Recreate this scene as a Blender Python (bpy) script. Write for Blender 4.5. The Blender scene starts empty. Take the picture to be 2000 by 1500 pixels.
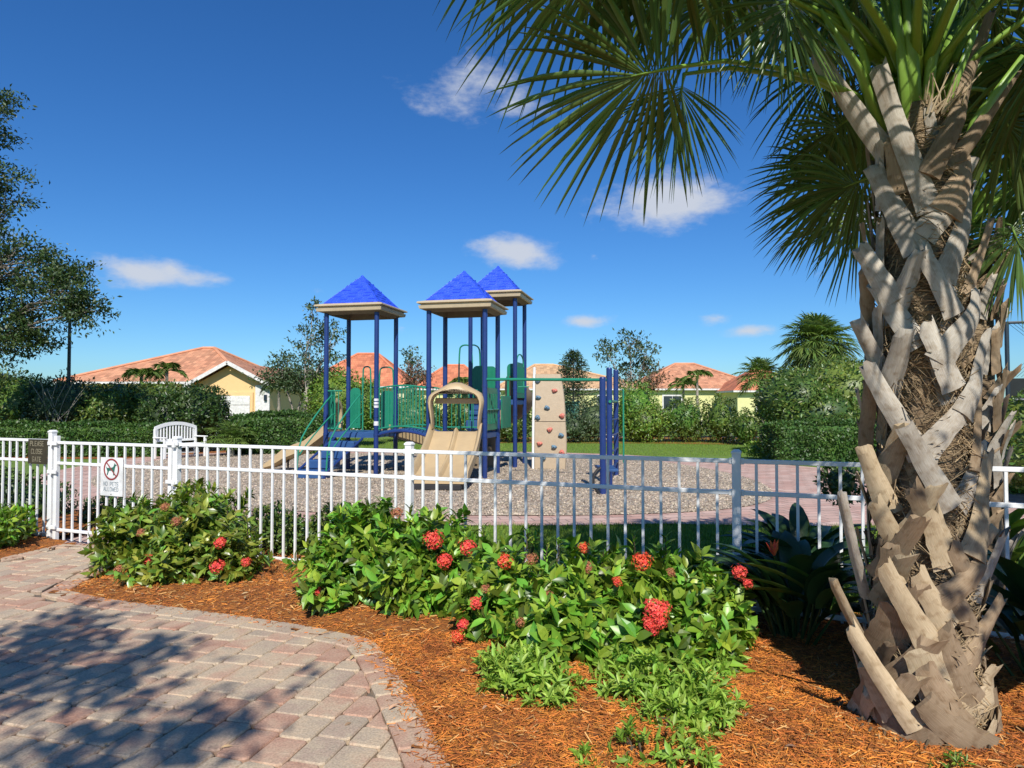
import bpy, math, random
import numpy as np
from mathutils import Vector, Matrix

R = math.radians
rs = np.random.RandomState(7)
rnd = random.Random(5)
C = bpy.context.scene.collection

# ------------------------------------------------------------------ camera
CAM_H = 1.68
F = 1333.0
PITCH = math.atan(38 / F)
cam_d = bpy.data.cameras.new('camera')
cam = bpy.data.objects.new('camera', cam_d)
C.objects.link(cam)
cam.location = (0, 0, CAM_H)
cam.rotation_euler = (R(90) + PITCH, 0, 0)
cam_d.sensor_width = 36
cam_d.lens = F / 2000 * 36
cam_d.clip_start = 0.05
cam_d.clip_end = 3000
bpy.context.scene.camera = cam

# ------------------------------------------------------------------ light
SUN_EL = 43.0
LX, LY = -0.06, 1.0                       # ground direction the light travels in
world = bpy.data.worlds.new('World')
bpy.context.scene.world = world
world.use_nodes = True
wn, wl = world.node_tree.nodes, world.node_tree.links
wn.clear()
sky = wn.new('ShaderNodeTexSky')
sky.sky_type = 'NISHITA'
sky.sun_disc = False
sky.sun_elevation = R(SUN_EL)
sky.sun_rotation = math.atan2(-LX, -LY)
sky.altitude = 0
sky.air_density = 1.0
sky.dust_density = 0.3
sky.ozone_density = 3.0
SKY_STR = 0.105
bg = wn.new('ShaderNodeBackground')
bg.inputs['Strength'].default_value = SKY_STR
out = wn.new('ShaderNodeOutputWorld')
wl.new(bg.outputs[0], out.inputs[0])

sun_d = bpy.data.lights.new('sun', 'SUN')
sun_d.energy = 5.0
sun_d.angle = R(0.55)
sun_d.color = (1.0, 0.95, 0.87)
sun = bpy.data.objects.new('sun', sun_d)
C.objects.link(sun)
ce = math.cos(R(SUN_EL)); ll = math.hypot(LX, LY)
sun.rotation_euler = Vector((LX / ll * ce, LY / ll * ce, -math.sin(R(SUN_EL)))).to_track_quat('-Z', 'Y').to_euler()
sun.location = (-2, -20, 20)

vs = bpy.context.scene.view_settings
vs.view_transform = 'Standard'
vs.look = 'None'
vs.exposure = 0.2
vs.gamma = 1.0
vs.use_curve_mapping = False


def ray(px, py):
    """world direction through a pixel of the 2000x1500 photograph, y component 1"""
    x, y = (px - 1000) / F, (750 - py) / F
    cp, sp = math.cos(PITCH), math.sin(PITCH)
    d = Vector((x, cp - y * sp, sp + y * cp))
    return d / d.y


def P(px, py, Y):
    d = ray(px, py)
    return Vector((d.x * Y, Y, CAM_H + d.z * Y))


def G(px, py, z=0.0):
    d = ray(px, py)
    t = (z - CAM_H) / d.z
    return Vector((d.x * t, t, z))


# sky colour and clouds (a few soft cumulus in world directions)
tc = wn.new('ShaderNodeTexCoord')


def wnode(t, **kw):
    n = wn.new(t)
    for k, v in kw.items():
        setattr(n, k, v)
    return n


hsv = wnode('ShaderNodeHueSaturation')
hsv.inputs['Saturation'].default_value = 1.22
HAZE_TINT = (.48, .76, 1.04, 1)
hsv.inputs['Value'].default_value = 1.0
wl.new(sky.outputs[0], hsv.inputs['Color'])
tint = wnode('ShaderNodeMix', data_type='RGBA', blend_type='MULTIPLY')
tint.inputs['Factor'].default_value = 1
tint.inputs['B'].default_value = HAZE_TINT
wl.new(hsv.outputs[0], tint.inputs['A'])
nmap = wnode('ShaderNodeMapping')
nmap.inputs['Scale'].default_value = (1, 1, 2.0)
wl.new(tc.outputs['Generated'], nmap.inputs[0])
nz = wnode('ShaderNodeTexNoise')
nz.inputs['Scale'].default_value = 11
nz.inputs['Detail'].default_value = 7
nz.inputs['Roughness'].default_value = 0.6
wl.new(nmap.outputs[0], nz.inputs['Vector'])
dens = None
CLOUDS = [(915, 160, 140, 62, .85), (1000, 200, 120, 50, .65), (1320, 392, 165, 58, .98), (1010, 492, 125, 36, 1.0), (1160, 500, 42, 18, .7),
          (280, 530, 140, 36, 1.05), (1140, 629, 70, 22, .95), (1405, 620, 48, 16, .75), (1465, 645, 56, 17, .75), (1592, 533, 42, 18, .5),
          (1230, 20, 80, 45, .5), (620, 570, 30, 18, .4), (785, 640, 26, 15, .4), (655, 521, 26, 10, .3), (1240, 440, 160, 36, .35),
          (1700, 430, 120, 40, .5), (2150, 300, 160, 60, .9), (-180, 420, 150, 50, .8), (2400, 560, 200, 36, .9)]
for px, py, a, b, s in CLOUDS:
    c = ray(px, py).normalized()
    r_ = Vector((c.y, -c.x, 0)).normalized()
    u_ = r_.cross(c)
    sub = wnode('ShaderNodeVectorMath', operation='SUBTRACT')
    wl.new(tc.outputs['Generated'], sub.inputs[0]); sub.inputs[1].default_value = c
    comb = wnode('ShaderNodeCombineXYZ')
    for k, vec in enumerate((r_ / (a / F), u_ / (b * 1.08 / F), c * 2.0)):
        dt = wnode('ShaderNodeVectorMath', operation='DOT_PRODUCT')
        wl.new(sub.outputs[0], dt.inputs[0]); dt.inputs[1].default_value = vec
        wl.new(dt.outputs['Value'], comb.inputs[k])
    ln = wnode('ShaderNodeVectorMath', operation='LENGTH')
    wl.new(comb.outputs[0], ln.inputs[0])
    mr = wnode('ShaderNodeMapRange')
    mr.inputs['From Min'].default_value = 1.25; mr.inputs['From Max'].default_value = 0.0
    mr.inputs['To Min'].default_value = 0.0; mr.inputs['To Max'].default_value = s
    wl.new(ln.outputs['Value'], mr.inputs['Value'])
    if dens is None:
        dens = mr.outputs[0]
    else:
        mx = wnode('ShaderNodeMath', operation='MAXIMUM')
        wl.new(dens, mx.inputs[0]); wl.new(mr.outputs[0], mx.inputs[1]); dens = mx.outputs[0]
a1 = wnode('ShaderNodeMath', operation='MULTIPLY_ADD')   # mask + (noise-.5)*k
wl.new(nz.outputs['Fac'], a1.inputs[0]); a1.inputs[1].default_value = 1.7; a1.inputs[2].default_value = -1.02
a2 = wnode('ShaderNodeMath', operation='ADD')
wl.new(a1.outputs[0], a2.inputs[0]); wl.new(dens, a2.inputs[1])
gate = wnode('ShaderNodeMath', operation='MINIMUM')
g2 = wnode('ShaderNodeMath', operation='MULTIPLY'); wl.new(dens, g2.inputs[0]); g2.inputs[1].default_value = 2.4
cr = wnode('ShaderNodeMapRange', interpolation_type='SMOOTHSTEP')
cr.inputs['From Min'].default_value = 0.12; cr.inputs['From Max'].default_value = 0.75
cr.inputs['To Max'].default_value = 0.9
wl.new(a2.outputs[0], cr.inputs['Value'])
wl.new(cr.outputs[0], gate.inputs[0]); wl.new(g2.outputs[0], gate.inputs[1])
mixc = wnode('ShaderNodeMix', data_type='RGBA')
wl.new(gate.outputs[0], mixc.inputs['Factor'])
wl.new(tint.outputs['Result'], mixc.inputs['A'])
mixc.inputs['B'].default_value = (5.3, 5.6, 6.2, 1)
wl.new(mixc.outputs['Result'], bg.inputs['Color'])

# ------------------------------------------------------------------ materials
MATS = {}


def mat(name, c1, c2=None, rough=.6, scale=8.0, bump=0.0, bscale=None, detail=4, spec=.5, metal=0.0, trans=0.0,
        rand=0.0, sat=0.0, kind='noise', stretch=None, island=False, extra=None, coord='Object', coat=0.0, thr=(.35, .65)):
    m = bpy.data.materials.new(name)
    m.use_nodes = True
    n, l = m.node_tree.nodes, m.node_tree.links
    b = n['Principled BSDF']
    b.inputs['Roughness'].default_value = rough
    b.inputs['Specular IOR Level'].default_value = spec
    b.inputs['Metallic'].default_value = metal
    b.inputs['Coat Weight'].default_value = coat
    c2 = c2 or tuple(v * .75 for v in c1)
    t = n.new('ShaderNodeTexCoord')
    mp = n.new('ShaderNodeMapping')
    l.new(t.outputs[coord], mp.inputs[0])
    if stretch:
        mp.inputs['Scale'].default_value = stretch
    tex = n.new('ShaderNodeTexNoise')
    tex.inputs['Scale'].default_value = scale
    tex.inputs['Detail'].default_value = detail
    tex.inputs['Roughness'].default_value = .6
    l.new(mp.outputs[0], tex.inputs['Vector'])
    ramp = n.new('ShaderNodeMapRange')
    ramp.inputs['From Min'].default_value = thr[0]; ramp.inputs['From Max'].default_value = thr[1]
    l.new(tex.outputs['Fac'], ramp.inputs['Value'])
    mix = n.new('ShaderNodeMix'); mix.data_type = 'RGBA'
    mix.inputs['A'].default_value = (*c1, 1); mix.inputs['B'].default_value = (*c2, 1)
    l.new(ramp.outputs[0], mix.inputs['Factor'])
    col = mix.outputs['Result']
    if rand or island:
        oi = n.new('ShaderNodeObjectInfo')
        ge = n.new('ShaderNodeNewGeometry')
        ad = n.new('ShaderNodeMath'); ad.operation = 'ADD'
        l.new(oi.outputs['Random'], ad.inputs[0])
        if island:
            l.new(ge.outputs['Random Per Island'], ad.inputs[1])
        else:
            ad.inputs[1].default_value = 0
        fr = n.new('ShaderNodeMath'); fr.operation = 'FRACT'
        l.new(ad.outputs[0], fr.inputs[0])
        hs = n.new('ShaderNodeHueSaturation')
        mrv = n.new('ShaderNodeMapRange')
        mrv.inputs['To Min'].default_value = 1 - rand; mrv.inputs['To Max'].default_value = 1 + rand
        l.new(fr.outputs[0], mrv.inputs['Value'])
        l.new(mrv.outputs[0], hs.inputs['Value'])
        if sat:
            m2 = n.new('ShaderNodeMath'); m2.operation = 'MULTIPLY'; m2.inputs[1].default_value = 7.31
            l.new(fr.outputs[0], m2.inputs[0])
            f2 = n.new('ShaderNodeMath'); f2.operation = 'FRACT'
            l.new(m2.outputs[0], f2.inputs[0])
            mh = n.new('ShaderNodeMapRange')
            mh.inputs['To Min'].default_value = .5 - sat; mh.inputs['To Max'].default_value = .5 + sat * .6
            l.new(f2.outputs[0], mh.inputs['Value'])
            l.new(mh.outputs[0], hs.inputs['Hue'])
        l.new(col, hs.inputs['Color'])
        col = hs.outputs[0]
    l.new(col, b.inputs['Base Color'])
    if bump:
        bt = n.new('ShaderNodeTexNoise')
        bt.inputs['Scale'].default_value = bscale or scale * 3
        bt.inputs['Detail'].default_value = 5
        l.new(mp.outputs[0], bt.inputs['Vector'])
        bp = n.new('ShaderNodeBump')
        bp.inputs['Strength'].default_value = min(1.0, bump * 8)
        bp.inputs['Distance'].default_value = bump * .05
        l.new(bt.outputs['Fac'], bp.inputs['Height'])
        l.new(bp.outputs[0], b.inputs['Normal'])
    if trans:
        tr = n.new('ShaderNodeBsdfTranslucent')
        g = n.new('ShaderNodeMix'); g.data_type = 'RGBA'; g.blend_type = 'MULTIPLY'
        g.inputs['Factor'].default_value = 1
        g.inputs['B'].default_value = (1.5, 1.7, .7, 1)
        l.new(col, g.inputs['A'])
        l.new(g.outputs['Result'], tr.inputs['Color'])
        ms = n.new('ShaderNodeMixShader'); ms.inputs[0].default_value = trans
        l.new(b.outputs[0], ms.inputs[1]); l.new(tr.outputs[0], ms.inputs[2])
        l.new(ms.outputs[0], n['Material Output'].inputs['Surface'])
    if extra:
        extra(m, n, l, b, col)
    MATS[name] = m
    return m


# vegetation
mat('ixora_leaf', (.115, .245, .022), (.18, .31, .035), rough=.37, scale=6, rand=.7, sat=.05, island=True, trans=.22)
mat('ixora_leaf_bronze', (.12, .235, .025), (.21, .25, .04), rough=.32, scale=6, rand=.5, sat=.06, island=True, trans=.22)
mat('lime_leaf', (.2, .35, .035), (.3, .44, .07), rough=.5, scale=6, rand=.3, sat=.02, island=True, trans=.25)
mat('dark_leaf', (.028, .062, .012), (.045, .09, .016), rough=.42, scale=5, rand=.5, sat=.03, island=True, trans=.14)
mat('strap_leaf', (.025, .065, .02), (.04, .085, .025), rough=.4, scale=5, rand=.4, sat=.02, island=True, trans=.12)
mat('shrub_leaf', (.075, .13, .025), (.11, .18, .03), rough=.42, scale=2, rand=.5, sat=.05, island=True, trans=.2)
mat('bright_shrub_leaf', (.1, .19, .025), (.14, .25, .03), rough=.45, scale=2, rand=.45, sat=.04, island=True, trans=.22)
mat('hedge_leaf', (.035, .09, .015), (.06, .13, .02), rough=.5, scale=2, rand=.45, sat=.03, island=True, trans=.15)
mat('oak_leaf', (.035, .07, .018), (.055, .095, .025), rough=.5, scale=1, rand=.5, sat=.04, island=True, trans=.15)
mat('thin_tree_leaf', (.05, .085, .035), (.075, .12, .045), rough=.5, scale=1, rand=.5, sat=.04, island=True, trans=.18)
mat('myrtle_leaf', (.14, .1, .045), (.19, .1, .05), rough=.5, scale=1, rand=.4, sat=.05, island=True, trans=.15)
mat('conifer_leaf', (.035, .07, .025), (.05, .09, .03), rough=.6, scale=1, rand=.4, sat=.03, island=True, trans=.08)
mat('palm_leaf', (.075, .135, .032), (.105, .17, .045), rough=.3, scale=3, rand=.35, sat=.03, island=True, trans=.24)
mat('palm_leaf_far', (.1, .17, .035), (.14, .21, .05), rough=.42, scale=1, rand=.4, sat=.03, island=True, trans=.22)
mat('palm_petiole', (.2, .34, .05), (.16, .28, .04), rough=.4, scale=3, trans=0)
mat('grass', (.12, .225, .02), (.16, .25, .03), rough=.7, scale=3, rand=.4, sat=.03, island=True, trans=.2)
mat('bark', (.17, .14, .11), (.26, .23, .19), rough=.9, scale=5, bump=.3, bscale=18)
mat('pale_bark', (.36, .32, .27), (.26, .23, .18), rough=.9, scale=6, bump=.2, bscale=20)
mat('twig', (.09, .065, .035), (.05, .035, .02), rough=.9, scale=9)
mat('flower_red', (.8, .11, .06), (.68, .06, .045), rough=.5, scale=20, rand=.4, sat=.012, island=True, trans=.15)
mat('flower_orange', (.75, .13, .03), (.62, .08, .03), rough=.5, scale=20, rand=.25, sat=.02, island=True, trans=.15)
mat('flower_faded', (.42, .14, .06), (.33, .16, .06), rough=.6, scale=20, rand=.35, sat=.03, island=True, trans=.15)
# palm boots: fibrous, streaked along the strap (UV)


def boot_extra(m, n, l, b, col):
    uv = n.new('ShaderNodeUVMap')
    mp = n.new('ShaderNodeMapping'); mp.inputs['Scale'].default_value = (48, 2.6, 1)
    l.new(uv.outputs[0], mp.inputs[0])
    oi = n.new('ShaderNodeObjectInfo')
    vm = n.new('ShaderNodeVectorMath'); vm.operation = 'ADD'
    l.new(mp.outputs[0], vm.inputs[0])
    sc = n.new('ShaderNodeVectorMath'); sc.operation = 'SCALE'; sc.inputs['Scale'].default_value = 37
    cx = n.new('ShaderNodeCombineXYZ'); l.new(oi.outputs['Random'], cx.inputs[0]); l.new(oi.outputs['Random'], cx.inputs[1])
    l.new(cx.outputs[0], sc.inputs[0]); l.new(sc.outputs[0], vm.inputs[1])
    t = n.new('ShaderNodeTexNoise'); t.inputs['Scale'].default_value = 1.5; t.inputs['Detail'].default_value = 6
    l.new(vm.outputs[0], t.inputs['Vector'])
    mr = n.new('ShaderNodeMapRange'); mr.inputs['From Min'].default_value = .35; mr.inputs['From Max'].default_value = .7
    l.new(t.outputs['Fac'], mr.inputs['Value'])
    mx = n.new('ShaderNodeMix'); mx.data_type = 'RGBA'; mx.blend_type = 'MULTIPLY'
    mx.inputs['B'].default_value = (.68, .63, .56, 1)
    l.new(mr.outputs[0], mx.inputs['Factor']); l.new(col, mx.inputs['A'])
    # blotches
    t2 = n.new('ShaderNodeTexNoise'); t2.inputs['Scale'].default_value = 2.2; t2.inputs['Detail'].default_value = 5
    m3 = n.new('ShaderNodeMapping'); m3.inputs['Scale'].default_value = (1.2, 3, 1)
    l.new(uv.outputs[0], m3.inputs[0]); v2 = n.new('ShaderNodeVectorMath'); v2.operation = 'ADD'
    l.new(m3.outputs[0], v2.inputs[0]); l.new(sc.outputs[0], v2.inputs[1]); l.new(v2.outputs[0], t2.inputs['Vector'])
    r2 = n.new('ShaderNodeMapRange'); r2.inputs['From Min'].default_value = .5; r2.inputs['From Max'].default_value = .72
    r2.inputs['To Max'].default_value = .75
    l.new(t2.outputs['Fac'], r2.inputs['Value'])
    m4 = n.new('ShaderNodeMix'); m4.data_type = 'RGBA'; m4.blend_type = 'MULTIPLY'
    m4.inputs['B'].default_value = (.55, .46, .36, 1)
    l.new(r2.outputs[0], m4.inputs['Factor']); l.new(mx.outputs['Result'], m4.inputs['A'])
    l.new(m4.outputs['Result'], b.inputs['Base Color'])
    bp = n.new('ShaderNodeBump'); bp.inputs['Strength'].default_value = .7; bp.inputs['Distance'].default_value = .004
    l.new(t.outputs['Fac'], bp.inputs['Height']); l.new(bp.outputs[0], b.inputs['Normal'])


mat('boot_grey', (.54, .5, .43), (.4, .355, .295), rough=.85, scale=6, rand=.2, extra=boot_extra)
mat('boot_tan', (.55, .44, .29), (.45, .35, .22), rough=.85, scale=3, rand=.2, extra=boot_extra)
mat('boot_brown', (.38, .28, .18), (.28, .2, .12), rough=.85, scale=3, rand=.2, extra=boot_extra)
mat('palm_fibre', (.36, .265, .155), (.16, .105, .06), rough=.95, scale=14, bump=.5, bscale=40, stretch=(1, 1, 3.2), detail=8)
mat('fibre_strand', (.42, .31, .18), (.25, .17, .09), rough=.9, scale=14, rand=.4, island=True)
# ground
mat('mulch_soil', (.44, .155, .022), (.17, .05, .01), rough=.95, scale=26, bump=.6, bscale=70, detail=8)
mat('mulch_chip', (.58, .21, .03), (.32, .1, .017), rough=.85, scale=3, rand=.65, sat=.012, island=True)
mat('mulch_chip_pale', (.62, .36, .13), (.5, .27, .09), rough=.85, scale=3, rand=.35, sat=.01, island=True)
mat('sand_joint', (.12, .095, .075), (.2, .16, .12), rough=.95, scale=40, bump=.2, bscale=120)


def paver_extra(m, n, l, b, col):
    # blended concrete pavers: each block its own mix of pink, buff and grey, clouded and pitted
    oi = n.new('ShaderNodeObjectInfo'); ge = n.new('ShaderNodeNewGeometry')
    ad = n.new('ShaderNodeMath'); ad.operation = 'ADD'
    l.new(oi.outputs['Random'], ad.inputs[0]); l.new(ge.outputs['Random Per Island'], ad.inputs[1])
    fr = n.new('ShaderNodeMath'); fr.operation = 'FRACT'; l.new(ad.outputs[0], fr.inputs[0])
    tc_ = n.new('ShaderNodeTexCoord')
    t = n.new('ShaderNodeTexNoise'); t.inputs['Scale'].default_value = 4.5; t.inputs['Detail'].default_value = 6; t.inputs['Roughness'].default_value = .65
    geo = n.new('ShaderNodeVectorMath'); geo.operation = 'ADD'
    cx = n.new('ShaderNodeCombineXYZ'); sc = n.new('ShaderNodeMath'); sc.operation = 'MULTIPLY'; sc.inputs[1].default_value = 53
    l.new(fr.outputs[0], sc.inputs[0]); l.new(sc.outputs[0], cx.inputs[0]); l.new(sc.outputs[0], cx.inputs[1])
    l.new(ge.outputs['Position'], geo.inputs[0]); l.new(cx.outputs[0], geo.inputs[1])
    l.new(geo.outputs[0], t.inputs['Vector'])
    a = n.new('ShaderNodeMath'); a.operation = 'MULTIPLY_ADD'; a.inputs[1].default_value = .62; l.new(fr.outputs[0], a.inputs[0])
    s2 = n.new('ShaderNodeMath'); s2.operation = 'MULTIPLY_ADD'; s2.inputs[1].default_value = 1.5; s2.inputs[2].default_value = -.55
    l.new(t.outputs['Fac'], s2.inputs[0]); l.new(s2.outputs[0], a.inputs[2])
    cr_ = n.new('ShaderNodeValToRGB')
    e = cr_.color_ramp.elements
    e[0].position = 0.0; e[0].color = (.44, .235, .155, 1)
    e[1].position = 1.0; e[1].color = (.46, .37, .265, 1)
    for p_, c_ in ((.22, (.53, .32, .22, 1)), (.42, (.57, .39, .265, 1)), (.58, (.60, .46, .31, 1)), (.72, (.53, .42, .295, 1)), (.86, (.48, .355, .26, 1))):
        x = e.new(p_); x.color = c_
    l.new(a.outputs[0], cr_.inputs[0])
    t3 = n.new('ShaderNodeTexNoise'); t3.inputs['Scale'].default_value = 90; t3.inputs['Detail'].default_value = 4
    l.new(ge.outputs['Position'], t3.inputs['Vector'])
    mr = n.new('ShaderNodeMapRange'); mr.inputs['From Min'].default_value = .3; mr.inputs['From Max'].default_value = .7
    mr.inputs['To Min'].default_value = .6; mr.inputs['To Max'].default_value = .98
    l.new(t3.outputs['Fac'], mr.inputs['Value'])
    mu = n.new('ShaderNodeVectorMath'); mu.operation = 'SCALE'; l.new(cr_.outputs[0], mu.inputs[0]); l.new(mr.outputs[0], mu.inputs['Scale'])
    l.new(mu.outputs[0], b.inputs['Base Color'])
    bp = n.new('ShaderNodeBump'); bp.inputs['Strength'].default_value = .5; bp.inputs['Distance'].default_value = .004
    l.new(t3.outputs['Fac'], bp.inputs['Height']); l.new(bp.outputs[0], b.inputs['Normal'])


mat('paver', (.4, .3, .25), rough=.85, extra=paver_extra)


def walk_extra(m, n, l, b, col):
    ge = n.new('ShaderNodeNewGeometry')
    mp = n.new('ShaderNodeMapping'); mp.inputs['Rotation'].default_value = (0, 0, R(-14))
    l.new(ge.outputs['Position'], mp.inputs[0])
    br = n.new('ShaderNodeTexBrick')
    br.inputs['Scale'].default_value = 1.0
    br.inputs['Brick Width'].default_value = .3; br.inputs['Row Height'].default_value = .22
    br.inputs['Mortar Size'].default_value = .008
    br.inputs['Color1'].default_value = (.47, .28, .22, 1); br.inputs['Color2'].default_value = (.54, .38, .31, 1)
    br.inputs['Mortar'].default_value = (.16, .12, .1, 1)
    l.new(mp.outputs[0], br.inputs['Vector'])
    t = n.new('ShaderNodeTexNoise'); t.inputs['Scale'].default_value = 2.5; t.inputs['Detail'].default_value = 5
    l.new(ge.outputs['Position'], t.inputs['Vector'])
    mr = n.new('ShaderNodeMapRange'); mr.inputs['From Min'].default_value = .3; mr.inputs['From Max'].default_value = .7
    mr.inputs['To Min'].default_value = .8; mr.inputs['To Max'].default_value = 1.15
    l.new(t.outputs['Fac'], mr.inputs['Value'])
    mu = n.new('ShaderNodeVectorMath'); mu.operation = 'SCALE'; l.new(br.outputs['Color'], mu.inputs[0]); l.new(mr.outputs[0], mu.inputs['Scale'])
    l.new(mu.outputs[0], b.inputs['Base Color'])


mat('paver_walk', (.4, .25, .2), rough=.9, extra=walk_extra)


def gravel_extra(m, n, l, b, col):
    ge = n.new('ShaderNodeNewGeometry')
    v = n.new('ShaderNodeTexVoronoi'); v.inputs['Scale'].default_value = 34
    l.new(ge.outputs['Position'], v.inputs['Vector'])
    cr_ = n.new('ShaderNodeValToRGB'); e = cr_.color_ramp.elements
    e[0].color = (.09, .06, .04, 1); e[1].color = (.72, .64, .5, 1)
    x = e.new(.3); x.color = (.27, .2, .14, 1)
    x = e.new(.6); x.color = (.42, .34, .24, 1)
    x = e.new(.8); x.color = (.34, .3, .26, 1)
    sp = n.new('ShaderNodeSeparateColor'); l.new(v.outputs['Color'], sp.inputs[0])
    l.new(sp.outputs[0], cr_.inputs[0])
    t = n.new('ShaderNodeTexNoise'); t.inputs['Scale'].default_value = .9; t.inputs['Detail'].default_value = 5
    l.new(ge.outputs['Position'], t.inputs['Vector'])
    mr = n.new('ShaderNodeMapRange'); mr.inputs['From Min'].default_value = .3; mr.inputs['From Max'].default_value = .7
    mr.inputs['To Min'].default_value = .8; mr.inputs['To Max'].default_value = 1.15
    l.new(t.outputs['Fac'], mr.inputs['Value'])
    mu = n.new('ShaderNodeVectorMath'); mu.operation = 'SCALE'; l.new(cr_.outputs[0], mu.inputs[0]); l.new(mr.outputs[0], mu.inputs['Scale'])
    l.new(mu.outputs[0], b.inputs['Base Color'])
    bp = n.new('ShaderNodeBump'); bp.inputs['Strength'].default_value = .8; bp.inputs['Distance'].default_value = .02
    l.new(v.outputs['Distance'], bp.inputs['Height']); l.new(bp.outputs[0], b.inputs['Normal'])


mat('gravel', (.3, .25, .2), rough=.95, extra=gravel_extra)
mat('gravel_stone', (.46, .385, .285), (.26, .2, .14), rough=.9, scale=5, rand=.65, sat=.02, island=True)
mat('lawn', (.1, .185, .018), (.15, .22, .03), rough=.95, scale=2.2, bump=.3, bscale=60, detail=8, coord='Object')
mat('asphalt', (.06, .06, .06), (.05, .05, .05), rough=.9, scale=20)
# built things
mat('white_paint', (.80, .80, .79), (.74, .74, .72), rough=.35, scale=5, coat=.2)
mat('white_plain', (.78, .78, .76), (.72, .72, .7), rough=.5, scale=4)
mat('blue_steel', (.01, .032, .14), (.014, .036, .165), rough=.38, scale=5, coat=.2)
mat('blue_deck', (.018, .068, .2), (.028, .085, .22), rough=.5, scale=6, bump=.1, bscale=60)
mat('roof_blue', (.02, .07, .62), (.03, .09, .7), rough=.42, scale=7, bump=.35, bscale=22, stretch=(1, 1, 2))
mat('tan_plastic', (.50, .37, .205), (.45, .33, .185), rough=.5, scale=4, bump=.05, bscale=60)
mat('wall_plastic', (.44, .345, .235), (.40, .31, .21), rough=.75, scale=9, bump=.12, bscale=50)
mat('tan_fascia', (.52, .42, .27), (.46, .37, .24), rough=.5, scale=5)
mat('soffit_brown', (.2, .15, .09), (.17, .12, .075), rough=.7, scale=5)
mat('green_plastic', (.008, .17, .10), (.012, .2, .11), rough=.42, scale=5)
mat('green_steel', (.012, .2, .12), (.02, .23, .13), rough=.38, scale=5, coat=.2)
mat('hold_red', (.55, .14, .1), (.6, .2, .15), rough=.6, scale=12)
mat('hold_blue', (.12, .22, .3), (.09, .17, .25), rough=.6, scale=12)
mat('rubber_black', (.02, .02, .022), rough=.7)
mat('sticker_white', (.75, .75, .78), rough=.5)
mat('sign_white', (.78, .79, .77), rough=.4)
mat('sign_red', (.3, .045, .05), rough=.4)
mat('sign_green', (.03, .15, .11), rough=.4)
mat('sign_grey', (.28, .33, .36), rough=.4)
mat('sign_brown', (.032, .026, .012), (.045, .036, .018), rough=.6, scale=12)
mat('sign_tan', (.27, .24, .16), rough=.6)
mat('pole_dark', (.02, .035, .05), rough=.4)
mat('glass_lamp', (.7, .7, .66), rough=.3)


def tile_extra(m, n, l, b, col):
    t = n.new('ShaderNodeTexCoord')
    sep = n.new('ShaderNodeSeparateXYZ'); l.new(t.outputs['UV'], sep.inputs[0])
    def wave(sock, freq):
        mu = n.new('ShaderNodeMath'); mu.operation = 'MULTIPLY'; mu.inputs[1].default_value = freq; l.new(sock, mu.inputs[0])
        return mu.outputs[0]
    s = n.new('ShaderNodeMath'); s.operation = 'SINE'; l.new(wave(sep.outputs[0], 2 * math.pi / .3), s.inputs[0])
    f = n.new('ShaderNodeMath'); f.operation = 'FRACT'; l.new(wave(sep.outputs[1], 1 / .38), f.inputs[0])
    ad = n.new('ShaderNodeMath'); ad.operation = 'MULTIPLY_ADD'; ad.inputs[1].default_value = .5; l.new(s.outputs[0], ad.inputs[0]); l.new(f.outputs[0], ad.inputs[2])
    bp = n.new('ShaderNodeBump'); bp.inputs['Strength'].default_value = .9; bp.inputs['Distance'].default_value = .06
    l.new(ad.outputs[0], bp.inputs['Height']); l.new(bp.outputs[0], b.inputs['Normal'])
    # each tile its own shade
    br = n.new('ShaderNodeTexWhiteNoise'); br.noise_dimensions = '2D'
    fl = n.new('ShaderNodeVectorMath'); fl.operation = 'FLOOR'
    sc = n.new('ShaderNodeVectorMath'); sc.operation = 'MULTIPLY'; sc.inputs[1].default_value = (1 / .3, 1 / .38, 1)
    l.new(t.outputs['UV'], sc.inputs[0]); l.new(sc.outputs[0], fl.inputs[0]); l.new(fl.outputs[0], br.inputs['Vector'])
    mr = n.new('ShaderNodeMapRange'); mr.inputs['To Min'].default_value = .72; mr.inputs['To Max'].default_value = 1.2
    l.new(br.outputs['Value'], mr.inputs['Value'])
    mu = n.new('ShaderNodeVectorMath'); mu.operation = 'SCALE'; l.new(col, mu.inputs[0]); l.new(mr.outputs[0], mu.inputs['Scale'])
    l.new(mu.outputs[0], b.inputs['Base Color'])


mat('tile_salmon', (.58, .28, .155), (.48, .21, .115), rough=.8, scale=1.2, extra=tile_extra)
mat('tile_orange', (.62, .22, .105), (.5, .16, .08), rough=.8, scale=1.2, extra=tile_extra)
mat('tile_tan', (.6, .38, .2), (.5, .3, .16), rough=.8, scale=1.2, extra=tile_extra)
mat('stucco_orange', (.76, .52, .25), (.72, .49, .23), rough=.9, scale=3, bump=.1, bscale=80)
mat('stucco_cream', (.7, .62, .4), (.66, .58, .36), rough=.9, scale=3, bump=.1, bscale=80)
mat('stucco_yellow', (.66, .64, .3), (.62, .6, .28), rough=.9, scale=3, bump=.1, bscale=80)
mat('trim_white', (.75, .73, .7), rough=.6)
mat('glass_dark', (.03, .04, .05), rough=.1)
mat('windscreen', (.015, .02, .02), rough=.9)
mat('utility_green', (.06, .2, .15), (.05, .17, .13), rough=.5)


def net_extra(m, n, l, b, col):
    pass


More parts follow.
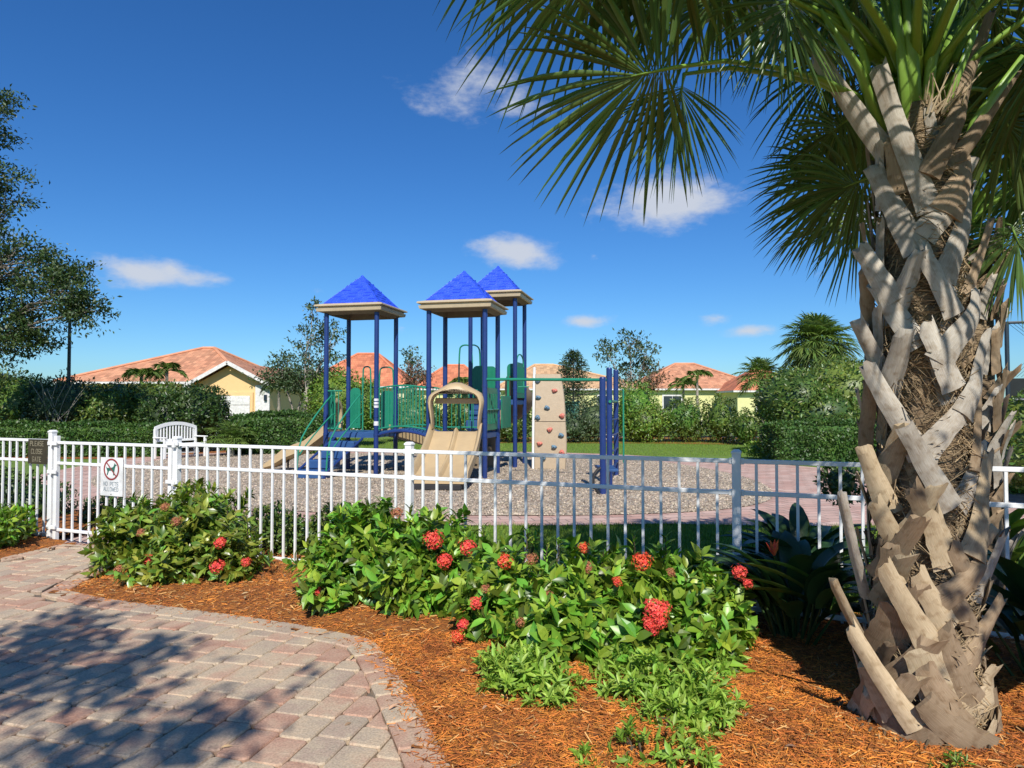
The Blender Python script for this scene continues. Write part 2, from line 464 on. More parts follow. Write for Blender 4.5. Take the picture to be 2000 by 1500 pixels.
# ------------------------------------------------------------------ mesh tools
class MB:
    def __init__(s):
        s.v, s.f, s.uv, s.n = [], [], [], 0

    def add(s, v, f, uv=None):
        v = [tuple(p) for p in v]
        s.f += [tuple(i + s.n for i in q) for q in f]
        s.v += v; s.n += len(v)
        if uv is not None:
            s.uv += list(uv)
        return s

    def box(s, c, size, ax=None, ay=None, az=None, bev=0.0):
        """box with centre, full size and optional axes; small chamfer on all edges when bev > 0"""
        ax = Vector(ax) if ax is not None else Vector((1, 0, 0))
        ay = Vector(ay) if ay is not None else (Vector(az).cross(ax) if az is not None else Vector((-ax.y, ax.x, 0)).normalized())
        az = Vector(az) if az is not None else ax.cross(ay)
        c = Vector(c); h = [k / 2 for k in size]
        if not bev:
            v = [c + ax * (h[0] * i) + ay * (h[1] * j) + az * (h[2] * k) for k in (-1, 1) for j in (-1, 1) for i in (-1, 1)]
            return s.add(v, [(0, 2, 3, 1), (4, 5, 7, 6), (0, 1, 5, 4), (2, 6, 7, 3), (0, 4, 6, 2), (1, 3, 7, 5)])
        b = min(bev, *[k * .9 for k in h])
        v = []; idx = {}
        for k in (-1, 1):
            for j in (-1, 1):
                for i in (-1, 1):
                    for m_ in range(3):
                        o = [h[0] - b, h[1] - b, h[2] - b]; o[m_] = h[m_]
                        idx[(i, j, k, m_)] = len(v)
                        v.append(c + ax * (o[0] * i) + ay * (o[1] * j) + az * (o[2] * k))
        f = []
        for m_ in range(3):
            o1, o2 = [(1, 2), (2, 0), (0, 1)][m_]
            for sg in (-1, 1):
                q = []
                for a_, b_ in ((-1, -1), (1, -1), (1, 1), (-1, 1)):
                    t = [0, 0, 0]; t[m_] = sg; t[o1] = a_; t[o2] = b_
                    q.append(idx[(*t, m_)])
                f.append(tuple(q if sg > 0 else q[::-1]))
                # edges
            for a_ in (-1, 1):
                for b_ in (-1, 1):
                    t0 = [0, 0, 0]; t1 = [0, 0, 0]
                    t0[m_] = -1; t1[m_] = 1; t0[o1] = t1[o1] = a_; t0[o2] = t1[o2] = b_
                    q = [idx[(*t0, o1)], idx[(*t1, o1)], idx[(*t1, o2)], idx[(*t0, o2)]]
                    f.append(tuple(q if a_ * b_ < 0 else q[::-1]))
        for k in (-1, 1):
            for j in (-1, 1):
                for i in (-1, 1):
                    q = [idx[(i, j, k, 0)], idx[(i, j, k, 1)], idx[(i, j, k, 2)]]
                    f.append(tuple(q if i * j * k > 0 else q[::-1]))
        return s.add(v, f)

    def tube(s, pts, r, n=8, cap=True, flat=None):
        pts = [Vector(p) for p in pts]
        rr = r if hasattr(r, '__len__') else [r] * len(pts)
        v = []; up = None
        for i, p in enumerate(pts):
            t = (pts[min(i + 1, len(pts) - 1)] - pts[max(i - 1, 0)])
            t = t.normalized() if t.length > 1e-9 else Vector((0, 0, 1))
            if up is None:
                a = Vector((0, 0, 1)) if abs(t.z) < .9 else Vector((0, 1, 0))
                up = (a - t * a.dot(t)).normalized()
            else:
                up = (up - t * up.dot(t)).normalized()
            sd = t.cross(up)
            for k in range(n):
                an = 2 * math.pi * k / n
                v.append(p + (sd * math.cos(an) + up * math.sin(an) * (flat or 1)) * rr[i])
        f = []
        for i in range(len(pts) - 1):
            for k in range(n):
                f.append((i * n + k, i * n + (k + 1) % n, (i + 1) * n + (k + 1) % n, (i + 1) * n + k))
        if cap:
            f.append(tuple(range(n))[::-1]); f.append(tuple((len(pts) - 1) * n + k for k in range(n)))
        return s.add(v, f)

    def loft(s, rings, close=True, cap=True):
        n = len(rings[0]); v = [p for r_ in rings for p in r_]; f = []
        for i in range(len(rings) - 1):
            for k in range(n if close else n - 1):
                f.append((i * n + k, i * n + (k + 1) % n, (i + 1) * n + (k + 1) % n, (i + 1) * n + k))
        if cap and close:
            f.append(tuple(range(n))[::-1]); f.append(tuple((len(rings) - 1) * n + k for k in range(n)))
        return s.add(v, f)

    def build(s, name, m, parent=None, smooth=False, bevel=0, kind=None, label=None):
        me = bpy.data.meshes.new(name)
        off = Vector((0, 0, 0))
        v = s.v
        if parent is not None and not parent.get('_local'):
            w = parent.matrix_world_t if False else wpos(parent)
            v = [(p[0] - w.x, p[1] - w.y, p[2] - w.z) for p in s.v]
        me.from_pydata(v, [], s.f)
        me.materials.append(MATS[m])
        if s.uv:
            ul = me.uv_layers.new(name='UVMap')
            li = np.empty(len(me.loops), dtype=np.int32); me.loops.foreach_get('vertex_index', li)
            ul.data.foreach_set('uv', np.array(s.uv, dtype=np.float32)[li].ravel())
        if smooth:
            me.polygons.foreach_set('use_smooth', [True] * len(me.polygons))
            if smooth != 'all':
                me.set_sharp_from_angle(angle=R(smooth if smooth is not True else 42))
        o = bpy.data.objects.new(name, me)
        C.objects.link(o)
        if parent is not None:
            o.parent = parent
        if kind: o['kind'] = kind
        if label: o['label'] = label
        return o


def wpos(o):
    w = Vector((0, 0, 0))
    while o is not None:
        w = w + Vector(o.location); o = o.parent
    return w


def tag(o, label, cat, group=None, kind=None):
    o['label'] = label; o['category'] = cat
    if group: o['group'] = group
    if kind: o['kind'] = kind
    return o


def thing(name, label, cat, loc, group=None):
    o = bpy.data.objects.new(name, None)
    o.empty_display_size = .2
    C.objects.link(o); o.location = loc
    return tag(o, label, cat, group)


def struct(name, mb, m, parent=None, smooth=False):
    o = mb.build(name, m, parent, smooth)
    o['kind'] = 'structure'
    return o


def np_mesh(name, V, Fc, m, parent=None, kind=None, smooth=False):
    """V (n,3), Fc (m,k) uniform polygons"""
    me = bpy.data.meshes.new(name)
    V = np.asarray(V, dtype=np.float32)
    if parent is not None:
        w = wpos(parent); V = V - np.array(w, dtype=np.float32)
    Fc = np.asarray(Fc, dtype=np.int32); k = Fc.shape[1]
    me.vertices.add(len(V)); me.vertices.foreach_set('co', V.ravel())
    me.loops.add(Fc.size); me.loops.foreach_set('vertex_index', Fc.ravel())
    me.polygons.add(len(Fc))
    me.polygons.foreach_set('loop_start', np.arange(0, Fc.size, k, dtype=np.int32))
    if smooth:
        me.polygons.foreach_set('use_smooth', np.ones(len(Fc), dtype=bool))
    me.update(calc_edges=True)
    me.materials.append(MATS[m])
    o = bpy.data.objects.new(name, me); C.objects.link(o)
    if parent is not None: o.parent = parent
    if kind: o['kind'] = kind
    return o


# leaf templates: x across, y along, z up
def T_leaf():
    v = np.array([(0, 0, 0), (-.2, .3, .05), (0, .32, -.01), (.2, .3, .05), (-.2, .62, .02), (0, .64, -.04), (.2, .62, .02), (0, 1, -.16)], float)
    f = np.array([(0, 2, 1), (0, 3, 2), (1, 2, 5), (1, 5, 4), (2, 3, 6), (2, 6, 5), (4, 5, 7), (5, 6, 7)])
    return v, f


def T_small():
    v = np.array([(0, 0, 0), (-.22, .45, .06), (0, .48, -.02), (.22, .45, .06), (0, 1, -.08)], float)
    f = np.array([(0, 2, 1), (0, 3, 2), (1, 2, 4), (2, 3, 4)])
    return v, f


def T_quad():
    v = np.array([(0, 0, 0), (-.3, .5, .05), (.3, .5, .05), (0, 1, 0)], float)
    f = np.array([(0, 2, 1), (1, 2, 3)])
    return v, f


def T_chip():
    v = np.array([(-.5, 0, 0), (0, 0, .5), (.5, 0, 0), (-.4, 1, 0), (.05, 1, .6), (.5, 1, 0)], float)
    f = np.array([(0, 1, 3), (1, 4, 3), (1, 2, 4), (2, 5, 4)])
    return v, f


def norm(a):
    return a / np.maximum(np.linalg.norm(a, axis=-1, keepdims=True), 1e-9)


def frames(D, N):
    D = norm(D); S = norm(np.cross(D, N)); N2 = np.cross(S, D)
    return S, D, N2


def instance(tpl, Pp, D, N, L, W=None):
    """many small copies of a template joined: returns V, F"""
    tv, tf = tpl
    S, D, N2 = frames(D, N)
    L = np.broadcast_to(np.asarray(L, float), (len(Pp),)); W = L if W is None else np.broadcast_to(np.asarray(W, float), (len(Pp),))
    V = (Pp[:, None, :] + S[:, None, :] * (tv[None, :, 0, None] * W[:, None, None]) + D[:, None, :] * (tv[None, :, 1, None] * L[:, None, None])
         + N2[:, None, :] * (tv[None, :, 2, None] * L[:, None, None]))
    Fc = tf[None] + (np.arange(len(Pp)) * len(tv))[:, None, None]
    return V.reshape(-1, 3), Fc.reshape(-1, tf.shape[1])


def single_leaves(name, tpl, mname, parent, Pp, D, N, L, W):
    """each leaf an object of its own, sharing one mesh"""
    key = 'shared_' + name + mname
    me = bpy.data.meshes.get(key)
    if me is None:
        tv, tf = tpl
        me = bpy.data.meshes.new(key)
        me.from_pydata([tuple(v) for v in tv], [], [tuple(int(i) for i in f) for f in tf])
        me.materials.append(MATS[mname])
    S, D, N2 = frames(D, N)
    w = wpos(parent)
    for i in range(len(Pp)):
        o = bpy.data.objects.new(name, me)
        C.objects.link(o); o.parent = parent
        l, ww = float(L[i]), float(W[i])
        M = Matrix(((S[i][0] * ww, D[i][0] * l, N2[i][0] * l, Pp[i][0] - w.x),
                    (S[i][1] * ww, D[i][1] * l, N2[i][1] * l, Pp[i][1] - w.y),
                    (S[i][2] * ww, D[i][2] * l, N2[i][2] * l, Pp[i][2] - w.z), (0, 0, 0, 1)))
        o.matrix_local = M


def bumpy(d, k=3.0, ph=0.0):
    return (np.sin(d[:, 0] * k * 2.1 + ph) * np.sin(d[:, 1] * k * 1.7 + ph * 1.3 + 1) + np.sin(d[:, 2] * k * 2.6 + ph * .7) * np.sin(d[:, 0] * k * 3.1 - ph) * .6)


def rand_dirs(n, r=rs):
    return norm(r.normal(size=(n, 3)))


def lobes_surface(lobes, n, r, lo=.8, hi=1.05, zmin=.03, lump=.14):
    """points near the surface of a union of ellipsoids, with outward directions"""
    area = np.array([(a * b + b * c + a * c) for _, _, _, a, b, c in lobes]); area /= area.sum()
    Ps, Ds = [], []
    for i, (cx, cy, cz, a, b, c) in enumerate(lobes):
        m = int(n * area[i] * 1.5) + 4
        d = rand_dirs(m, r)
        rad = r.uniform(lo, hi, m) * (1 + lump * bumpy(d, 3.2, cx * 3 + cy))
        p = np.array((cx, cy, cz)) + d * np.array((a, b, c)) * rad[:, None]
        nn = norm(d / np.array((a, b, c)))
        ok = p[:, 2] > zmin
        for j, (dx, dy, dz, a2, b2, c2) in enumerate(lobes):
            if j != i:
                ok &= (((p - np.array((dx, dy, dz))) / np.array((a2, b2, c2))) ** 2).sum(1) > .6
        Ps.append(p[ok]); Ds.append(nn[ok])
    Pp, Dd = np.vstack(Ps), np.vstack(Ds)
    ix = r.permutation(len(Pp))[:n]
    return Pp[ix], Dd[ix]


def blob_mesh(lobes, scale, seed=0, zmin=0.0):
    """lumpy inner mass of twigs and shaded leaves"""
    mb = MB()
    for i, (cx, cy, cz, a, b, c) in enumerate(lobes):
        nu, nv = 14, 9
        th = np.linspace(0, 2 * np.pi, nu, endpoint=False)
        rings = []
        for k in range(nv):
            ph = math.pi * (k + .5) / nv
            d = np.stack([np.sin(ph) * np.cos(th), np.sin(ph) * np.sin(th), np.full(nu, -np.cos(ph))], 1)
            rad = scale * (1 + .12 * bumpy(d, 3.2, cx * 3 + cy))
            p = np.array((cx, cy, cz)) + d * np.array((a, b, c)) * rad[:, None]
            p[:, 2] = np.maximum(p[:, 2], zmin)
            rings.append([tuple(q) for q in p])
        mb.loft(rings)
    return mb


def shrub(name, label, cat, lobes, n, size, m, tpl=None, group=None, core=.8, seed=0, core_mat=None, lump=.14, rosette=0,
          aspect=1.0, single=0, stems=0, base=None, up=.35):
    r = np.random.RandomState(seed + 11)
    c = np.array([l[:3] for l in lobes]).mean(0)
    b = base or (c[0], c[1], 0)
    t = thing(name, label, cat, b, group)
    tpl = tpl or T_small()
    if core and core_mat is None:
        blob_mesh(lobes, core, seed).build('twig_mass', m, t, smooth='all')
    if rosette:
        Pp, Dd = lobes_surface(lobes, n // rosette, r, .84, 1.12, lump=lump)
        ax = norm(Dd + np.array((0, 0, up)) + r.normal(size=Dd.shape) * .35)
        tt = rand_dirs(len(ax), r); s1 = norm(np.cross(ax, tt)); s2 = np.cross(ax, s1)
        LP, LD, LN = [], [], []
        for k in range(rosette):
            an = 2 * math.pi * k / rosette * 1.0 + r.uniform(0, .5, len(ax)) + (k % 2) * .4
            tilt = r.uniform(.25, .75, len(ax)) if k % 2 else r.uniform(.6, 1.2, len(ax))
            rd = s1 * np.cos(an)[:, None] + s2 * np.sin(an)[:, None]
            d = norm(rd * tilt[:, None] + ax * .55 + r.normal(size=ax.shape) * .12)
            LP.append(Pp - ax * (size * .25 * (k % 3))[..., None] if np.ndim(size) else Pp - ax * size * .22 * (k % 3)); LD.append(d); LN.append(norm(ax - rd * .4 + np.array((0, 0, .25))))
        LP, LD, LN = np.vstack(LP), np.vstack(LD), np.vstack(LN)
    else:
        Pp, Dd = lobes_surface(lobes, n, r, lump=lump)
        LD = norm(Dd * .5 + r.normal(size=Dd.shape) * .7 + np.array((0, 0, .15)))
        LN = norm(Dd + r.normal(size=Dd.shape) * .4 + np.array((0, 0, .5)))
        LP = Pp - LD * size * .4
    L = r.uniform(.6, 1.15, len(LP)) * size
    W = L * aspect * r.uniform(.85, 1.15, len(LP))
    ok = LP[:, 2] > .03
    LP, LD, LN, L, W = LP[ok], LD[ok], LN[ok], L[ok], W[ok]
    if single:
        # the leaves that show largest: near the camera, on the outside, facing it
        q = LP[:, 1] * 1.0 - LP[:, 2] * .6 - np.abs((LD * np.array((0, -1, .6))).sum(1)) * .05
        o_ = np.argsort(q)
        pick = o_[:int(single * 1.6)]; pick = r.permutation(pick)[:single]
        mask = np.zeros(len(LP), bool); mask[pick] = True
        single_leaves('leaf', tpl, m, t, LP[mask], LD[mask], LN[mask], L[mask], W[mask])
        LP, LD, LN, L, W = LP[~mask], LD[~mask], LN[~mask], L[~mask], W[~mask]
    V, Fc = instance(tpl, LP, LD, LN, L, W)
    np_mesh('foliage', V, Fc, m, t, kind='stuff')
    if core_mat is not None:
        # shaded leaves inside the bush
        k = int(n * .8)
        FP_, FD_ = lobes_surface(lobes, k, r, .25, .85, lump=lump, zmin=.04)
        FD_ = norm(FD_ * .5 + r.normal(size=FD_.shape) * .6); FN_ = norm(r.normal(size=FD_.shape) * .6 + np.array((0, 0, 1.)))
        V, Fc = instance(T_small(), FP_, FD_, FN_, r.uniform(.7, 1.2, len(FP_)) * size * 1.1, size * .8)
        np_mesh('inner_foliage', V, Fc, m, t, kind='stuff')
    if stems:
        mb = MB()
        for i in range(stems):
            l = lobes[i % len(lobes)]
            d = rand_dirs(1, r)[0]; d[2] = abs(d[2])
            tip = Vector((l[0] + d[0] * l[3] * .8, l[1] + d[1] * l[4] * .8, l[2] + d[2] * l[5] * .7))
            b0 = Vector((l[0] + r.uniform(-.06, .06), l[1] + r.uniform(-.06, .06), 0))
            mid = (b0 + tip) / 2 + Vector((0, 0, .05))
            mb.tube([b0, mid, tip], [.009, .006, .003], 5)
        mb.build('stem', 'twig', t)
    return t


def grow(r, p, d, L, rad, lvl, maxl, segs, tips, nch=3, spread=.75, bend=.18, upb=.15, taper=.62):
    p = Vector(p); d = Vector(d).normalized()
    n = 3 if lvl < maxl else 2
    pts = [p.copy()]; rads = [rad]
    for i in range(n):
        d = (d + Vector(r.normal(size=3)) * bend + Vector((0, 0, upb * .3))).normalized()
        p = p + d * (L / n)
        pts.append(p.copy()); rads.append(rad * (1 - (1 - taper) * (i + 1) / n))
        if lvl < maxl and i >= 1 or (lvl > 0 and lvl < maxl):
            k = r.randint(1, nch)
            for _ in range(k):
                a = Vector(r.normal(size=3)); a = (a - d * a.dot(d)).normalized()
                nd = (d * (1 - spread * .5) + a * spread + Vector((0, 0, upb))).normalized()
                grow(r, p, nd, L * r.uniform(.5, .78), rads[-1] * .6, lvl + 1, maxl, segs, tips, nch, spread, bend, upb, taper)
        if lvl >= maxl - 0:
            tips.append((p.copy(), d.copy()))
    segs.append((pts, rads, lvl))


def tree(name, label, cat, base, H, seed, mleaf, mbark='bark', trunk_h=.3, rad=.12, maxl=3, leaves=6000, leaf=.1, clump=.35, nch=3,
         spread=.75, upb=.2, lean=(0, 0), tpl=None, L0=None, squash=1.0, group=None, accept=None):
    r = np.random.RandomState(seed)
    t = thing(name, label, cat, base, group)
    segs, tips = [], []
    b = Vector(base)
    d0 = Vector((lean[0], lean[1], 1)).normalized()
    p1 = b + d0 * H * trunk_h
    mb = MB(); mb.tube([b - Vector((0, 0, .1)), b + d0 * H * trunk_h * .5, p1], [rad * 1.25, rad, rad * .85], 9)
    L = L0 or H * .38
    k = 4
    for i in range(k):
        a = 2 * math.pi * i / k + r.uniform(-.4, .4)
        nd = Vector((math.cos(a) * spread, math.sin(a) * spread, 1.0)).normalized()
        grow(r, p1, nd, L * r.uniform(.8, 1.15), rad * .55, 1, maxl, segs, tips, nch, spread, .16, upb)
    grow(r, p1, d0, L * 1.15, rad * .7, 1, maxl, segs, tips, nch, spread, .1, upb)
    for pts, rads, lv in segs:
        mb.tube(pts, [max(q, .004) for q in rads], 7 if lv < 2 else 4, cap=False)
    mb.build('trunk', mbark, t, smooth='all')
    T = np.array([[*q[0]] for q in tips]); TD = np.array([[*q[1]] for q in tips])
    ix = r.randint(0, len(T), leaves)
    Pp = T[ix] + r.normal(size=(leaves, 3)) * clump * np.array((1, 1, .6 * squash)) * r.uniform(.3, 1, (leaves, 1))
    if accept is not None:
        ok = accept(Pp); Pp = Pp[ok]; ix = ix[ok]
    D = norm(TD[ix] * .3 + r.normal(size=Pp.shape)); N = norm(r.normal(size=Pp.shape) + np.array((0, 0, 1.0)))
    V, Fc = instance(tpl or T_quad(), Pp, D, N, r.uniform(.6, 1.2, len(Pp)) * leaf)
    np_mesh('crown', V, Fc, mleaf, t, kind='stuff')
    return t


# palm fronds --------------------------------------------------------------
def fan(hub, D, N, Rr, nseg=44, droop=.35, seed=0, spanA=150, wid=1.0, hang=.0, split=.45, costa=.28):
    """a costapalmate leaf: folded segments radiating from the tip of the stalk, tips hanging"""
    r = np.random.RandomState(seed)
    D = Vector(D).normalized(); N = Vector(N).normalized()
    S = D.cross(N).normalized(); N = S.cross(D).normalized()
    hub = Vector(hub)
    V, Fc = [], []
    ts = np.array([0.0, .22, .45, .7, .9, 1.0])
    for i in range(nseg):
        a = R(-spanA + 2 * spanA * (i + .5) / nseg + r.uniform(-2, 2))
        dr = (D * math.cos(a) + S * math.sin(a)).normalized()
        base = hub + D * (Rr * costa * max(0, math.cos(a * .55)) ** 2) - Vector((0, 0, 1)) * Rr * droop * .12 * max(0, math.cos(a * .5))
        Ls = Rr * (1.0 - costa * .7 * max(0, math.cos(a * .55)) ** 2) * (.72 + .28 * math.cos(a * .6)) * r.uniform(.9, 1.05)
        cup = N * (.22 * (1 - math.cos(a)) * .5 + .1)
        dr = (dr + cup + Vector(r.normal(size=3)) * .05).normalized()
        sd = dr.cross(N).normalized(); nn = sd.cross(dr).normalized()
        wmax = Rr * R(2 * spanA / nseg) * .40 * wid
        dd = droop * r.uniform(.7, 1.3)
        b0 = len(V)
        tw = r.uniform(-.5, .5)
        for t in ts:
            w = wmax * (min(1, .12 + t / split) if t < split else (1 - (t - split) / (1 - split)) ** .8) + .0006
            p = base + dr * (Ls * (t - .18 * dd * t * t)) + Vector((0, 0, -1)) * (Ls * dd * (t ** 2.3)) + Vector((0, 0, -1)) * hang * Ls * t ** 3
            if t > split:
                sdd = (sd * math.cos(tw * (t - split)) + nn * math.sin(tw * (t - split)))
            else:
                sdd = sd
            V += [p - sdd * w * .5 + nn * w * .28, p - nn * w * .1, p + sdd * w * .5 + nn * w * .28]
        for k in range(len(ts) - 1):
            q = b0 + k * 3
            Fc += [(q, q + 1, q + 4, q + 3), (q + 1, q + 2, q + 5, q + 4)]
    return np.array([tuple(v) for v in V]), np.array(Fc)


def frond(tree_o, start, hub, D, N, Rr, seed, nseg=44, droop=.35, m='palm_leaf', pm='palm_petiole', prad=.022, sag=.05, name='frond', **kw):
    V, Fc = fan(hub, D, N, Rr, nseg, droop, seed, **kw)
    fo = np_mesh(name, V, Fc, m, tree_o)
    s, h = Vector(start), Vector(hub)
    mid = (s + h) / 2 + Vector((0, 0, sag)) * (h - s).length
    q1 = s.lerp(mid, .5) + Vector((0, 0, sag * .4)); q2 = mid.lerp(h, .5) + Vector((0, 0, sag * .4))
    tipc = h + Vector(D).normalized() * Rr * .25 - Vector((0, 0, 1)) * Rr * droop * .1
    mb = MB(); mb.tube([s, q1, mid, q2, h, tipc], [prad * 1.7, prad * 1.2, prad, prad * .9, prad * .75, prad * .25], 6, flat=.6)
    mb.build('petiole', pm, fo, smooth='all')
    return fo


def feather(tree_o, start, D, L, seed, m='palm_leaf_far', n=26, leafl=.3, droop=.5, name='frond'):
    r = np.random.RandomState(seed)
    D = Vector(D).normalized(); s = Vector(start)
    S = D.cross(Vector((0, 0, 1))).normalized()
    pts = []
    for i in range(9):
        t = i / 8
        pts.append(s + D * (L * t * (1 - .15 * t)) + Vector((0, 0, -1)) * L * droop * t * t)
    PP, DD, NN = [], [], []
    for i in range(n):
        t = .12 + .88 * i / n
        k = min(7, int(t * 8)); p = pts[k].lerp(pts[k + 1], t * 8 - k)
        tg = (pts[k + 1] - pts[k]).normalized()
        for sg in (-1, 1):
            PP.append(p); DD.append((S * sg + tg * .7 + Vector((0, 0, -.25 + r.uniform(-.2, .2)))).normalized()); NN.append(Vector((0, 0, 1)) + S * sg * .3)
    LL = np.array([leafl * (.4 + 1.2 * math.sin(math.pi * (.15 + .8 * (i // 2) / n))) for i in range(len(PP))]) * .7
    V, Fc = instance(T_small(), np.array([tuple(q) for q in PP]), np.array([tuple(q) for q in DD]), np.array([tuple(q) for q in NN]), LL, np.full(len(PP), .07 if leafl > .2 else .04))
    fo = np_mesh(name, V, Fc, m, tree_o)
    mb = MB(); mb.tube(pts, [.014 * (1 - .8 * i / 8) for i in range(9)], 4); mb.build('rachis', 'palm_petiole', fo)
    return fo


# ------------------------------------------------------------------ ground
def poly_sheet(name, pts, z, m, parent=None):
    from mathutils.geometry import tessellate_polygon
    v = [Vector((p[0], p[1], z)) for p in pts]
    tris = tessellate_polygon([v])
    mb = MB(); mb.add(v, [tuple(t) for t in tris])
    o = struct(name, mb, m, parent)
    me = o.data
    if me.polygons and me.polygons[0].normal.z < 0:
        me.flip_normals()
    return o


mbg = MB(); mbg.add([(-1500, -300, -.02), (1500, -300, -.02), (1500, 2500, -.02), (-1500, 2500, -.02)], [(0, 1, 2, 3)])
struct('ground', mbg, 'lawn')

FU = Vector((.9283, -.3718, 0))             # direction of the fence line
FN = Vector((-.3718, -.9283, 0))            # towards the camera
FP = Vector((-.964, 6.43, 0))               # a fence post


def fence_pt(s, z=0.0):
    return FP + FU * s + Vector((0, 0, z))


def fence_side(x, y):
    """> 0 on the camera's side of the fence"""
    return (x - FP.x) * FN.x + (y - FP.y) * FN.y


# gravel play bed: rounded outline
gv = [(-10.5, 21.0), (-10.3, 17.5), (-9.2, 14.8), (-7.6, 12.8), (-5.6, 11.4), (-3.4, 10.6), (-1.0, 10.25), (1.2, 10.25), (3.0, 10.6),
      (4.3, 11.5), (5.0, 13.0), (5.35, 15.0), (5.1, 17.5), (4.2, 20.0), (2.2, 21.8), (-1.0, 22.6), (-5.0, 23.0), (-8.5, 22.7)]


def smooth_poly(pts, it=2):
    for _ in range(it):
        q = []
        for i in range(len(pts)):
            a, b = pts[i], pts[(i + 1) % len(pts)]
            q += [(a[0] * .75 + b[0] * .25, a[1] * .75 + b[1] * .25), (a[0] * .25 + b[0] * .75, a[1] * .25 + b[1] * .75)]
        pts = q
    return pts


gv = smooth_poly(gv)
cxg, cyg = -2.5, 16.5
walk = []
for x, y in gv:
    dx, dy = x - cxg, y - cyg
    l_ = math.hypot(dx, dy)
    wdt = 1.35
    if dx > 4 and dy < 3: wdt = 1.35 + 2.9 * min(1, (dx - 4) / 3) * min(1, (3 - dy) / 5 + .2)
    if dy > 3: wdt = 1.5
    walk.append((x + dx / l_ * wdt, y + dy / l_ * wdt * (.62 if dy < -2 else 1)))
poly_sheet('playground_walkway', walk, 0.0, 'paver_walk')
ga = [fence_pt(-5.0), fence_pt(-2.9)]
poly_sheet('gate_walkway', [(ga[0].x, ga[0].y), (ga[1].x, ga[1].y), (ga[1].x - .3, 9.2), (-5.0, 11.5), (-7.5, 14.0), (-9.5, 14.5), (-8.5, 11.0), (-6.4, 9.3)], 0.006, 'paver_walk')
poly_sheet('right_walkway', [(5.2, 9.0), (20, 8.4), (20, 13.2), (9, 13.6), (5.6, 13.9), (4.4, 11.6)], -.006, 'paver_walk')
poly_sheet('gravel_bed', gv, 0.012, 'gravel')


def inside(poly, X, Y):
    X = np.asarray(X); Y = np.asarray(Y)
    c = np.zeros(X.shape, bool)
    n = len(poly)
    for i in range(n):
        x1, y1 = poly[i][0], poly[i][1]; x2, y2 = poly[(i + 1) % n][0], poly[(i + 1) % n][1]
        if y1 == y2: continue
        k = ((y1 > Y) != (y2 > Y)) & (X < (x2 - x1) * (Y - y1) / (y2 - y1) + x1)
        c ^= k
    return c


# loose stones on the gravel bed (nearest, where single stones show)
nst = 60000
gy = 10.0 + 13 * rs.uniform(0, 1, nst) ** 1.7; gx = rs.uniform(-10.5, 5.4, nst)
ok = inside(gv, gx, gy)
gp = np.stack([gx[ok], gy[ok], np.full(ok.sum(), .008)], 1)
tet = (np.array([(-.5, -.4, 0), (.5, -.35, 0), (.1, .55, 0), (0, 0, .6)], float), np.array([(0, 1, 3), (1, 2, 3), (2, 0, 3)]))
V, Fc = instance(tet, gp, np.stack([rs.normal(size=len(gp)), rs.normal(size=len(gp)), np.zeros(len(gp))], 1), np.tile((0, 0, 1.0), (len(gp), 1)) + rs.normal(size=(len(gp), 3)) * .2, rs.uniform(.018, .05, len(gp)))
np_mesh('gravel_stones', V, Fc, 'gravel_stone', kind='stuff')

# strips of lawn: grass blades as ground cover
def grass_patch(name, pts_fn, n, h, zb=-.015):
    x, y = pts_fn(n)
    p = np.stack([x, y, np.full(len(x), zb)], 1)
    D = norm(np.stack([rs.normal(size=len(x)) * .35, rs.normal(size=len(x)) * .35, np.ones(len(x))], 1))
    N = norm(np.stack([rs.normal(size=len(x)), rs.normal(size=len(x)), np.full(len(x), .1)], 1))
    bl = (np.array([(-.5, 0, 0), (.5, 0, 0), (0, 1, .15)], float), np.array([(0, 1, 2)]))
    L = rs.uniform(.5, 1.2, len(x)) * h
    V, Fc = instance(bl, p, D, N, L, np.full(len(x), h * .16))
    o = np_mesh(name, V, Fc, 'grass', kind='stuff')
    return o


def near_grass(n):
    x = rs.uniform(-3.5, 7, n); y = rs.uniform(5.0, 10.3, n)
    k = (np.array([fence_side(a, b) for a, b in zip(x, y)]) < -.12) & ~inside(walk, x, y)
    return x[k], y[k]


def far_grass(n):
    x = rs.uniform(-9, 14, n); y = rs.uniform(22, 33, n)
    k = ~inside(walk, x, y)
    return x[k], y[k]


grass_patch('lawn_grass', near_grass, 90000, .07)
grass_patch('lawn_grass', far_grass, 60000, .07)

# the near patio -----------------------------------------------------------
edge_px = [(-420, 1118), (-200, 1105), (0, 1090), (62, 1076), (120, 1062), (240, 1068), (262, 1090), (205, 1112), (132, 1152), (215, 1170), (330, 1184), (500, 1206), (600, 1222),
           (690, 1239), (728, 1250), (752, 1272), (775, 1305), (802, 1348), (830, 1400), (858, 1450), (885, 1500)]
ZT = .045
patio = [tuple(G(a, b, ZT)[:2]) for a, b in edge_px]
patio += [(-.1, 2.4), (.1, 1.2), (.5, -1.5), (-9.5, -1.5), (-12.5, 5.0)]
g_edge = len(edge_px) + 2
poly_sheet('patio_base', patio, .012, 'sand_joint')

PA = np.array(patio)


def seg_dist(px_, py_, poly=PA):
    """signed: distance to the outline, and nearest edge index"""
    best = np.full(np.shape(px_), 1e9); bi = np.zeros(np.shape(px_), int)
    n = len(poly)
    for i in range(n):
        a = poly[i]; b = poly[(i + 1) % n]; d = b - a; L2 = (d ** 2).sum()
        t = np.clip(((px_ - a[0]) * d[0] + (py_ - a[1]) * d[1]) / L2, 0, 1)
        q = np.hypot(px_ - a[0] - t * d[0], py_ - a[1] - t * d[1])
        k = q < best; best = np.where(k, q, best); bi = np.where(k, i, bi)
    return best, bi


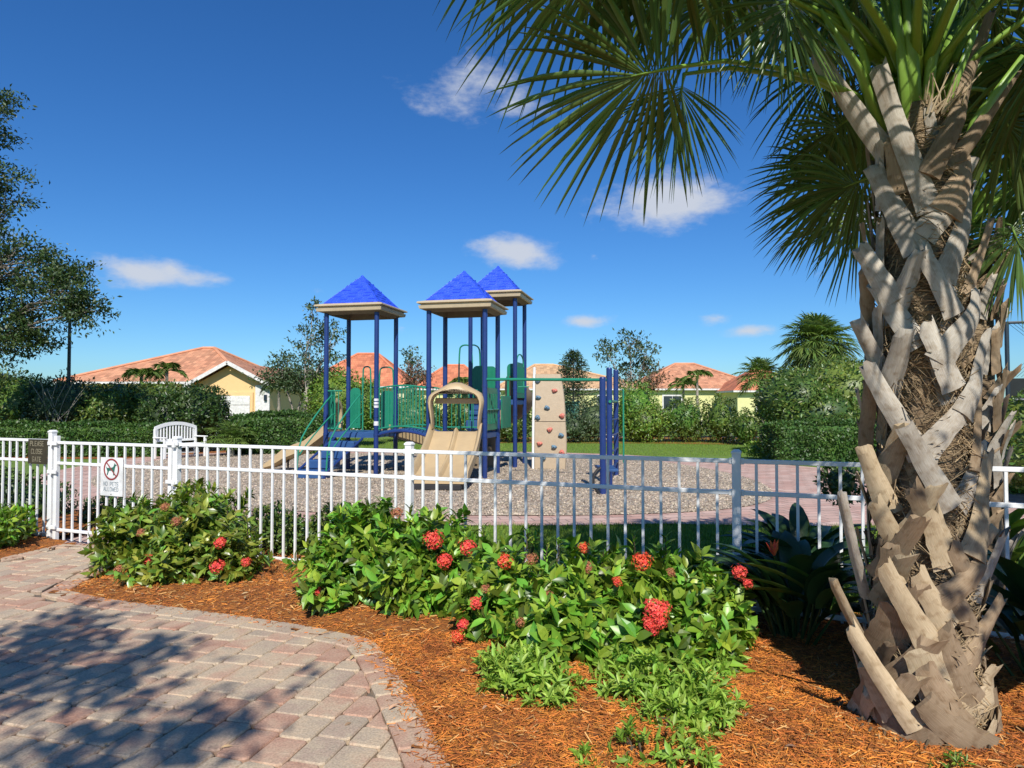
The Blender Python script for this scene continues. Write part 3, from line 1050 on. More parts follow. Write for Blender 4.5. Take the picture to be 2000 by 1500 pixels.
def clip(poly, nx, ny, c):
    """keep nx*x+ny*y >= c"""
    o = []
    for i in range(len(poly)):
        a, b = poly[i], poly[(i + 1) % len(poly)]
        da, db = nx * a[0] + ny * a[1] - c, nx * b[0] + ny * b[1] - c
        if da >= 0: o.append(a)
        if da * db < 0:
            t = da / (da - db); o.append((a[0] + (b[0] - a[0]) * t, a[1] + (b[1] - a[1]) * t))
    return o


def paver_block(mb, poly, r, z1=ZT):
    """a tumbled block with chamfered upper edge, very slightly out of level"""
    # drop tiny edges
    q = [poly[i] for i in range(len(poly)) if math.hypot(poly[i][0] - poly[i - 1][0], poly[i][1] - poly[i - 1][1]) > .012]
    if len(q) < 3: return False
    cx = sum(p[0] for p in q) / len(q); cy = sum(p[1] for p in q) / len(q)
    A = abs(sum(q[i][0] * q[(i + 1) % len(q)][1] - q[(i + 1) % len(q)][0] * q[i][1] for i in range(len(q)))) / 2
    if A < .004: return False
    # soften the corners: cut each corner
    s = []
    for i in range(len(q)):
        a, b, c = q[i - 1], q[i], q[(i + 1) % len(q)]
        l1 = math.hypot(a[0] - b[0], a[1] - b[1]); l2 = math.hypot(c[0] - b[0], c[1] - b[1])
        k = r.uniform(.01, .02)
        s.append((b[0] + (a[0] - b[0]) * min(.4, k / l1), b[1] + (a[1] - b[1]) * min(.4, k / l1)))
        s.append((b[0] + (c[0] - b[0]) * min(.4, k / l2), b[1] + (c[1] - b[1]) * min(.4, k / l2)))
    s = [(x + r.uniform(-.0025, .0025), y + r.uniform(-.0025, .0025)) for x, y in s]
    n = len(s); tx, ty = r.uniform(-.012, .012), r.uniform(-.012, .012); dz = r.uniform(-.0025, .0025)
    v = []
    for sc_, z in ((0, 0.0), (0, z1 - .008), (.009, z1)):
        for x, y in s:
            d = math.hypot(x - cx, y - cy); k = 1 - (sc_ / d if d > 1e-6 else 0)
            X, Y = cx + (x - cx) * k, cy + (y - cy) * k
            v.append((X, Y, z + (dz + (X - cx) * tx + (Y - cy) * ty if z > .01 else 0)))
    f = []
    for rg in range(2):
        for i in range(n):
            f.append((rg * n + i, rg * n + (i + 1) % n, (rg + 1) * n + (i + 1) % n, (rg + 1) * n + i))
    f.append(tuple(2 * n + i for i in range(n)))
    mb.add(v, f)
    return (cx, cy)


def ccw(p):
    return p if sum(p[i][0] * p[(i + 1) % len(p)][1] - p[(i + 1) % len(p)][0] * p[i][1] for i in range(len(p))) > 0 else p[::-1]


blocks = []
th = R(75); u1 = np.array((math.cos(th), math.sin(th))); u2 = np.array((math.sin(th), -math.cos(th)))
BW = .182; BORD = .2
sgn = 1 if ccw(patio) is patio else -1
row = -60
pr = random.Random(3)
for row in range(-90, 55):
    v0 = row * BW; s_ = -14 + pr.uniform(0, .3)
    while s_ < 12:
        Lb = pr.choice((.182, .24, .24, .28, .15))
        a0, a1 = s_ + .004, s_ + Lb - .004
        s_ += Lb
        quad = [u1 * a0 + u2 * (v0 + .004), u1 * a0 + u2 * (v0 + BW - .004), u1 * a1 + u2 * (v0 + BW - .004), u1 * a1 + u2 * (v0 + .004)]
        c = sum(quad) / 4
        if not (-10 < c[0] < 1.2 and -1.5 < c[1] < 9): continue
        ins = bool(inside(patio, c[0], c[1])); dist, bi = seg_dist(c[0], c[1])
        if not ins and dist > .12: continue
        poly = [tuple(q) for q in quad]
        if dist < .5:
            for i in range(len(PA)):
                a = PA[i]; b = PA[(i + 1) % len(PA)]; d = b - a; L_ = np.hypot(*d)
                t = ((c - a) @ d) / L_ / L_
                if not (-.35 < t * 1.0 < 1.35 and -.3 / L_ < t < 1 + .3 / L_): continue
                nrm = np.array((-d[1], d[0])) / L_ * sgn
                if abs((c - a) @ nrm) > .6: continue
                bd = BORD if i < g_edge + 1 else 0
                poly = clip(poly, nrm[0], nrm[1], nrm @ a + bd + .004)
                if len(poly) < 3: break
        if len(poly) < 3: continue
        blocks.append(ccw(poly))
# soldier course along the planted edge
pts = [np.array(p) for p in patio[:g_edge]]
nin = []
for i in range(len(pts)):
    a = pts[max(i - 1, 0)]; b = pts[min(i + 1, len(pts) - 1)]; d = b - a; d = d / np.hypot(*d)
    nin.append(np.array((-d[1], d[0])) * sgn)
for i in range(len(pts) - 1):
    a, b = pts[i], pts[i + 1]; L_ = np.hypot(*(b - a)); k = max(1, round(L_ / .21))
    for j in range(k):
        t0, t1 = j / k, (j + 1) / k
        gap = .003 / L_
        t0 += gap; t1 -= gap
        A_, B_ = a + (b - a) * t0, a + (b - a) * t1
        n0 = nin[i] * (1 - t0) + nin[i + 1] * t0; n1 = nin[i] * (1 - t1) + nin[i + 1] * t1
        blocks.append(ccw([tuple(A_), tuple(B_), tuple(B_ + n1 * (BORD - .003)), tuple(A_ + n0 * (BORD - .003))]))
patio_o = bpy.data.objects.get('patio_base')


def shows(poly):
    cx = sum(p[0] for p in poly) / len(poly); cy = sum(p[1] for p in poly) / len(poly)
    if cy < 2.2: return 1e9
    px = cx / cy * F + 1000; py = 788 + CAM_H * F / cy
    if not (-60 < px < 2060 and py < 1560): return 1e8
    return cy


blocks.sort(key=shows)
rest = MB(); nb = 0
for poly in blocks:
    mb = MB()
    if nb < 296:
        if paver_block(mb, poly, pr):
            mb.build('paver', 'paver', patio_o); nb += 1
    else:
        paver_block(rest, poly, pr)
rest.build('paver_field', 'paver', patio_o, kind='stuff')

# mulch bed ----------------------------------------------------------------
def mulch_h(X, Y):
    d, _ = seg_dist(X, Y)
    m_ = np.minimum(1, d / .35)
    h = .026 + m_ * .045 + m_ * (.022 * np.sin(X * 2.3 + 1) * np.sin(Y * 1.9) + .012 * np.sin(X * 7.1) * np.sin(Y * 6.3 + 2))
    return h


xs = np.arange(-12, 8.01, .08); ys = np.arange(-1.2, 12.01, .08)
XX, YY = np.meshgrid(xs, ys)
HH = mulch_h(XX, YY) + .006 * rs.normal(size=XX.shape)
Vm = np.stack([XX.ravel(), YY.ravel(), HH.ravel()], 1)
nx = len(xs)
ii, jj = np.meshgrid(np.arange(nx - 1), np.arange(len(ys) - 1))
q = (jj * nx + ii).ravel()
cxm, cym = XX[:-1, :-1].ravel() + .04, YY[:-1, :-1].ravel() + .04
side = (cxm - FP.x) * FN.x + (cym - FP.y) * FN.y
sfence = (cxm - FP.x) * FU.x + (cym - FP.y) * FU.y
din = inside(patio, cxm, cym); dd_, _ = seg_dist(cxm, cym)
keep = (side > -.35 - .25 * np.sin(cxm * 1.3)) & ~(din & (dd_ > .1)) & ~((side < .05) & (sfence < -2.8) & (sfence > -4.9))
keep |= (side > -1.7) & (sfence < -4.95)
q = q[keep]
mo = np_mesh('mulch_bed', Vm, np.stack([q, q + 1, q + nx + 1, q + nx], 1), 'mulch_soil', smooth=True)
mo['kind'] = 'structure'


def chips(n, xr, yr, m, wide=(.003, .007), length=(.02, .07), pw=1.0):
    x = rs.uniform(*xr, n); y = yr[0] + (yr[1] - yr[0]) * rs.uniform(0, 1, n) ** pw
    d, _ = seg_dist(x, y); ins = inside(patio, x, y)
    sd = (x - FP.x) * FN.x + (y - FP.y) * FN.y
    ss = (x - FP.x) * FU.x + (y - FP.y) * FU.y
    k = (~ins | (d < .012 + .03 * (rs.uniform(size=n) ** 6) * 6)) & (sd > -.3) & ~((sd < .05) & (ss < -2.8) & (ss > -4.9)) & (np.abs(x / y) < .95)
    x, y, ins = x[k], y[k], ins[k]; n = len(x)
    z = np.where(ins, ZT + .003, mulch_h(x, y) + rs.uniform(-.004, .016, n))
    an = rs.uniform(0, 2 * np.pi, n)
    D = np.stack([np.cos(an), np.sin(an), rs.normal(size=n) * .22], 1)
    N = np.stack([rs.normal(size=n) * .35, rs.normal(size=n) * .35, np.ones(n)], 1)
    L = rs.uniform(*length, n)
    V, Fc = instance(T_chip(), np.stack([x, y, z], 1), D, N, L, rs.uniform(*wide, n))
    # thickness follows the width, not the length
    return np_mesh('mulch_chips', V, Fc, m, kind='stuff')


tv_, tf_ = T_chip()
_old = T_chip


def T_chip():
    v, f = _old(); v = v.copy(); v[:, 2] *= .12
    return v, f


chips(95000, (-4.5, 4.0), (2.7, 7.5), 'mulch_chip', wide=(.0025, .006), length=(.014, .05), pw=1.5)
chips(75000, (-1.2, 3.0), (2.6, 4.8), 'mulch_chip', wide=(.002, .0045), length=(.012, .055))
chips(9000, (-4.5, 3.5), (2.7, 7.5), 'mulch_chip_pale', pw=1.4)
chips(9000, (-9, -4.0), (6.0, 10.5), 'mulch_chip', wide=(.005, .01), length=(.03, .08))

# fallen leaves on the mulch and the paving
n = 260
x = rs.uniform(-4.5, 3.2, n); y = rs.uniform(2.8, 7.0, n); ins = inside(patio, x, y)
k = (np.array([fence_side(a, b) for a, b in zip(x, y)]) > .1) & (~ins | (rs.uniform(size=n) < .16))
x, y, ins = x[k], y[k], ins[k]
zz_ = np.where(ins, ZT + .004, mulch_h(x, y) + .018)
V, Fc = instance(T_leaf(), np.stack([x, y, zz_], 1), np.stack([rs.normal(size=len(x)), rs.normal(size=len(x)), rs.uniform(0, .25, len(x))], 1), np.stack([rs.normal(size=len(x)) * .3, rs.normal(size=len(x)) * .3, np.ones(len(x))], 1),
                 rs.uniform(.03, .065, len(x)), rs.uniform(.025, .05, len(x)))
mat('dry_leaf', (.4, .26, .13), (.26, .17, .1), rough=.8, scale=5, rand=.4, sat=.03, island=True)
np_mesh('fallen_leaves', V, Fc, 'dry_leaf', kind='stuff')

# ------------------------------------------------------------------ fence
TOP, MIDR, BOT = 1.23, .985, .1


def rail(mb, s0, s1, z):
    mb.box((fence_pt((s0 + s1) / 2, z)), (abs(s1 - s0), .028, .034), ax=FU, az=(0, 0, 1), bev=.003)


def post(parent, s, h=1.29, w=.066):
    mb = MB(); mb.box(fence_pt(s, h / 2), (w, w, h), ax=FU, az=(0, 0, 1), bev=.004)
    p = mb.build('post', 'white_paint', parent)
    mb = MB(); c = fence_pt(s, h)
    a, b = w / 2 + .005, w / 2 - .012
    rings = [[c + FU * (i * q) + FN * (j * q) + Vector((0, 0, z)) for i, j in ((-1, -1), (1, -1), (1, 1), (-1, 1))] for q, z in ((a, .0005), (a, .014), (b, .03))]
    mb.loft(rings); mb.build('post_cap', 'white_paint', p)
    return p


picket_mesh = {}


def picket(parent, s, z0, z1, w=.0215):
    key = (round(z0, 3), round(z1, 3))
    if key not in picket_mesh:
        mb = MB(); mb.box((0, 0, (z0 + z1) / 2), (w, w, z1 - z0), ax=FU, az=(0, 0, 1), bev=.002)
        me = bpy.data.meshes.new('picket'); me.from_pydata([tuple(v) for v in mb.v], [], mb.f); me.materials.append(MATS['white_paint'])
        picket_mesh[key] = me
    o = bpy.data.objects.new('picket', picket_mesh[key]); C.objects.link(o); o.parent = parent
    o.location = fence_pt(s) - wpos(parent)
    return o


def panel(parent, s0, s1, n):
    g = .033
    for z in (TOP, MIDR, BOT):
        mb = MB(); rail(mb, s0 + g, s1 - g, z); mb.build('rail', 'white_paint', parent)
        for s in (s0 + g + .012, s1 - g - .012):
            mb = MB(); mb.box(fence_pt(s, z), (.024, .04, .046), ax=FU, az=(0, 0, 1), bev=.003); mb.build('rail_bracket', 'white_paint', parent)
    for i in range(n):
        s = s0 + (s1 - s0) * (i + 1) / (n + 1)
        picket(parent, s, .02, TOP)


PAN = 2.925
fm = thing('picket_fence', 'long white aluminium picket fence behind the flowering bushes, right of the gate', 'fence', fence_pt(-PAN), 'white fence along the playground')
for k in range(-1, 4):
    post(fm, k * PAN)
for k in range(-1, 3):
    panel(fm, k * PAN, (k + 1) * PAN, 19)
SG = -PAN - 2.02                         # hinge post of the gate
fl = thing('picket_fence', 'short white picket fence run at the left edge, carrying the brown notice', 'fence', fence_pt(SG), 'white fence along the playground')
post(fl, SG, 1.33); post(fl, SG - 2.6); post(fl, SG - 5.2)
panel(fl, SG - 2.6, SG, 19)
panel(fl, SG - 5.2, SG - 2.6, 19)
gt = thing('gate', 'white picket gate with self closing hinges and a no pets sign', 'gate', fence_pt(SG + .07))
g0, g1 = SG + .085, -PAN - .085
for s in (g0, g1):
    mb = MB(); mb.box(fence_pt(s, .655), (.05, .05, 1.27), ax=FU, az=(0, 0, 1), bev=.004); mb.build('stile', 'white_paint', gt)
for z in (TOP - .02, MIDR - .02, .17):
    mb = MB(); rail(mb, g0 + .025, g1 - .025, z); mb.build('rail', 'white_paint', gt)
for i in range(12):
    picket(gt, g0 + (g1 - g0) * (i + 1) / 13, .05, TOP - .02)
for z in (1.2, .86, .2):
    mb = MB(); mb.box(fence_pt((g0 + SG) / 2 + .01, z) + FN * .04, (.15, .02, .045), ax=FU, az=(0, 0, 1), bev=.004)
    mb.tube([fence_pt((g0 + SG) / 2 + .005, z - .035) + FN * .05, fence_pt((g0 + SG) / 2 + .005, z + .035) + FN * .05], .011, 8)
    mb.build('hinge', 'white_paint', gt)
for z in (.82, 1.24):
    mb = MB(); mb.box(fence_pt(g1 + .055, z) + FN * .04, (.17, .024, .04), ax=FU, az=(0, 0, 1), bev=.004)
    mb.box(fence_pt(g1 + .1, z - .012) + FN * .058, (.04, .03, .06), ax=FU, az=(0, 0, 1), bev=.004)
    mb.build('latch', 'white_paint', gt)


# stroke lettering in real depth
GL = {'P': [[(0, 0), (0, 1), (.7, 1), (.8, .9), (.8, .6), (.7, .5), (0, .5)]], 'L': [[(0, 1), (0, 0), (.7, 0)]],
      'E': [[(.75, 0), (0, 0), (0, 1), (.75, 1)], [(0, .5), (.6, .5)]], 'A': [[(0, 0), (.4, 1), (.8, 0)], [(.15, .35), (.65, .35)]],
      'S': [[(0, .12), (.15, 0), (.65, 0), (.8, .14), (.8, .4), (.65, .5), (.15, .5), (0, .62), (0, .88), (.15, 1), (.65, 1), (.8, .88)]],
      'C': [[(.8, .15), (.65, 0), (.15, 0), (0, .15), (0, .85), (.15, 1), (.65, 1), (.8, .85)]],
      'O': [[(.15, 0), (.65, 0), (.8, .15), (.8, .85), (.65, 1), (.15, 1), (0, .85), (0, .15), (.15, 0)]],
      'G': [[(.8, .85), (.65, 1), (.15, 1), (0, .85), (0, .15), (.15, 0), (.65, 0), (.8, .15), (.8, .45), (.5, .45)]],
      'T': [[(0, 1), (.8, 1)], [(.4, 1), (.4, 0)]], 'N': [[(0, 0), (0, 1), (.75, 0), (.75, 1)]],
      'W': [[(0, 1), (.2, 0), (.45, .7), (.7, 0), (.9, 1)]], 'D': [[(0, 0), (0, 1), (.55, 1), (.8, .8), (.8, .2), (.55, 0), (0, 0)]]}


def text(mb, s, org, ux, uz, h, wr=.7, adv=1.12, th=.14, depth=.002, nrm=FN):
    """centred line of stroke letters on plane org, ux across, uz up"""
    tot = len(s) * h * wr * adv
    x0 = -tot / 2
    for ch in s:
        for st in GL.get(ch, []):
            for i in range(len(st) - 1):
                a = org + ux * (x0 + st[i][0] * h * wr) + uz * (st[i][1] * h)
                b = org + ux * (x0 + st[i + 1][0] * h * wr) + uz * (st[i + 1][1] * h)
                d = (b - a); L_ = d.length; d.normalize()
                mb.box((a + b) / 2 + nrm * (depth / 2 + .0004 * (i % 3)), (L_ + h * th * .8, h * th, depth), ax=d, az=nrm)
        x0 += h * wr * adv


UZ = Vector((0, 0, 1))
# brown notice
pA = fence_pt(-5.158)
q0, q1 = .895, 1.295
cs = Vector((pA.x, pA.y, (q0 + q1) / 2)) + FN * .034
sb = thing('notice_sign', 'small dark brown notice reading please close gate, on the left fence', 'sign', cs)
mb = MB(); mb.box(cs, (.345, .01, q1 - q0 - .1), ax=FU, az=UZ, bev=.002); mb.build('sign_board', 'sign_brown', sb)
mb = MB()
for k, w_ in enumerate(('PLEASE', 'CLOSE', 'GATE')):
    text(mb, w_, cs + FN * .0055 + UZ * (.07 - k * .095), FU, UZ, .055, wr=.66, adv=1.18, th=.13)
mb.build('lettering', 'sign_tan', sb)
# no pets sign
sp = (fence_pt(-3.893, .84) + FN * .030)
sn = thing('no_pets_sign', 'white rectangular sign with crossed out dog in red ring on the gate', 'sign', sp)
mb = MB(); mb.box(sp, (.36, .006, .44), ax=FU, az=UZ, bev=.002); mb.build('sign_board', 'sign_white', sn)
rc = sp + UZ * .085 + FN * .0035


def ringm(mb, c, r0, r1, n=36, d=.002, nrm=FN, ux=FU):
    v = []
    for i in range(n):
        a = 2 * math.pi * i / n
        e = ux * math.cos(a) + UZ * math.sin(a)
        v += [c + e * r0 + nrm * d, c + e * r1 + nrm * d, c + e * r1, c + e * r0]
    f = []
    for i in range(n):
        j = (i + 1) % n
        for k in range(4):
            f.append((i * 4 + k, j * 4 + k, j * 4 + (k + 1) % 4, i * 4 + (k + 1) % 4))
    mb.add(v, f)


mb = MB(); ringm(mb, rc, .105, .124, d=.003)
e = (FU - UZ).normalized(); mb.box(rc + FN * .0032, (.215, .014, .0016), ax=e, az=FN)
mb.build('prohibition_ring', 'sign_red', sn)
dog = [(-.072, .03), (-.055, .012), (-.04, .012), (.0, .016), (.02, .02), (.034, .042), (.036, .058), (.046, .046), (.06, .044), (.066, .036), (.05, .03), (.044, .012), (.038, -.012),
       (.034, -.052), (.022, -.052), (.022, -.018), (.0, -.012), (-.03, -.014), (-.046, -.052), (-.058, -.052), (-.05, -.02), (-.06, .0)]
from mathutils.geometry import tessellate_polygon
dv = [rc + FU * (x * 1.28) + UZ * (y * 1.28) + FN * .0012 for x, y in dog]
mb = MB(); mb.add(dv, [tuple(t) for t in tessellate_polygon([[Vector((x, y, 0)) for x, y in dog]])]); mb.build('dog_symbol', 'sign_green', sn)
mb = MB(); text(mb, 'NO PETS', sp + FN * .003 + UZ * -.102, FU, UZ, .042, wr=.72, adv=1.15, th=.15)
text(mb, 'ALLOWED', sp + FN * .003 + UZ * -.162, FU, UZ, .042, wr=.72, adv=1.15, th=.15)
mb.build('lettering', 'sign_grey', sn)
mb = MB(); ringm(mb, sp + UZ * -.2 + FN * .003, .001, .007, 10, .003); mb.build('bolt', 'pole_dark', sn)

# ------------------------------------------------------------------ playground
U = Vector((math.cos(R(-13)), math.sin(R(-13)), 0))
Vd = Vector((math.sin(R(13)), math.cos(R(13)), 0))
play = thing('play_structure', 'large play structure of three blue roofed towers with slides, bridge and climbing wall', 'playground', (-1.6, 16.2, 0))


def straight(name, a, b, r, m, parent=play, n=10):
    mb = MB(); mb.tube([a, b], r, n); return mb.build(name, m, parent, smooth=True)


def curve(pts, it=2):
    pts = [Vector(p) for p in pts]
    for _ in range(it):
        q = [pts[0]]
        for i in range(len(pts) - 1):
            q += [pts[i].lerp(pts[i + 1], .25), pts[i].lerp(pts[i + 1], .75)]
        pts = q + [pts[-1]]
    return pts


def bent(name, pts, r, m, parent=play, n=8, it=2):
    mb = MB(); mb.tube(curve(pts, it), r, n); return mb.build(name, m, parent, smooth=True)


def tower(fr, su, sv, ph, name_label, eave_over=.22):
    """posts, canopy: fr = front right post foot"""
    fr = Vector(fr); fl_ = fr - U * su; br = fr + Vd * sv; bl = fl_ + Vd * sv
    for p in (fr, fl_, br, bl):
        po = straight('post', p - UZ * .05, p + UZ * ph, .057, 'blue_steel', n=14)
        mb = MB()
        for z in (1.35, 2.05, .92):
            mb.tube([p + UZ * z, p + UZ * (z + .05)], .064, 12)
        mb.build('clamp', 'blue_steel', po, smooth=True)
    c = (fr + fl_ + br + bl) / 4
    hu, hv = su / 2 + eave_over, sv / 2 + eave_over
    can = None

    def ring(q, z, hu=hu, hv=hv):
        return [c + U * (i * (hu + q)) + Vd * (j * (hv + q)) + UZ * z for i, j in ((-1, -1), (1, -1), (1, 1), (-1, 1))]
    mb = MB()
    # stepped tan fascia, hollow below
    mb.loft([ring(-.20, ph + .245), ring(-.02, ph + .20), ring(0, ph + .185), ring(0, ph + .16), ring(-.07, ph + .145), ring(-.075, ph + .115), ring(-.03, ph + .11),
             ring(-.045, ph + .04), ring(-.09, ph + .03), ring(-.10, ph + .05)], cap=False)
    can = mb.build('canopy', 'tan_fascia', play)
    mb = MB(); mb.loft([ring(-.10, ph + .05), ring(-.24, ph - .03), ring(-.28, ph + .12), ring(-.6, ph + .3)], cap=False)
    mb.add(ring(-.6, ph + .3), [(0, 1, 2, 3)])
    mb.build('soffit', 'soffit_brown', can)
    # stepped shingle courses
    n = 9; rings = []
    zb, zt = ph + .235, ph + .235 + .76
    for k in range(n):
        f0, f1 = k / n, (k + 1) / n
        q0_, q1_ = 1 - f0 * .985, 1 - f1 * .985
        rings.append([c + U * (i * (hu - .17) * q0_) + Vd * (j * (hv - .17) * q0_) + UZ * (zb + (zt - zb) * f0 + .004) for i, j in ((-1, -1), (1, -1), (1, 1), (-1, 1))])
        rings.append([c + U * (i * (hu - .17) * (q1_ + .018)) + Vd * (j * (hv - .17) * (q1_ + .018)) + UZ * (zb + (zt - zb) * f1 - .004) for i, j in ((-1, -1), (1, -1), (1, 1), (-1, 1))])
    mb = MB(); mb.loft(rings)
    # tab joints
    for sd in range(4):
        i0, j0 = ((-1, -1), (1, -1), (1, 1), (-1, 1))[sd]; i1, j1 = ((1, -1), (1, 1), (-1, 1), (-1, -1))[sd]
        for k in range(n - 1):
            f_ = (k + .45) / n; q_ = 1 - f_ * .985 + .012
            A_ = c + U * (i0 * (hu - .17) * q_) + Vd * (j0 * (hv - .17) * q_); B_ = c + U * (i1 * (hu - .17) * q_) + Vd * (j1 * (hv - .17) * q_)
            m_ = max(2, int((A_ - B_).length / .19))
            for t in range(m_):
                if (t + k) % 2: continue
                p = A_.lerp(B_, (t + .5 + .5 * (k % 2)) / (m_ + .5)) + UZ * (zb + (zt - zb) * f_ + .003)
                dd = (B_ - A_).normalized(); nn = Vector((dd.y, -dd.x, .95)).normalized()
                mb.box(p, ((A_ - B_).length / m_ * .9, (zt - zb) / n * .85, .005), ax=dd, az=nn)
    rf = mb.build('roof', 'roof_blue', can)
    mb = MB(); mb.tube([c + UZ * (zt - .03), c + UZ * (zt + .015)], [.05, .02], 8); mb.build('finial', 'roof_blue', rf)
    for i, j in ((-1, -1), (1, -1), (1, 1), (-1, 1)):
        mb = MB(); a = c + U * (i * (hu - .17)) + Vd * (j * (hv - .17)) + UZ * (zb + .012); mb.tube([a, c + UZ * zt], .014, 5); mb.build('ridge', 'roof_blue', rf)
    return fr, fl_, br, bl, c


def deck(c, hu, hv, z, name='deck'):
    mb = MB(); mb.box(c + UZ * (z - .03), (2 * hu, 2 * hv, .06), ax=U, az=UZ, bev=.01)
    o = mb.build(name, 'blue_deck', play)
    mb = MB()
    for s in (-1, 1):
        mb.box(c + Vd * (s * (hv + .012)) + UZ * (z - .075), (2 * hu, .02, .11), ax=U, az=UZ)
        mb.box(c + U * (s * (hu + .012)) + UZ * (z - .0755), (2 * hv, .02, .109), ax=Vd, az=UZ)
    mb.build('deck_skirt', 'blue_deck', o)
    return o


def barrier(a, b, z0, z1, n=8, arch=0.0, name='barrier', r=.011):
    """green railing from a to b: rails and vertical bars, each bar its own piece"""
    a, b = Vector(a), Vector(b)
    def zz(t, z): return z + arch * 4 * t * (1 - t)
    mb = MB()
    mb.tube([a.lerp(b, t) + UZ * zz(t, z1) for t in [i / 10 for i in range(11)]], .019, 8)
    o = mb.build(name, 'green_steel', play, smooth=True)
    mb = MB(); mb.tube([a.lerp(b, t) + UZ * zz(t, z0) for t in [i / 10 for i in range(11)]], .019, 8)
    mb.build('lower_rail', 'green_steel', o, smooth=True)
    for i in range(n):
        t = (i + 1) / (n + 1)
        p = a.lerp(b, t)
        mb = MB(); mb.tube([p + UZ * zz(t, z0), p + UZ * zz(t, z1)], r, 6); mb.build('baluster', 'green_steel', o, smooth=True)
    return o


def solid_panel(a, b, z0, z1, name='panel', rounded=.12, holes=True, th=.03):
    """moulded green plastic panel with rounded top and raised ribs"""
    a, b = Vector(a), Vector(b); L_ = (b - a).length; d = (b - a).normalized(); nn = d.cross(UZ)
    out_ = []
    for i in range(7):
        an = math.pi / 2 * i / 6
        out_.append((rounded - rounded * math.cos(an), z1 - rounded + rounded * math.sin(an)))
    out_ = [(0, z0)] + out_
    out_ += [(L_ - x, z) for x, z in out_[::-1]]
    rings = [[a + d * x + UZ * z + nn * (s * th / 2) for x, z in out_] for s in (-1, 1)]
    mb = MB(); mb.loft(rings); o = mb.build(name, 'green_plastic', play)
    mb = MB()
    k = max(2, int(L_ / .16))
    for i in range(k):
        x = L_ * (i + 1) / (k + 1)
        for s in (-1, 1):
            mb.box(a + d * x + UZ * ((z0 + z1) / 2) + nn * (s * (th / 2 + .006)), (.04, .012, (z1 - z0) * .72), ax=d, az=UZ, bev=.004)
    mb.build('rib', 'green_plastic', o)
    return o


# tower one (left), tower two (middle), tower three (right rear)
t1 = tower((-3.2, 16.1, 0), 1.30, 1.17, 3.84, 1)
t2 = tower((-.608, 15.3, 0), 1.33, 1.17, 3.80, 2)
t3 = tower((.08, 17.9, 0), 1.22, 1.2, 4.44, 3)
D1, D2, D3 = 1.0, 1.02, 1.78
deck(t1[4], .62, .56, D1); deck(t2[4], .64, .56, D2); deck(t3[4], .58, .57, D3)
fr1, fl1, br1, bl1, c1_ = t1; fr2, fl2, br2, bl2, c2_ = t2; fr3, fl3, br3, bl3, c3_ = t3
# white stickers on the front post of tower one
for z in (1.74, 1.66, 1.58, 1.16):
    mb = MB(); mb.tube([fr1 + UZ * z, fr1 + UZ * (z + .055 if z > 1.2 else z + .1)], .0585, 14, cap=False)
    mb.build('warning_sticker', 'sticker_white', play)
# bridge between one and two: arched deck of planks with bar railings
A0, A1 = fr1 + U * .06, fl2 - U * .06
B0, B1 = br1 + U * .06, bl2 - U * .06
NP = 11
for i in range(NP):
    t = (i + .5) / NP; z = D1 + .10 * 4 * t * (1 - t)
    ca = A0.lerp(A1, t); cb = B0.lerp(B1, t)
    sl = .10 * 4 * (1 - 2 * t) / (A1 - A0).length
    ax = (A1 - A0).normalized() + UZ * sl; ax.normalize()
    mb = MB(); ay = (cb - ca).normalized(); mb.box((ca + cb) / 2 + UZ * (z - .03), ((A1 - A0).length / NP - .006, (cb - ca).length - .06, .05), ax=ax, ay=ay, bev=.006)
    mb.build('bridge_plank', 'blue_deck', play)
for a, b in ((A0, A1), (B0, B1)):
    mb = MB(); mb.tube([a.lerp(b, t) + UZ * (D1 - .06 + .10 * 4 * t * (1 - t)) for t in [i / 10 for i in range(11)]], .03, 8); mb.build('bridge_beam', 'blue_steel', play, smooth=True)
barrier(A0, A1, D1 + .08, D1 + 1.03, 13, .07, 'bridge_railing')
barrier(B0, B1, D1 + .08, D1 + 1.03, 13, .07, 'bridge_railing')

# tower one: green enclosure panels and hoop handles
solid_panel(fl1 + Vd * .08, fl1 + Vd * .42, D1 + .06, D1 + 1.0)
solid_panel(bl1 + U * .06, bl1 + U * .34, D1 + .05, D1 + 1.08)
solid_panel(br1 - U * .40, br1 - U * .06, D1 + .05, D1 + 1.0)
for a, b, h in ((bl1 + U * .40, bl1 + U * .62, 1.62), (bl1 + U * .85, br1 - U * .06, 1.6)):
    bent('hoop_handle', [a + UZ * (D1 + .0), a + UZ * (D1 + h - .12), a.lerp(b, .15) + UZ * (D1 + h), a.lerp(b, .85) + UZ * (D1 + h), b + UZ * (D1 + h - .12), b + UZ * (D1 + .3)], .02, 'green_steel')
barrier(fl1 + U * .05, fl1 + U * .42, D1 + .08, D1 + .98, 3)
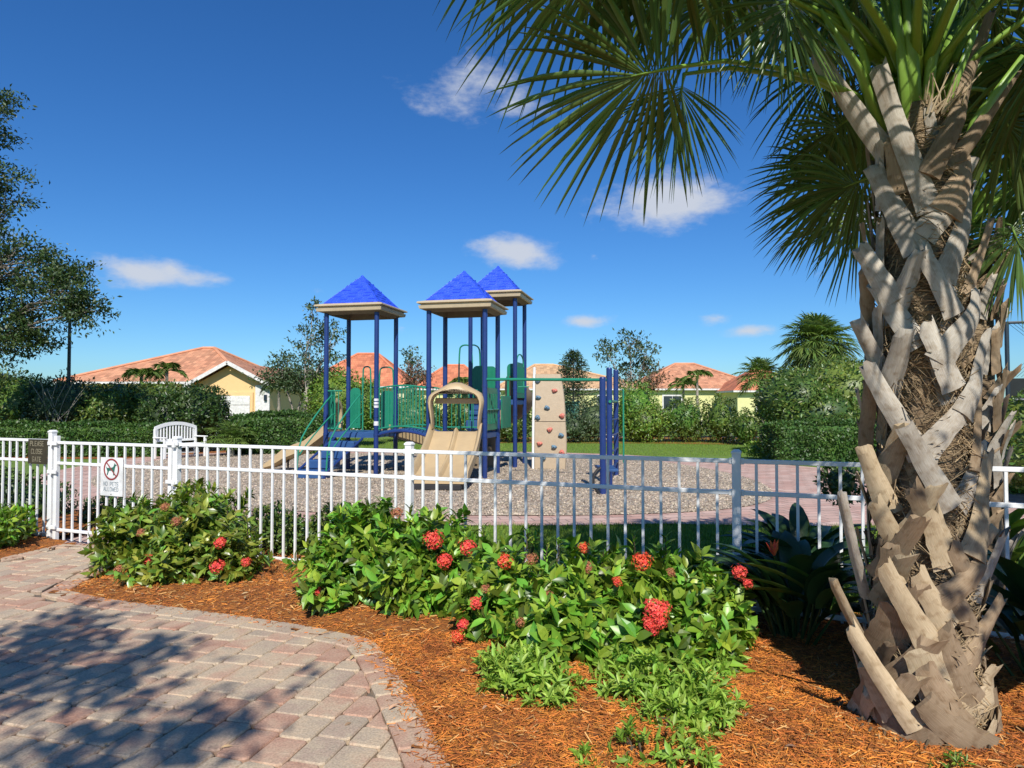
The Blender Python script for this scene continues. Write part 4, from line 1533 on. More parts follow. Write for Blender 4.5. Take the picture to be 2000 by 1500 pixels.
# blue steps leading down to the front of tower one
S0 = fl1 + U * .62 - Vd * .05
sw = .62
sdir = (-Vd * .94 - U * .34).normalized(); sacr = U
for i in range(4):
    z = D1 - .2 * (i + 1) + .0
    c = S0 + sdir * (.16 + i * .29)
    mb = MB(); mb.box(c + UZ * (z - .1), (.66, .30, .2), ax=sacr, az=UZ, bev=.025)
    st_ = mb.build('step', 'blue_deck', play)
    mb = MB()
    for k in range(6):
        mb.box(c + sacr * (-.25 + k * .1) + UZ * (z + .003), (.03, .24, .008), ax=sacr, az=UZ)
    mb.build('tread', 'blue_deck', st_)
for s in (-1, 1):
    a = S0 + sacr * (s * .36); e = a + sdir * 1.16
    mb = MB()
    mb.tube([a + UZ * (D1 - .14), e + UZ * .12, e + UZ * .02], .03, 8); mb.build('stringer', 'blue_steel', play)
    bent('handrail', [a + UZ * (D1 + .1), a + UZ * (D1 + .86), a + sdir * .12 + UZ * (D1 + .88), a + sdir * .75 + UZ * (.45 + .78), e * 1.0 - sdir * .1 + UZ * .78, e - sdir * .05 + UZ * .1], .019, 'green_steel', it=1)
    bent('handrail', [a + UZ * (D1 + .42), a + sdir * .1 + UZ * (D1 + .42), a + sdir * .8 + UZ * .8, e - sdir * .12 + UZ * .52], .016, 'green_steel', it=1)


def slide(name, top, d, side_v, width, prof, wall=.17, dividers=0, m='tan_plastic', th=.03):
    """one moulded chute: prof = list of (distance, height, sideways shift)"""
    rings = []; cen = []
    for s, z, sh in prof:
        c = top + d * s + side_v * sh; c.z = 0; c = c + UZ * z
        cen.append(c)
    for k, c in enumerate(cen):
        w = width / 2
        wl_ = wall * (1 if k < len(cen) - 2 else (.7 if k == len(cen) - 2 else .25))
        prof2 = [(-w - .035, wl_ - .02), (-w, wl_), (-w + .03, wl_ - .03), (-w + .07, .02), (-w + .14, 0)]
        if dividers:
            prof2 += [(-.06, 0), (-.035, .05), (-.012, wl_ * .42), (.012, wl_ * .42), (.035, .05), (.06, 0)]
        else:
            prof2 += [(-.05, -.005), (.05, -.005)]
        prof2 += [(w - .14, 0), (w - .07, .02), (w - .03, wl_ - .03), (w, wl_), (w + .035, wl_ - .02), (w + .03, -.04), (w - .05, -.08), (-w + .05, -.08), (-w - .03, -.04)]
        rings.append([c + side_v * x + UZ * z for x, z in prof2])
    mb = MB(); mb.loft(rings)
    return mb.build(name, m, play, smooth=35), cen


# wide double slide at the front of tower two
top2 = (fl2 + fr2) / 2 + UZ * 0
sd2 = Vector((-.05, -1, 0)).normalized(); sdv = Vector((1, -.10, 0)).normalized()
prof = [(.02, D2 + .03, 0), (.15, D2 + .02, 0), (.4, D2 - .12, -.0), (.8, D2 - .34, -.01), (1.2, D2 - .53, -.03), (1.6, .36, -.05), (1.95, .27, -.06), (2.2, .25, -.07), (2.32, .22, -.07)]
sl, cen = slide('double_slide', top2, sd2, sdv, 1.12, prof, wall=.2, dividers=1)
for k in (4, 7):
    for s in (-.35, .35):
        mb = MB(); mb.tube([cen[k] + sdv * s - UZ * .06, Vector((cen[k].x, cen[k].y, -.02)) + sdv * s], .025, 8); mb.build('slide_leg', 'rubber_black', sl)
mb = MB(); mb.box(cen[6] - UZ * .2 + sd2 * .1, (.95, .55, .12), ax=sdv, az=UZ, bev=.02); mb.build('exit_footing', 'rubber_black', sl)  # black box standing in for the shaded gap under the slide exit
# hood over the double slide: an arched moulded frame with depth
HOOD = [(.545, .10), (.56, .28), (.585, .46), (.615, .62), (.625, .73), (.60, .83), (.54, .90), (.45, .955), (.35, 1.01), (.235, 1.075), (.115, 1.125), (0, 1.14)]
HIN = [(.475, .10), (.48, .28), (.495, .46), (.51, .6), (.505, .7), (.47, .79), (.41, .85), (.33, .89), (.25, .915), (.17, .935), (.08, .95), (0, .955)]
rings = []
for off, go, gi in ((.0, .93, 1.06), (.03, .98, 1.02), (.10, 1.0, 1.0), (.22, .98, 1.0), (.34, .95, 1.0), (.40, .90, 1.03)):
    o_ = [(-x * go, .1 + (z - .1) * go) for x, z in HOOD] + [(x * go, .1 + (z - .1) * go) for x, z in HOOD[::-1][1:]]
    i_ = [(x * gi, .1 + (z - .1) * gi) for x, z in HIN] + [(-x * gi, .1 + (z - .1) * gi) for x, z in HIN[::-1][1:]]
    rings.append([top2 + sdv * (x * 1.05) + sd2 * (off - .08) + UZ * (D2 + z) for x, z in o_ + i_])
mb = MB(); mb.loft(rings); hood = mb.build('slide_hood', 'tan_plastic', sl, smooth=50)
mb = MB(); mb.box(top2 - sd2 * .06 + UZ * (D2 + .72), (1.0, .05, .13), ax=sdv, az=UZ, bev=.02); mb.build('hood_crossbar', 'tan_plastic', sl)
for s in (-.22, .12):
    mb = MB(); mb.tube([top2 - sd2 * .1 + sdv * s + UZ * (D2 + .84), top2 - sd2 * .1 + sdv * (s + .12) + UZ * (D2 + .84)], .045, 8); mb.build('hood_grip', 'green_plastic', sl)
# tower two enclosure: back railing, sides
barrier(bl2 + U * .06, br2 - U * .5, D2 + .08, D2 + .98, 6)
solid_panel(br2 - U * .42, br2 - U * .06, D2 + .05, D2 + .86)
solid_panel(fr2 + Vd * .08, br2 - Vd * .06, D2 + .05, D2 + 1.02)
mb = MB(); mb.tube([fr2 + Vd * .09 + UZ * (D2 + .52) + U * .03, br2 - Vd * .06 + UZ * (D2 + .52) + U * .03], .018, 8); mb.build('grip_rail', 'green_steel', play, smooth=True)
# small steering wheel / grips inside
for s in (-.18, .1):
    mb = MB(); mb.tube([c2_ + U * s + Vd * .3 + UZ * (D2 + .0), c2_ + U * s + Vd * .3 + UZ * (D2 + .75)], .014, 6); mb.build('inner_bar', 'green_steel', play)
# blue steps from tower two up to tower three
for i in range(3):
    c = br2.lerp(fl3, .5) + Vd * (-.25 + i * .28) + U * (.1) * 0
    mb = MB(); mb.box(c + UZ * (D2 + .12 + i * .24), (.7, .3, .24), ax=U, az=UZ, bev=.02); mb.build('step', 'blue_deck', play)
mb = MB(); mb.box(br2 + Vd * .62 + U * .06 + UZ * (D2 + .45), (.95, .03, .8), ax=Vd, az=UZ, bev=.01); mb.build('stair_side', 'green_plastic', play)
# tower three enclosure, hoops, rear tube roof
solid_panel(fr3 + Vd * .1, br3 - Vd * .06, D3 + .05, D3 + 1.0)
solid_panel(br3 - U * .5, br3 - U * .06, D3 + .05, D3 + 1.02)
solid_panel(bl3 + U * .06, bl3 + U * .4, D3 + .05, D3 + .95)
solid_panel(fl3 - Vd * .0 + U * .07, fl3 + U * .42, D3 + .05, D3 + .9)
solid_panel(fl3 + Vd * .08, bl3 - Vd * .08, D3 + .05, D3 + .82)
a, b = fl3 + Vd * .05 - U * .04, bl3 - Vd * .1 - U * .04
bent('hoop_handle', [a + UZ * .9, a + UZ * (D3 + 1.35), a.lerp(b, .2) + UZ * (D3 + 1.5), a.lerp(b, .8) + UZ * (D3 + 1.5), b + UZ * (D3 + 1.35), b + UZ * (D3 + .1)], .021, 'green_steel')
a, b = fl3 - U * .32 + Vd * .0, fl3 + U * .05
bent('hoop_handle', [a + UZ * 1.0, a + UZ * (D3 + 1.32), a.lerp(b, .2) + UZ * (D3 + 1.46), a.lerp(b, .8) + UZ * (D3 + 1.46), b + UZ * (D3 + 1.3), b + UZ * (D3 + .4)], .021, 'green_steel')
a, b = fr3 + Vd * .12 + U * .02, br3 - Vd * .25 + U * .02
bent('hoop_handle', [a + UZ * (D3 + .9), a + UZ * (D3 + 1.1), a.lerp(b, .3) + UZ * (D3 + 1.22), a.lerp(b, .7) + UZ * (D3 + 1.22), b + UZ * (D3 + 1.1), b + UZ * (D3 + .9)], .019, 'green_steel')
# spiral tube slide mouth behind tower three and its support
mb = MB()
cS = c3_ + Vd * .95 - U * .15
rings = []
for k in range(15):
    an = R(-60 + k * 22); z = D3 + .35 - k * .11
    cc = cS + U * (math.cos(an) * .55) + Vd * (math.sin(an) * .55 + .2); cc.z = z
    tg = (-U * math.sin(an) + Vd * math.cos(an)).normalized(); nr = tg.cross(UZ)
    rings.append([cc + nr * (math.cos(q) * .36) + UZ * (math.sin(q) * .36) for q in [2 * math.pi * j / 12 for j in range(12)]])
mb.loft(rings); mb.build('spiral_slide', 'soffit_brown', play, smooth=40)
# low loop ladder and brown stump steps below tower three
for i in range(3):
    c = c3_ - Vd * .9 + U * (-.3 + .12 * i) + Vd * (.28 * i)
    mb = MB(); mb.tube([c, c + UZ * (.3 + .25 * i)], [.2, .17], 12); mb.build('stepping_pod', 'soffit_brown', play, smooth=True)

# climbing wall: two tan panels, leaning and gently bowed, with moulded holds
wb = P(1045, 916, 17.75); wb.z = 0.0
wr = Vector((1, -.12, 0)).normalized()
wf = Vector((-.12, -1, 0)).normalized()


def wall_pt(x, z):
    bow = .10 * math.sin(math.pi * min(1, z / 2.45)) - .08 * (z / 2.45)
    sh = .06 * math.sin(math.pi * z / 2.45) * 0 + .015 * z
    return wb + wr * (x + sh * .3) + UZ * z + wf * (bow + .25 - .18 * z / 2.45)


def wall_panel(z0, z1, w0, w1):
    rings = []
    n = 9
    for i in range(n):
        z = z0 + (z1 - z0) * i / (n - 1)
        w = w0 + (w1 - w0) * i / (n - 1) + .03 * math.sin(math.pi * i / (n - 1))
        c = [wall_pt(0, z), wall_pt(w, z)]
        rings.append([c[0], c[0] + wf * .0 + wr * .02 + wf * .03, c[1] - wr * .02 + wf * .03, c[1], c[1] - wf * .05, c[0] - wf * .05])
    mb = MB(); mb.loft(rings); return mb.build('climbing_wall_panel', 'wall_plastic', play, smooth=35)


wp1 = wall_panel(.02, 1.21, .80, .80)
wp2 = wall_panel(1.225, 2.44, .80, .66)
mb = MB(); mb.box((wall_pt(0, 1.217) + wall_pt(.8, 1.217)) / 2 - wf * .03, (.78, .05, .12), ax=wr, az=UZ); mb.build('seam_bracket', 'rubber_black', wp1)  # black strip added behind the joint to make the gap look dark
mb = MB(); mb.tube([wall_pt(-.03, z) - wf * .02 for z in (0.0, .6, 1.2, 1.8, 2.2, 2.5, 2.62)], .035, 8); mb.build('wall_edge_pole', 'white_plain', play, smooth=True)
mb = MB()
for z in (.5, 1.5, 2.2):
    mb.tube([wall_pt(.3, z) - wf * .06, wall_pt(.1, z) - wf * .45], .022, 6)
mb.build('wall_brace', 'blue_steel', play)
HOLDS = [(1049, 744, 'hold_blue'), (1082, 763, 'hold_red'), (1050, 776, 'hold_blue'), (1068, 796, 'hold_blue'), (1050, 815, 'hold_blue'), (1098, 812, 'hold_red'),
         (1074, 839, 'hold_red'), (1054, 866, 'hold_red'), (1082, 872, 'hold_blue'), (1096, 849, 'hold_blue'), (1098, 882, 'hold_red'), (1062, 893, 'hold_blue')]
for k, (px, py, m_) in enumerate(HOLDS):
    p = P(px, py, wb.y - .2)
    z = p.z; x = (p - wb).dot(wr)
    q = wall_pt(min(max(x, .06), .78), z) + wf * .03
    mb = MB(); rr_ = random.Random(k)
    rings = []
    for sc_, h in ((1.0, 0), (1.05, .03), (.8, .065), (.35, .085)):
        rings.append([q + wr * (math.cos(a) * .068 * sc_ * (1 + .25 * math.sin(3 * a + k))) + UZ * (math.sin(a) * .055 * sc_ * (1 + .2 * math.sin(2 * a + k))) + wf * h for a in [2 * math.pi * j / 12 for j in range(12)]])
    mb.loft(rings); h_ = mb.build('hand_hold', m_, wp2 if z > 1.22 else wp1, smooth=50)
    mb = MB(); mb.tube([q + wf * .08, q + wf * .09], .014, 6); mb.build('bolt', 'rubber_black', h_)

# overhead glide rail from tower two to the end frame
e1 = P(1177, 966, 12.65); e1.z = 0
e1 = Vector((177 / F * 12.65, 12.65, 0)); e2 = Vector((190 / F * 13.9, 13.9, 0)); e3 = Vector((203 / F * 15.9, 15.9, 0))
straight('post', e1 - UZ * .05, e1 + UZ * 2.14, .06, 'blue_steel', n=14)
straight('post', e2 - UZ * .05, e2 + UZ * 2.38, .06, 'blue_steel', n=14)
straight('post', e3 - UZ * .05, e3 + UZ * 2.44, .06, 'blue_steel', n=14)
for e_, h in ((e1, 2.14), (e2, 2.38), (e3, 2.44)):
    mb = MB(); mb.tube([e_ + UZ * h, e_ + UZ * (h + .03)], [.064, .05], 12); mb.build('post_cap', 'blue_steel', play, smooth=True)
mb = MB(); ra = fr2 + U * .05 + UZ * 2.22; rb = e2 + UZ * 2.16 - Vector((.0, 0, 0))
mb.tube([ra, rb], .034, 10); grl = mb.build('glide_rail', 'green_steel', play, smooth=True)
mb = MB(); mb.tube([ra.lerp(rb, .32) - UZ * .03, ra.lerp(rb, .32) - UZ * .16], .02, 6); mb.tube([ra.lerp(rb, .32) - UZ * .16 - U * .12, ra.lerp(rb, .32) - UZ * .16 + U * .12], .016, 6); mb.build('trolley', 'green_steel', grl)
# landing platform and handle on the end frame
mb = MB(); mb.box((e1 + e2) / 2 + UZ * .42 - Vector((0, 0, 0)), (.34, .9, .05), ax=(1, 0, 0), az=UZ, bev=.01); mb.build('landing_step', 'blue_deck', play)
mb = MB(); mb.tube([e2 + Vector((.0, -.1, 1.72)), e3 + Vector((.02, 0, 1.72))], .03, 8); mb.build('grip_rail', 'green_steel', play)
mb = MB(); mb.box(e2 + Vector((.02, .4, 1.75)), (.16, .4, .14), bev=.03); mb.build('grip_block', 'green_plastic', play)
straight('ladder_bar', e3 + Vector((.09, -.5, .35)), e3 + Vector((.09, -.5, 2.0)), .02, 'green_steel')
for k in range(4):
    a = e2 + Vector((.06, .2, .35 + .33 * k)); mb = MB(); mb.tube([a, e3 + Vector((.03, -.1, .35 + .33 * k))], .018, 6); mb.build('rung', 'blue_steel', play)
bent('foot_loop', [e1 + Vector((.0, 0, .52)), e1 + Vector((-.16, -.05, .42)), e1 + Vector((-.2, -.05, .2)), e1 + Vector((-.08, -.02, .02))], .028, 'rubber_black')

# tan curved slide running out to the left of tower one
topL = (fl1 + bl1) / 2
sL = -U
sl3, cen3 = slide('curved_slide', topL, sL, -Vd, .52, [(.0, D1 + .02, 0), (.15, D1, 0), (.45, .78, .02), (.75, .56, .05), (1.0, .47, .1), (1.25, .36, .16), (1.5, .2, .22), (1.7, .14, .26)], wall=.2)
mb = MB(); mb.tube([cen3[5] - UZ * .06, Vector((cen3[5].x, cen3[5].y, -.02))], .025, 8); mb.build('slide_leg', 'rubber_black', sl3)
rings = []
for off, g_ in ((0, 0), (.02, .04), (.14, .04), (.16, 0)):
    o_ = []
    for i in range(15):
        a = math.pi * i / 14
        o_.append((-math.cos(a) * (.3 + g_), D1 + .45 + math.sin(a) * (.32 + g_)))
    o_ = [(-.3 - g_, D1 + .05)] + o_ + [(.3 + g_, D1 + .05)]
    rings.append([topL + Vd * x + sL * off + UZ * z for x, z in o_ + [(x * .8, z - (.06 if z > D1 + .5 else 0)) for x, z in o_[::-1]]])
mb = MB(); mb.loft(rings); mb.build('slide_hood', 'tan_plastic', sl3, smooth=50)
# a coiled tan slide crossing under the bridge behind
mb = MB()
pts_ = [bl1 + Vd * .1 + U * .9 + UZ * .95, bl1 + Vd * .9 + U * 1.3 + UZ * .75, bl1 + Vd * 1.5 + U * 2.0 + UZ * .45, bl1 + Vd * 1.4 + U * 2.8 + UZ * .25]
slc = []
cp = curve(pts_, 2)
for i, p in enumerate(cp):
    tg = (cp[min(i + 1, len(cp) - 1)] - cp[max(i - 1, 0)]); tg.z = 0; tg.normalize(); nr = tg.cross(UZ)
    slc.append([p + nr * x + UZ * z for x, z in ((-.3, .2), (-.24, .2), (-.18, .02), (.18, .02), (.24, .2), (.3, .2), (.26, -.05), (-.26, -.05))])
mb.loft(slc); mb.build('rear_slide', 'tan_plastic', play, smooth=35)

# ------------------------------------------------------------------ bench
bo = G(352, 893)
bo = Vector((P(352, 893, 21.2).x, 21.2, 0))
bn = thing('garden_bench', 'white wooden garden bench with arched slatted back beside the gravel play area', 'bench', bo)
bu = Vector((math.cos(R(60)), math.sin(R(60)), 0)); bv = Vector((-bu.y, bu.x, 0))   # bv points back


def bpart(name, c, size, ax=bu, ay=None, bev=.006):
    mb = MB(); mb.box(bo + bu * c[0] + bv * c[1] + UZ * c[2], size, ax=ax, ay=ay if ay is not None else None, az=None if ay is not None else UZ, bev=bev)
    return mb.build(name, 'white_plain', bn)


for x in (-.68, .68):
    bpart('leg', (x, -.25, .31), (.07, .07, .62)); bpart('leg', (x, .24, .45), (.07, .07, .9))
    bpart('armrest', (x, -.02, .645), (.09, .62, .035))
for k in range(6):
    bpart('seat_slat', (0, -.23 + k * .085, .43), (1.32, .068, .024))
bpart('apron', (0, -.26, .37), (1.3, .03, .09)); bpart('lower_rail', (0, .235, .54), (1.3, .035, .07))
for k in range(13):
    x = -.6 + k * .1
    h = .40 + .13 * (1 - (x / .65) ** 2)
    bpart('back_slat', (x, .235, .57 + h / 2), (.05, .02, h))
mb = MB()
rings = []
for i in range(15):
    x = -.7 + 1.4 * i / 14; zt = .92 + .15 * (1 - (x / .7) ** 2)
    c = bo + bu * x + bv * .235 + UZ * zt
    rings.append([c + bv * .025 + UZ * .045, c - bv * .025 + UZ * .045, c - bv * .025 - UZ * .06, c + bv * .025 - UZ * .06])
mb.loft(rings); mb.build('top_rail', 'white_plain', bn)
bpart('stretcher', (0, 0, .16), (1.3, .04, .05))

# lamp post by the oak
lp = Vector((P(135, 700, 24).x, 24, 0))
lt = thing('street_lamp', 'tall dark lamp post rising from shrubs beneath the oak branches', 'street lamp', lp)
mb = MB(); mb.tube([lp - UZ * .1, lp + UZ * .5, lp + UZ * 4.9], [.09, .065, .05], 12); mb.build('pole', 'pole_dark', lt, smooth=True)
mb = MB(); mb.tube([lp + UZ * 4.9, lp + UZ * 5.0], .09, 12); mb.tube([lp + UZ * 5.34, lp + UZ * 5.44, lp + UZ * 5.5], [.2, .16, .03], 12); mb.build('lamp_head', 'pole_dark', lt, smooth=True)
mb = MB(); mb.tube([lp + UZ * 5.0, lp + UZ * 5.34], [.1, .15], 12); mb.build('globe', 'glass_lamp', lt, smooth=True)

# teal cabinet between the shrubs
ub = Vector((P(1110, 800, 33).x, 33, 0))
ut = thing('utility_cabinet', 'dull teal box behind the shrubs just right of the climbing wall', 'cabinet', ub)
mb = MB(); mb.box(ub + UZ * .85, (1.0, .6, 1.7), bev=.03); mb.build('cabinet_body', 'utility_green', ut)
mb = MB(); mb.box(ub + UZ * 1.74, (1.1, .7, .08), bev=.02); mb.build('lid', 'utility_green', ut)
mb = MB(); mb.box(ub + Vector((.0, -.312, .9)), (.9, .02, 1.3), bev=.005); mb.build('door', 'utility_green', ut)

# ------------------------------------------------------------------ houses
def sloped(mb, pts, u):
    """roof plane with UVs in metres: u = eave direction"""
    pts = [Vector(p) for p in pts]; u = Vector(u).normalized()
    nn = (pts[1] - pts[0]).cross(pts[2] - pts[0]).normalized()
    w = nn.cross(u)
    mb.add(pts, [tuple(range(len(pts)))], [((p - pts[0]).dot(u), (p - pts[0]).dot(w)) for p in pts])


def hip(mb, x0, x1, y0, y1, ze, zr, rx0, rx1, ry, th=.14, fmb=None):
    """hip roof from an eave rectangle to a ridge rx0..rx1 at y=ry"""
    a, b, c, d = Vector((x0, y0, ze)), Vector((x1, y0, ze)), Vector((x1, y1, ze)), Vector((x0, y1, ze))
    e, f = Vector((rx0, ry, zr)), Vector((rx1, ry, zr))
    if rx1 - rx0 < .05:
        sloped(mb, [a, b, e], (1, 0, 0)); sloped(mb, [b, c, e], (0, 1, 0)); sloped(mb, [c, d, e], (-1, 0, 0)); sloped(mb, [d, a, e], (0, -1, 0))
    else:
        sloped(mb, [a, b, f, e], (1, 0, 0)); sloped(mb, [b, c, f], (0, 1, 0)); sloped(mb, [c, d, e, f], (-1, 0, 0)); sloped(mb, [d, a, e], (0, -1, 0))
    if fmb is not None:
        fmb.box(((x0 + x1) / 2, (y0 + y1) / 2, ze - th / 2 - .01), (x1 - x0 - .02, y1 - y0 - .02, th))


def ridge_caps(parent, lines, m):
    for a, b in lines:
        mb = MB(); mb.tube([Vector(a) + UZ * .03, Vector(b) + UZ * .03], .11, 6); mb.build('ridge_cap', m, parent)


def house(name, label, x0, x1, y0, y1, ze, zr, ridge, wallm, tilem, windows=(), over=.5):
    t = thing(name, label, 'house', ((x0 + x1) / 2, y0, 0))
    mb = MB(); mb.box(((x0 + x1) / 2, (y0 + y1) / 2, ze / 2 - .05), (x1 - x0 - 2 * over, y1 - y0 - 2 * over, ze - .1))
    w = mb.build('wall', wallm, t)
    mb = MB(); f_ = MB()
    hip(mb, x0, x1, y0, y1, ze, zr, ridge[0], ridge[1], (y0 + y1) / 2, fmb=f_)
    r_ = mb.build('roof', tilem, t)
    f_.build('fascia', 'trim_white', r_)
    ym = (y0 + y1) / 2
    ridge_caps(r_, [((x0, y0, ze), (ridge[0], ym, zr)), ((x1, y0, ze), (ridge[1], ym, zr)), ((ridge[0], ym, zr), (ridge[1] + .01, ym, zr + .001)), ((x1, y1, ze), (ridge[1], ym, zr)), ((x0, y1, ze), (ridge[0], ym, zr))], tilem)
    for (wx, wz, ww, wh) in windows:
        mb = MB(); mb.box((wx, y0 + over - .03, wz), (ww + .2, .08, wh + .2)); wn_ = mb.build('window', 'trim_white', t)
        mb = MB(); mb.box((wx - ww / 4, y0 + over - .08, wz), (ww / 2 - .04, .03, wh - .04)); mb.build('pane', 'glass_dark', wn_)
        mb = MB(); mb.box((wx + ww / 4, y0 + over - .08, wz), (ww / 2 - .04, .03, wh - .04)); mb.build('pane', 'glass_dark', wn_)
    return t


# orange house with garage gable (left)
h1 = house('bungalow', 'bungalow with salmon tiled hip roof and orange garage gable, left of the play towers', -28.6, -16.6, 42.5, 54.5, 3.05, 5.6, (-22.0, -21.2), 'stucco_orange', 'tile_salmon')
gx0, gx1, gy0, gy1 = -18.3, -13.35, 38.0, 46.0
gm = (gx0 + gx1) / 2 - .05
mb = MB()
ze, za = 2.72, 4.05
w0, w1 = gx0 + .45, gx1 - .3
v = [(w0, gy0 + .5, 0), (w1, gy0 + .5, 0), (w1, gy0 + .5, ze + .02), (gm, gy0 + .5, za - .18), (w0, gy0 + .5, ze + .02)]
v2 = [(x, gy1, z) for x, y, z in v]
mb.add(v + v2, [(0, 1, 2, 3, 4), (9, 8, 7, 6, 5), (1, 6, 7, 2), (0, 4, 9, 5), (2, 7, 8, 3), (3, 8, 9, 4)])
mb.build('garage_wall', 'stucco_orange', h1)
mb = MB(); sloped(mb, [(gx0, gy0, ze - .02), (gm, gy0, za), (gm, gy1 + 2.5, za), (gx0, gy1 + 2.5, ze - .02)][::-1], (0, 1, 0))
sloped(mb, [(gx1, gy0, ze - .02), (gx1, gy1, ze - .02), (gm, gy1 + 2.5, za), (gm, gy0, za)], (0, 1, 0))
gr = mb.build('garage_roof', 'tile_salmon', h1)
mb = MB()
for x in (gx0, gx1):
    a, b = Vector((x, gy0 - .03, ze - .1)), Vector((gm, gy0 - .03, za - .08))
    d = (b - a).normalized(); mb.box((a + b) / 2, ((b - a).length, .06, .2), ax=d, ay=(0, 1, 0))
    mb.box((x, (gy0 + gy1) / 2, ze - .1), (.06, gy1 - gy0, .18))
mb.build('bargeboard', 'trim_white', gr)
# pilaster, door surround, garage door of horizontal panels
mb = MB(); mb.box((w1 - .4, gy0 + .46, 1.36), (.8, .1, 2.7)); mb.build('pilaster', 'trim_white', h1)
mb = MB(); mb.box((-15.95, gy0 + .44, 1.15), (2.75, .1, 2.3)); fr_ = mb.build('door_frame', 'stucco_orange', h1)
gd = None
for k in range(4):
    mb = MB(); mb.box((-15.95, gy0 + .36, .26 + k * .53), (2.45, .06, .51), bev=.015); mb.build('garage_door_panel', 'trim_white', h1)
mb = MB(); mb.box((w1 - .2, gy0 + .34, 2.0), (.16, .14, .34), bev=.02); mb.build('wall_lamp', 'pole_dark', h1)
house('bungalow', 'bungalow with bright orange tiled hip roof seen between the left tower posts', -17.6, -8.4, 56, 66, 3.1, 6.1, (-13.8, -12.0), 'stucco_cream', 'tile_orange', ((-11.2, 1.7, 1.4, 1.3),))
house('bungalow', 'low orange tiled roof seen between the left and middle towers', -9.0, -2.0, 60, 70, 3.0, 5.3, (-6.2, -4.6), 'stucco_yellow', 'tile_orange')
house('bungalow', 'bungalow with tan tiled roof behind the climbing wall', -1.5, 12.6, 60, 72, 3.0, 5.4, (2.2, 4.0), 'stucco_yellow', 'tile_tan', ((8.2, 1.7, 1.2, 1.3),))
h4 = house('bungalow', 'wide bungalow with salmon roof and yellow walls behind small palms, right background', 11.0, 22.6, 60.0, 72, 3.0, 5.5, (15.8, 17.6), 'stucco_yellow', 'tile_salmon', ((14.2, 1.7, 1.6, 1.3), (19.4, 1.7, 1.2, 1.3)))
mb = MB(); f_ = MB(); hip(mb, 18.0, 24.6, 55.5, 63, 2.75, 4.75, 20.8, 21.6, 58.6, fmb=f_)
rw = mb.build('wing_roof', 'tile_orange', h4); f_.build('fascia', 'trim_white', rw)
mb = MB(); mb.box((21.3, 59.3, 1.3), (5.6, 6.6, 2.6)); mb.build('wing_wall', 'stucco_yellow', h4)
mb = MB(); mb.box((20.6, 55.97, 1.5), (1.2, .06, 1.2)); wn_ = mb.build('window', 'trim_white', h4)
mb = MB(); mb.box((20.6, 55.92, 1.5), (1.0, .04, 1.0)); mb.build('pane', 'glass_dark', wn_)

# far white picket fence by the garage
ff = thing('picket_fence', 'distant white picket fence beyond the clipped hedge, beside the garage', 'fence', (-13, 36, 0))
for z in (1.15, .5):
    mb = MB(); mb.box((-10.2, 36, z), (5.2, .04, .09)); mb.build('rail', 'white_plain', ff)
for k in range(27):
    mb = MB(); mb.box((-12.7 + k * .19, 35.96, .62), (.08, .03, 1.24)); mb.build('picket', 'white_plain', ff)
ff2 = thing('picket_fence', 'low white picket fence seen through gaps under the far right shrubs', 'fence', (8, 30.5, 0))
for z in (.85, .2):
    mb = MB(); mb.box((7.2, 30.5, z), (11.0, .04, .06)); mb.build('rail', 'white_plain', ff2)
for k in range(60):
    mb = MB(); mb.box((1.8 + k * .185, 30.46, .48), (.03, .03, .95)); mb.build('picket', 'white_plain', ff2)

# black tennis court screen fence, far right
tf = thing('court_fence', 'tall black court fence with dark windscreen, right edge behind the palm', 'fence', (10.0, 14.0, 0))
a = Vector((P(1966, 640, 13.5).x, 13.5, 0)); b = Vector((a.x + 6.5, 11.4, 0)); dn = (b - a).normalized()
for k in range(4):
    p = a + dn * (2.2 * k); mb = MB(); mb.tube([p, p + UZ * 3.3], .04, 8); mb.build('post', 'pole_dark', tf)
for z in (3.28, 1.75):
    mb = MB(); mb.tube([a + UZ * z, b + UZ * z], .03, 6); mb.build('rail', 'pole_dark', tf)
mb = MB(); mb.box((a + b) / 2 + UZ * 1.1, ((b - a).length, .01, 2.15), ax=dn, az=UZ); mb.build('windscreen', 'windscreen', tf)
mb = MB()
L_ = (b - a).length; nw = 90
for k in range(nw):
    for s in (-1, 1):
        x0_ = L_ * k / nw; x1_ = x0_ + s * 1.1
        if 0 <= x1_ <= L_:
            p0_, p1_ = a + dn * x0_ + UZ * 2.2, a + dn * x1_ + UZ * 3.26
            mb.box((p0_ + p1_) / 2, ((p1_ - p0_).length, .006, .006), ax=(p1_ - p0_).normalized(), ay=dn.cross(UZ))
mb.build('chain_link', 'pole_dark', tf, kind='stuff')

# ------------------------------------------------------------------ vegetation


def lobe(px0, px1, pyt, pyb, Y, ry=None, sink=0.0):
    """an ellipsoid at distance Y filling the given extent of the view"""
    a, b = P(px0, pyt, Y), P(px1, pyb, Y)
    rx = (b.x - a.x) / 2; rz = (a.z - b.z) / 2
    return ((a.x + b.x) / 2, Y, max((a.z + b.z) / 2 - sink, rz * .35), rx, ry or rx * .8, rz)


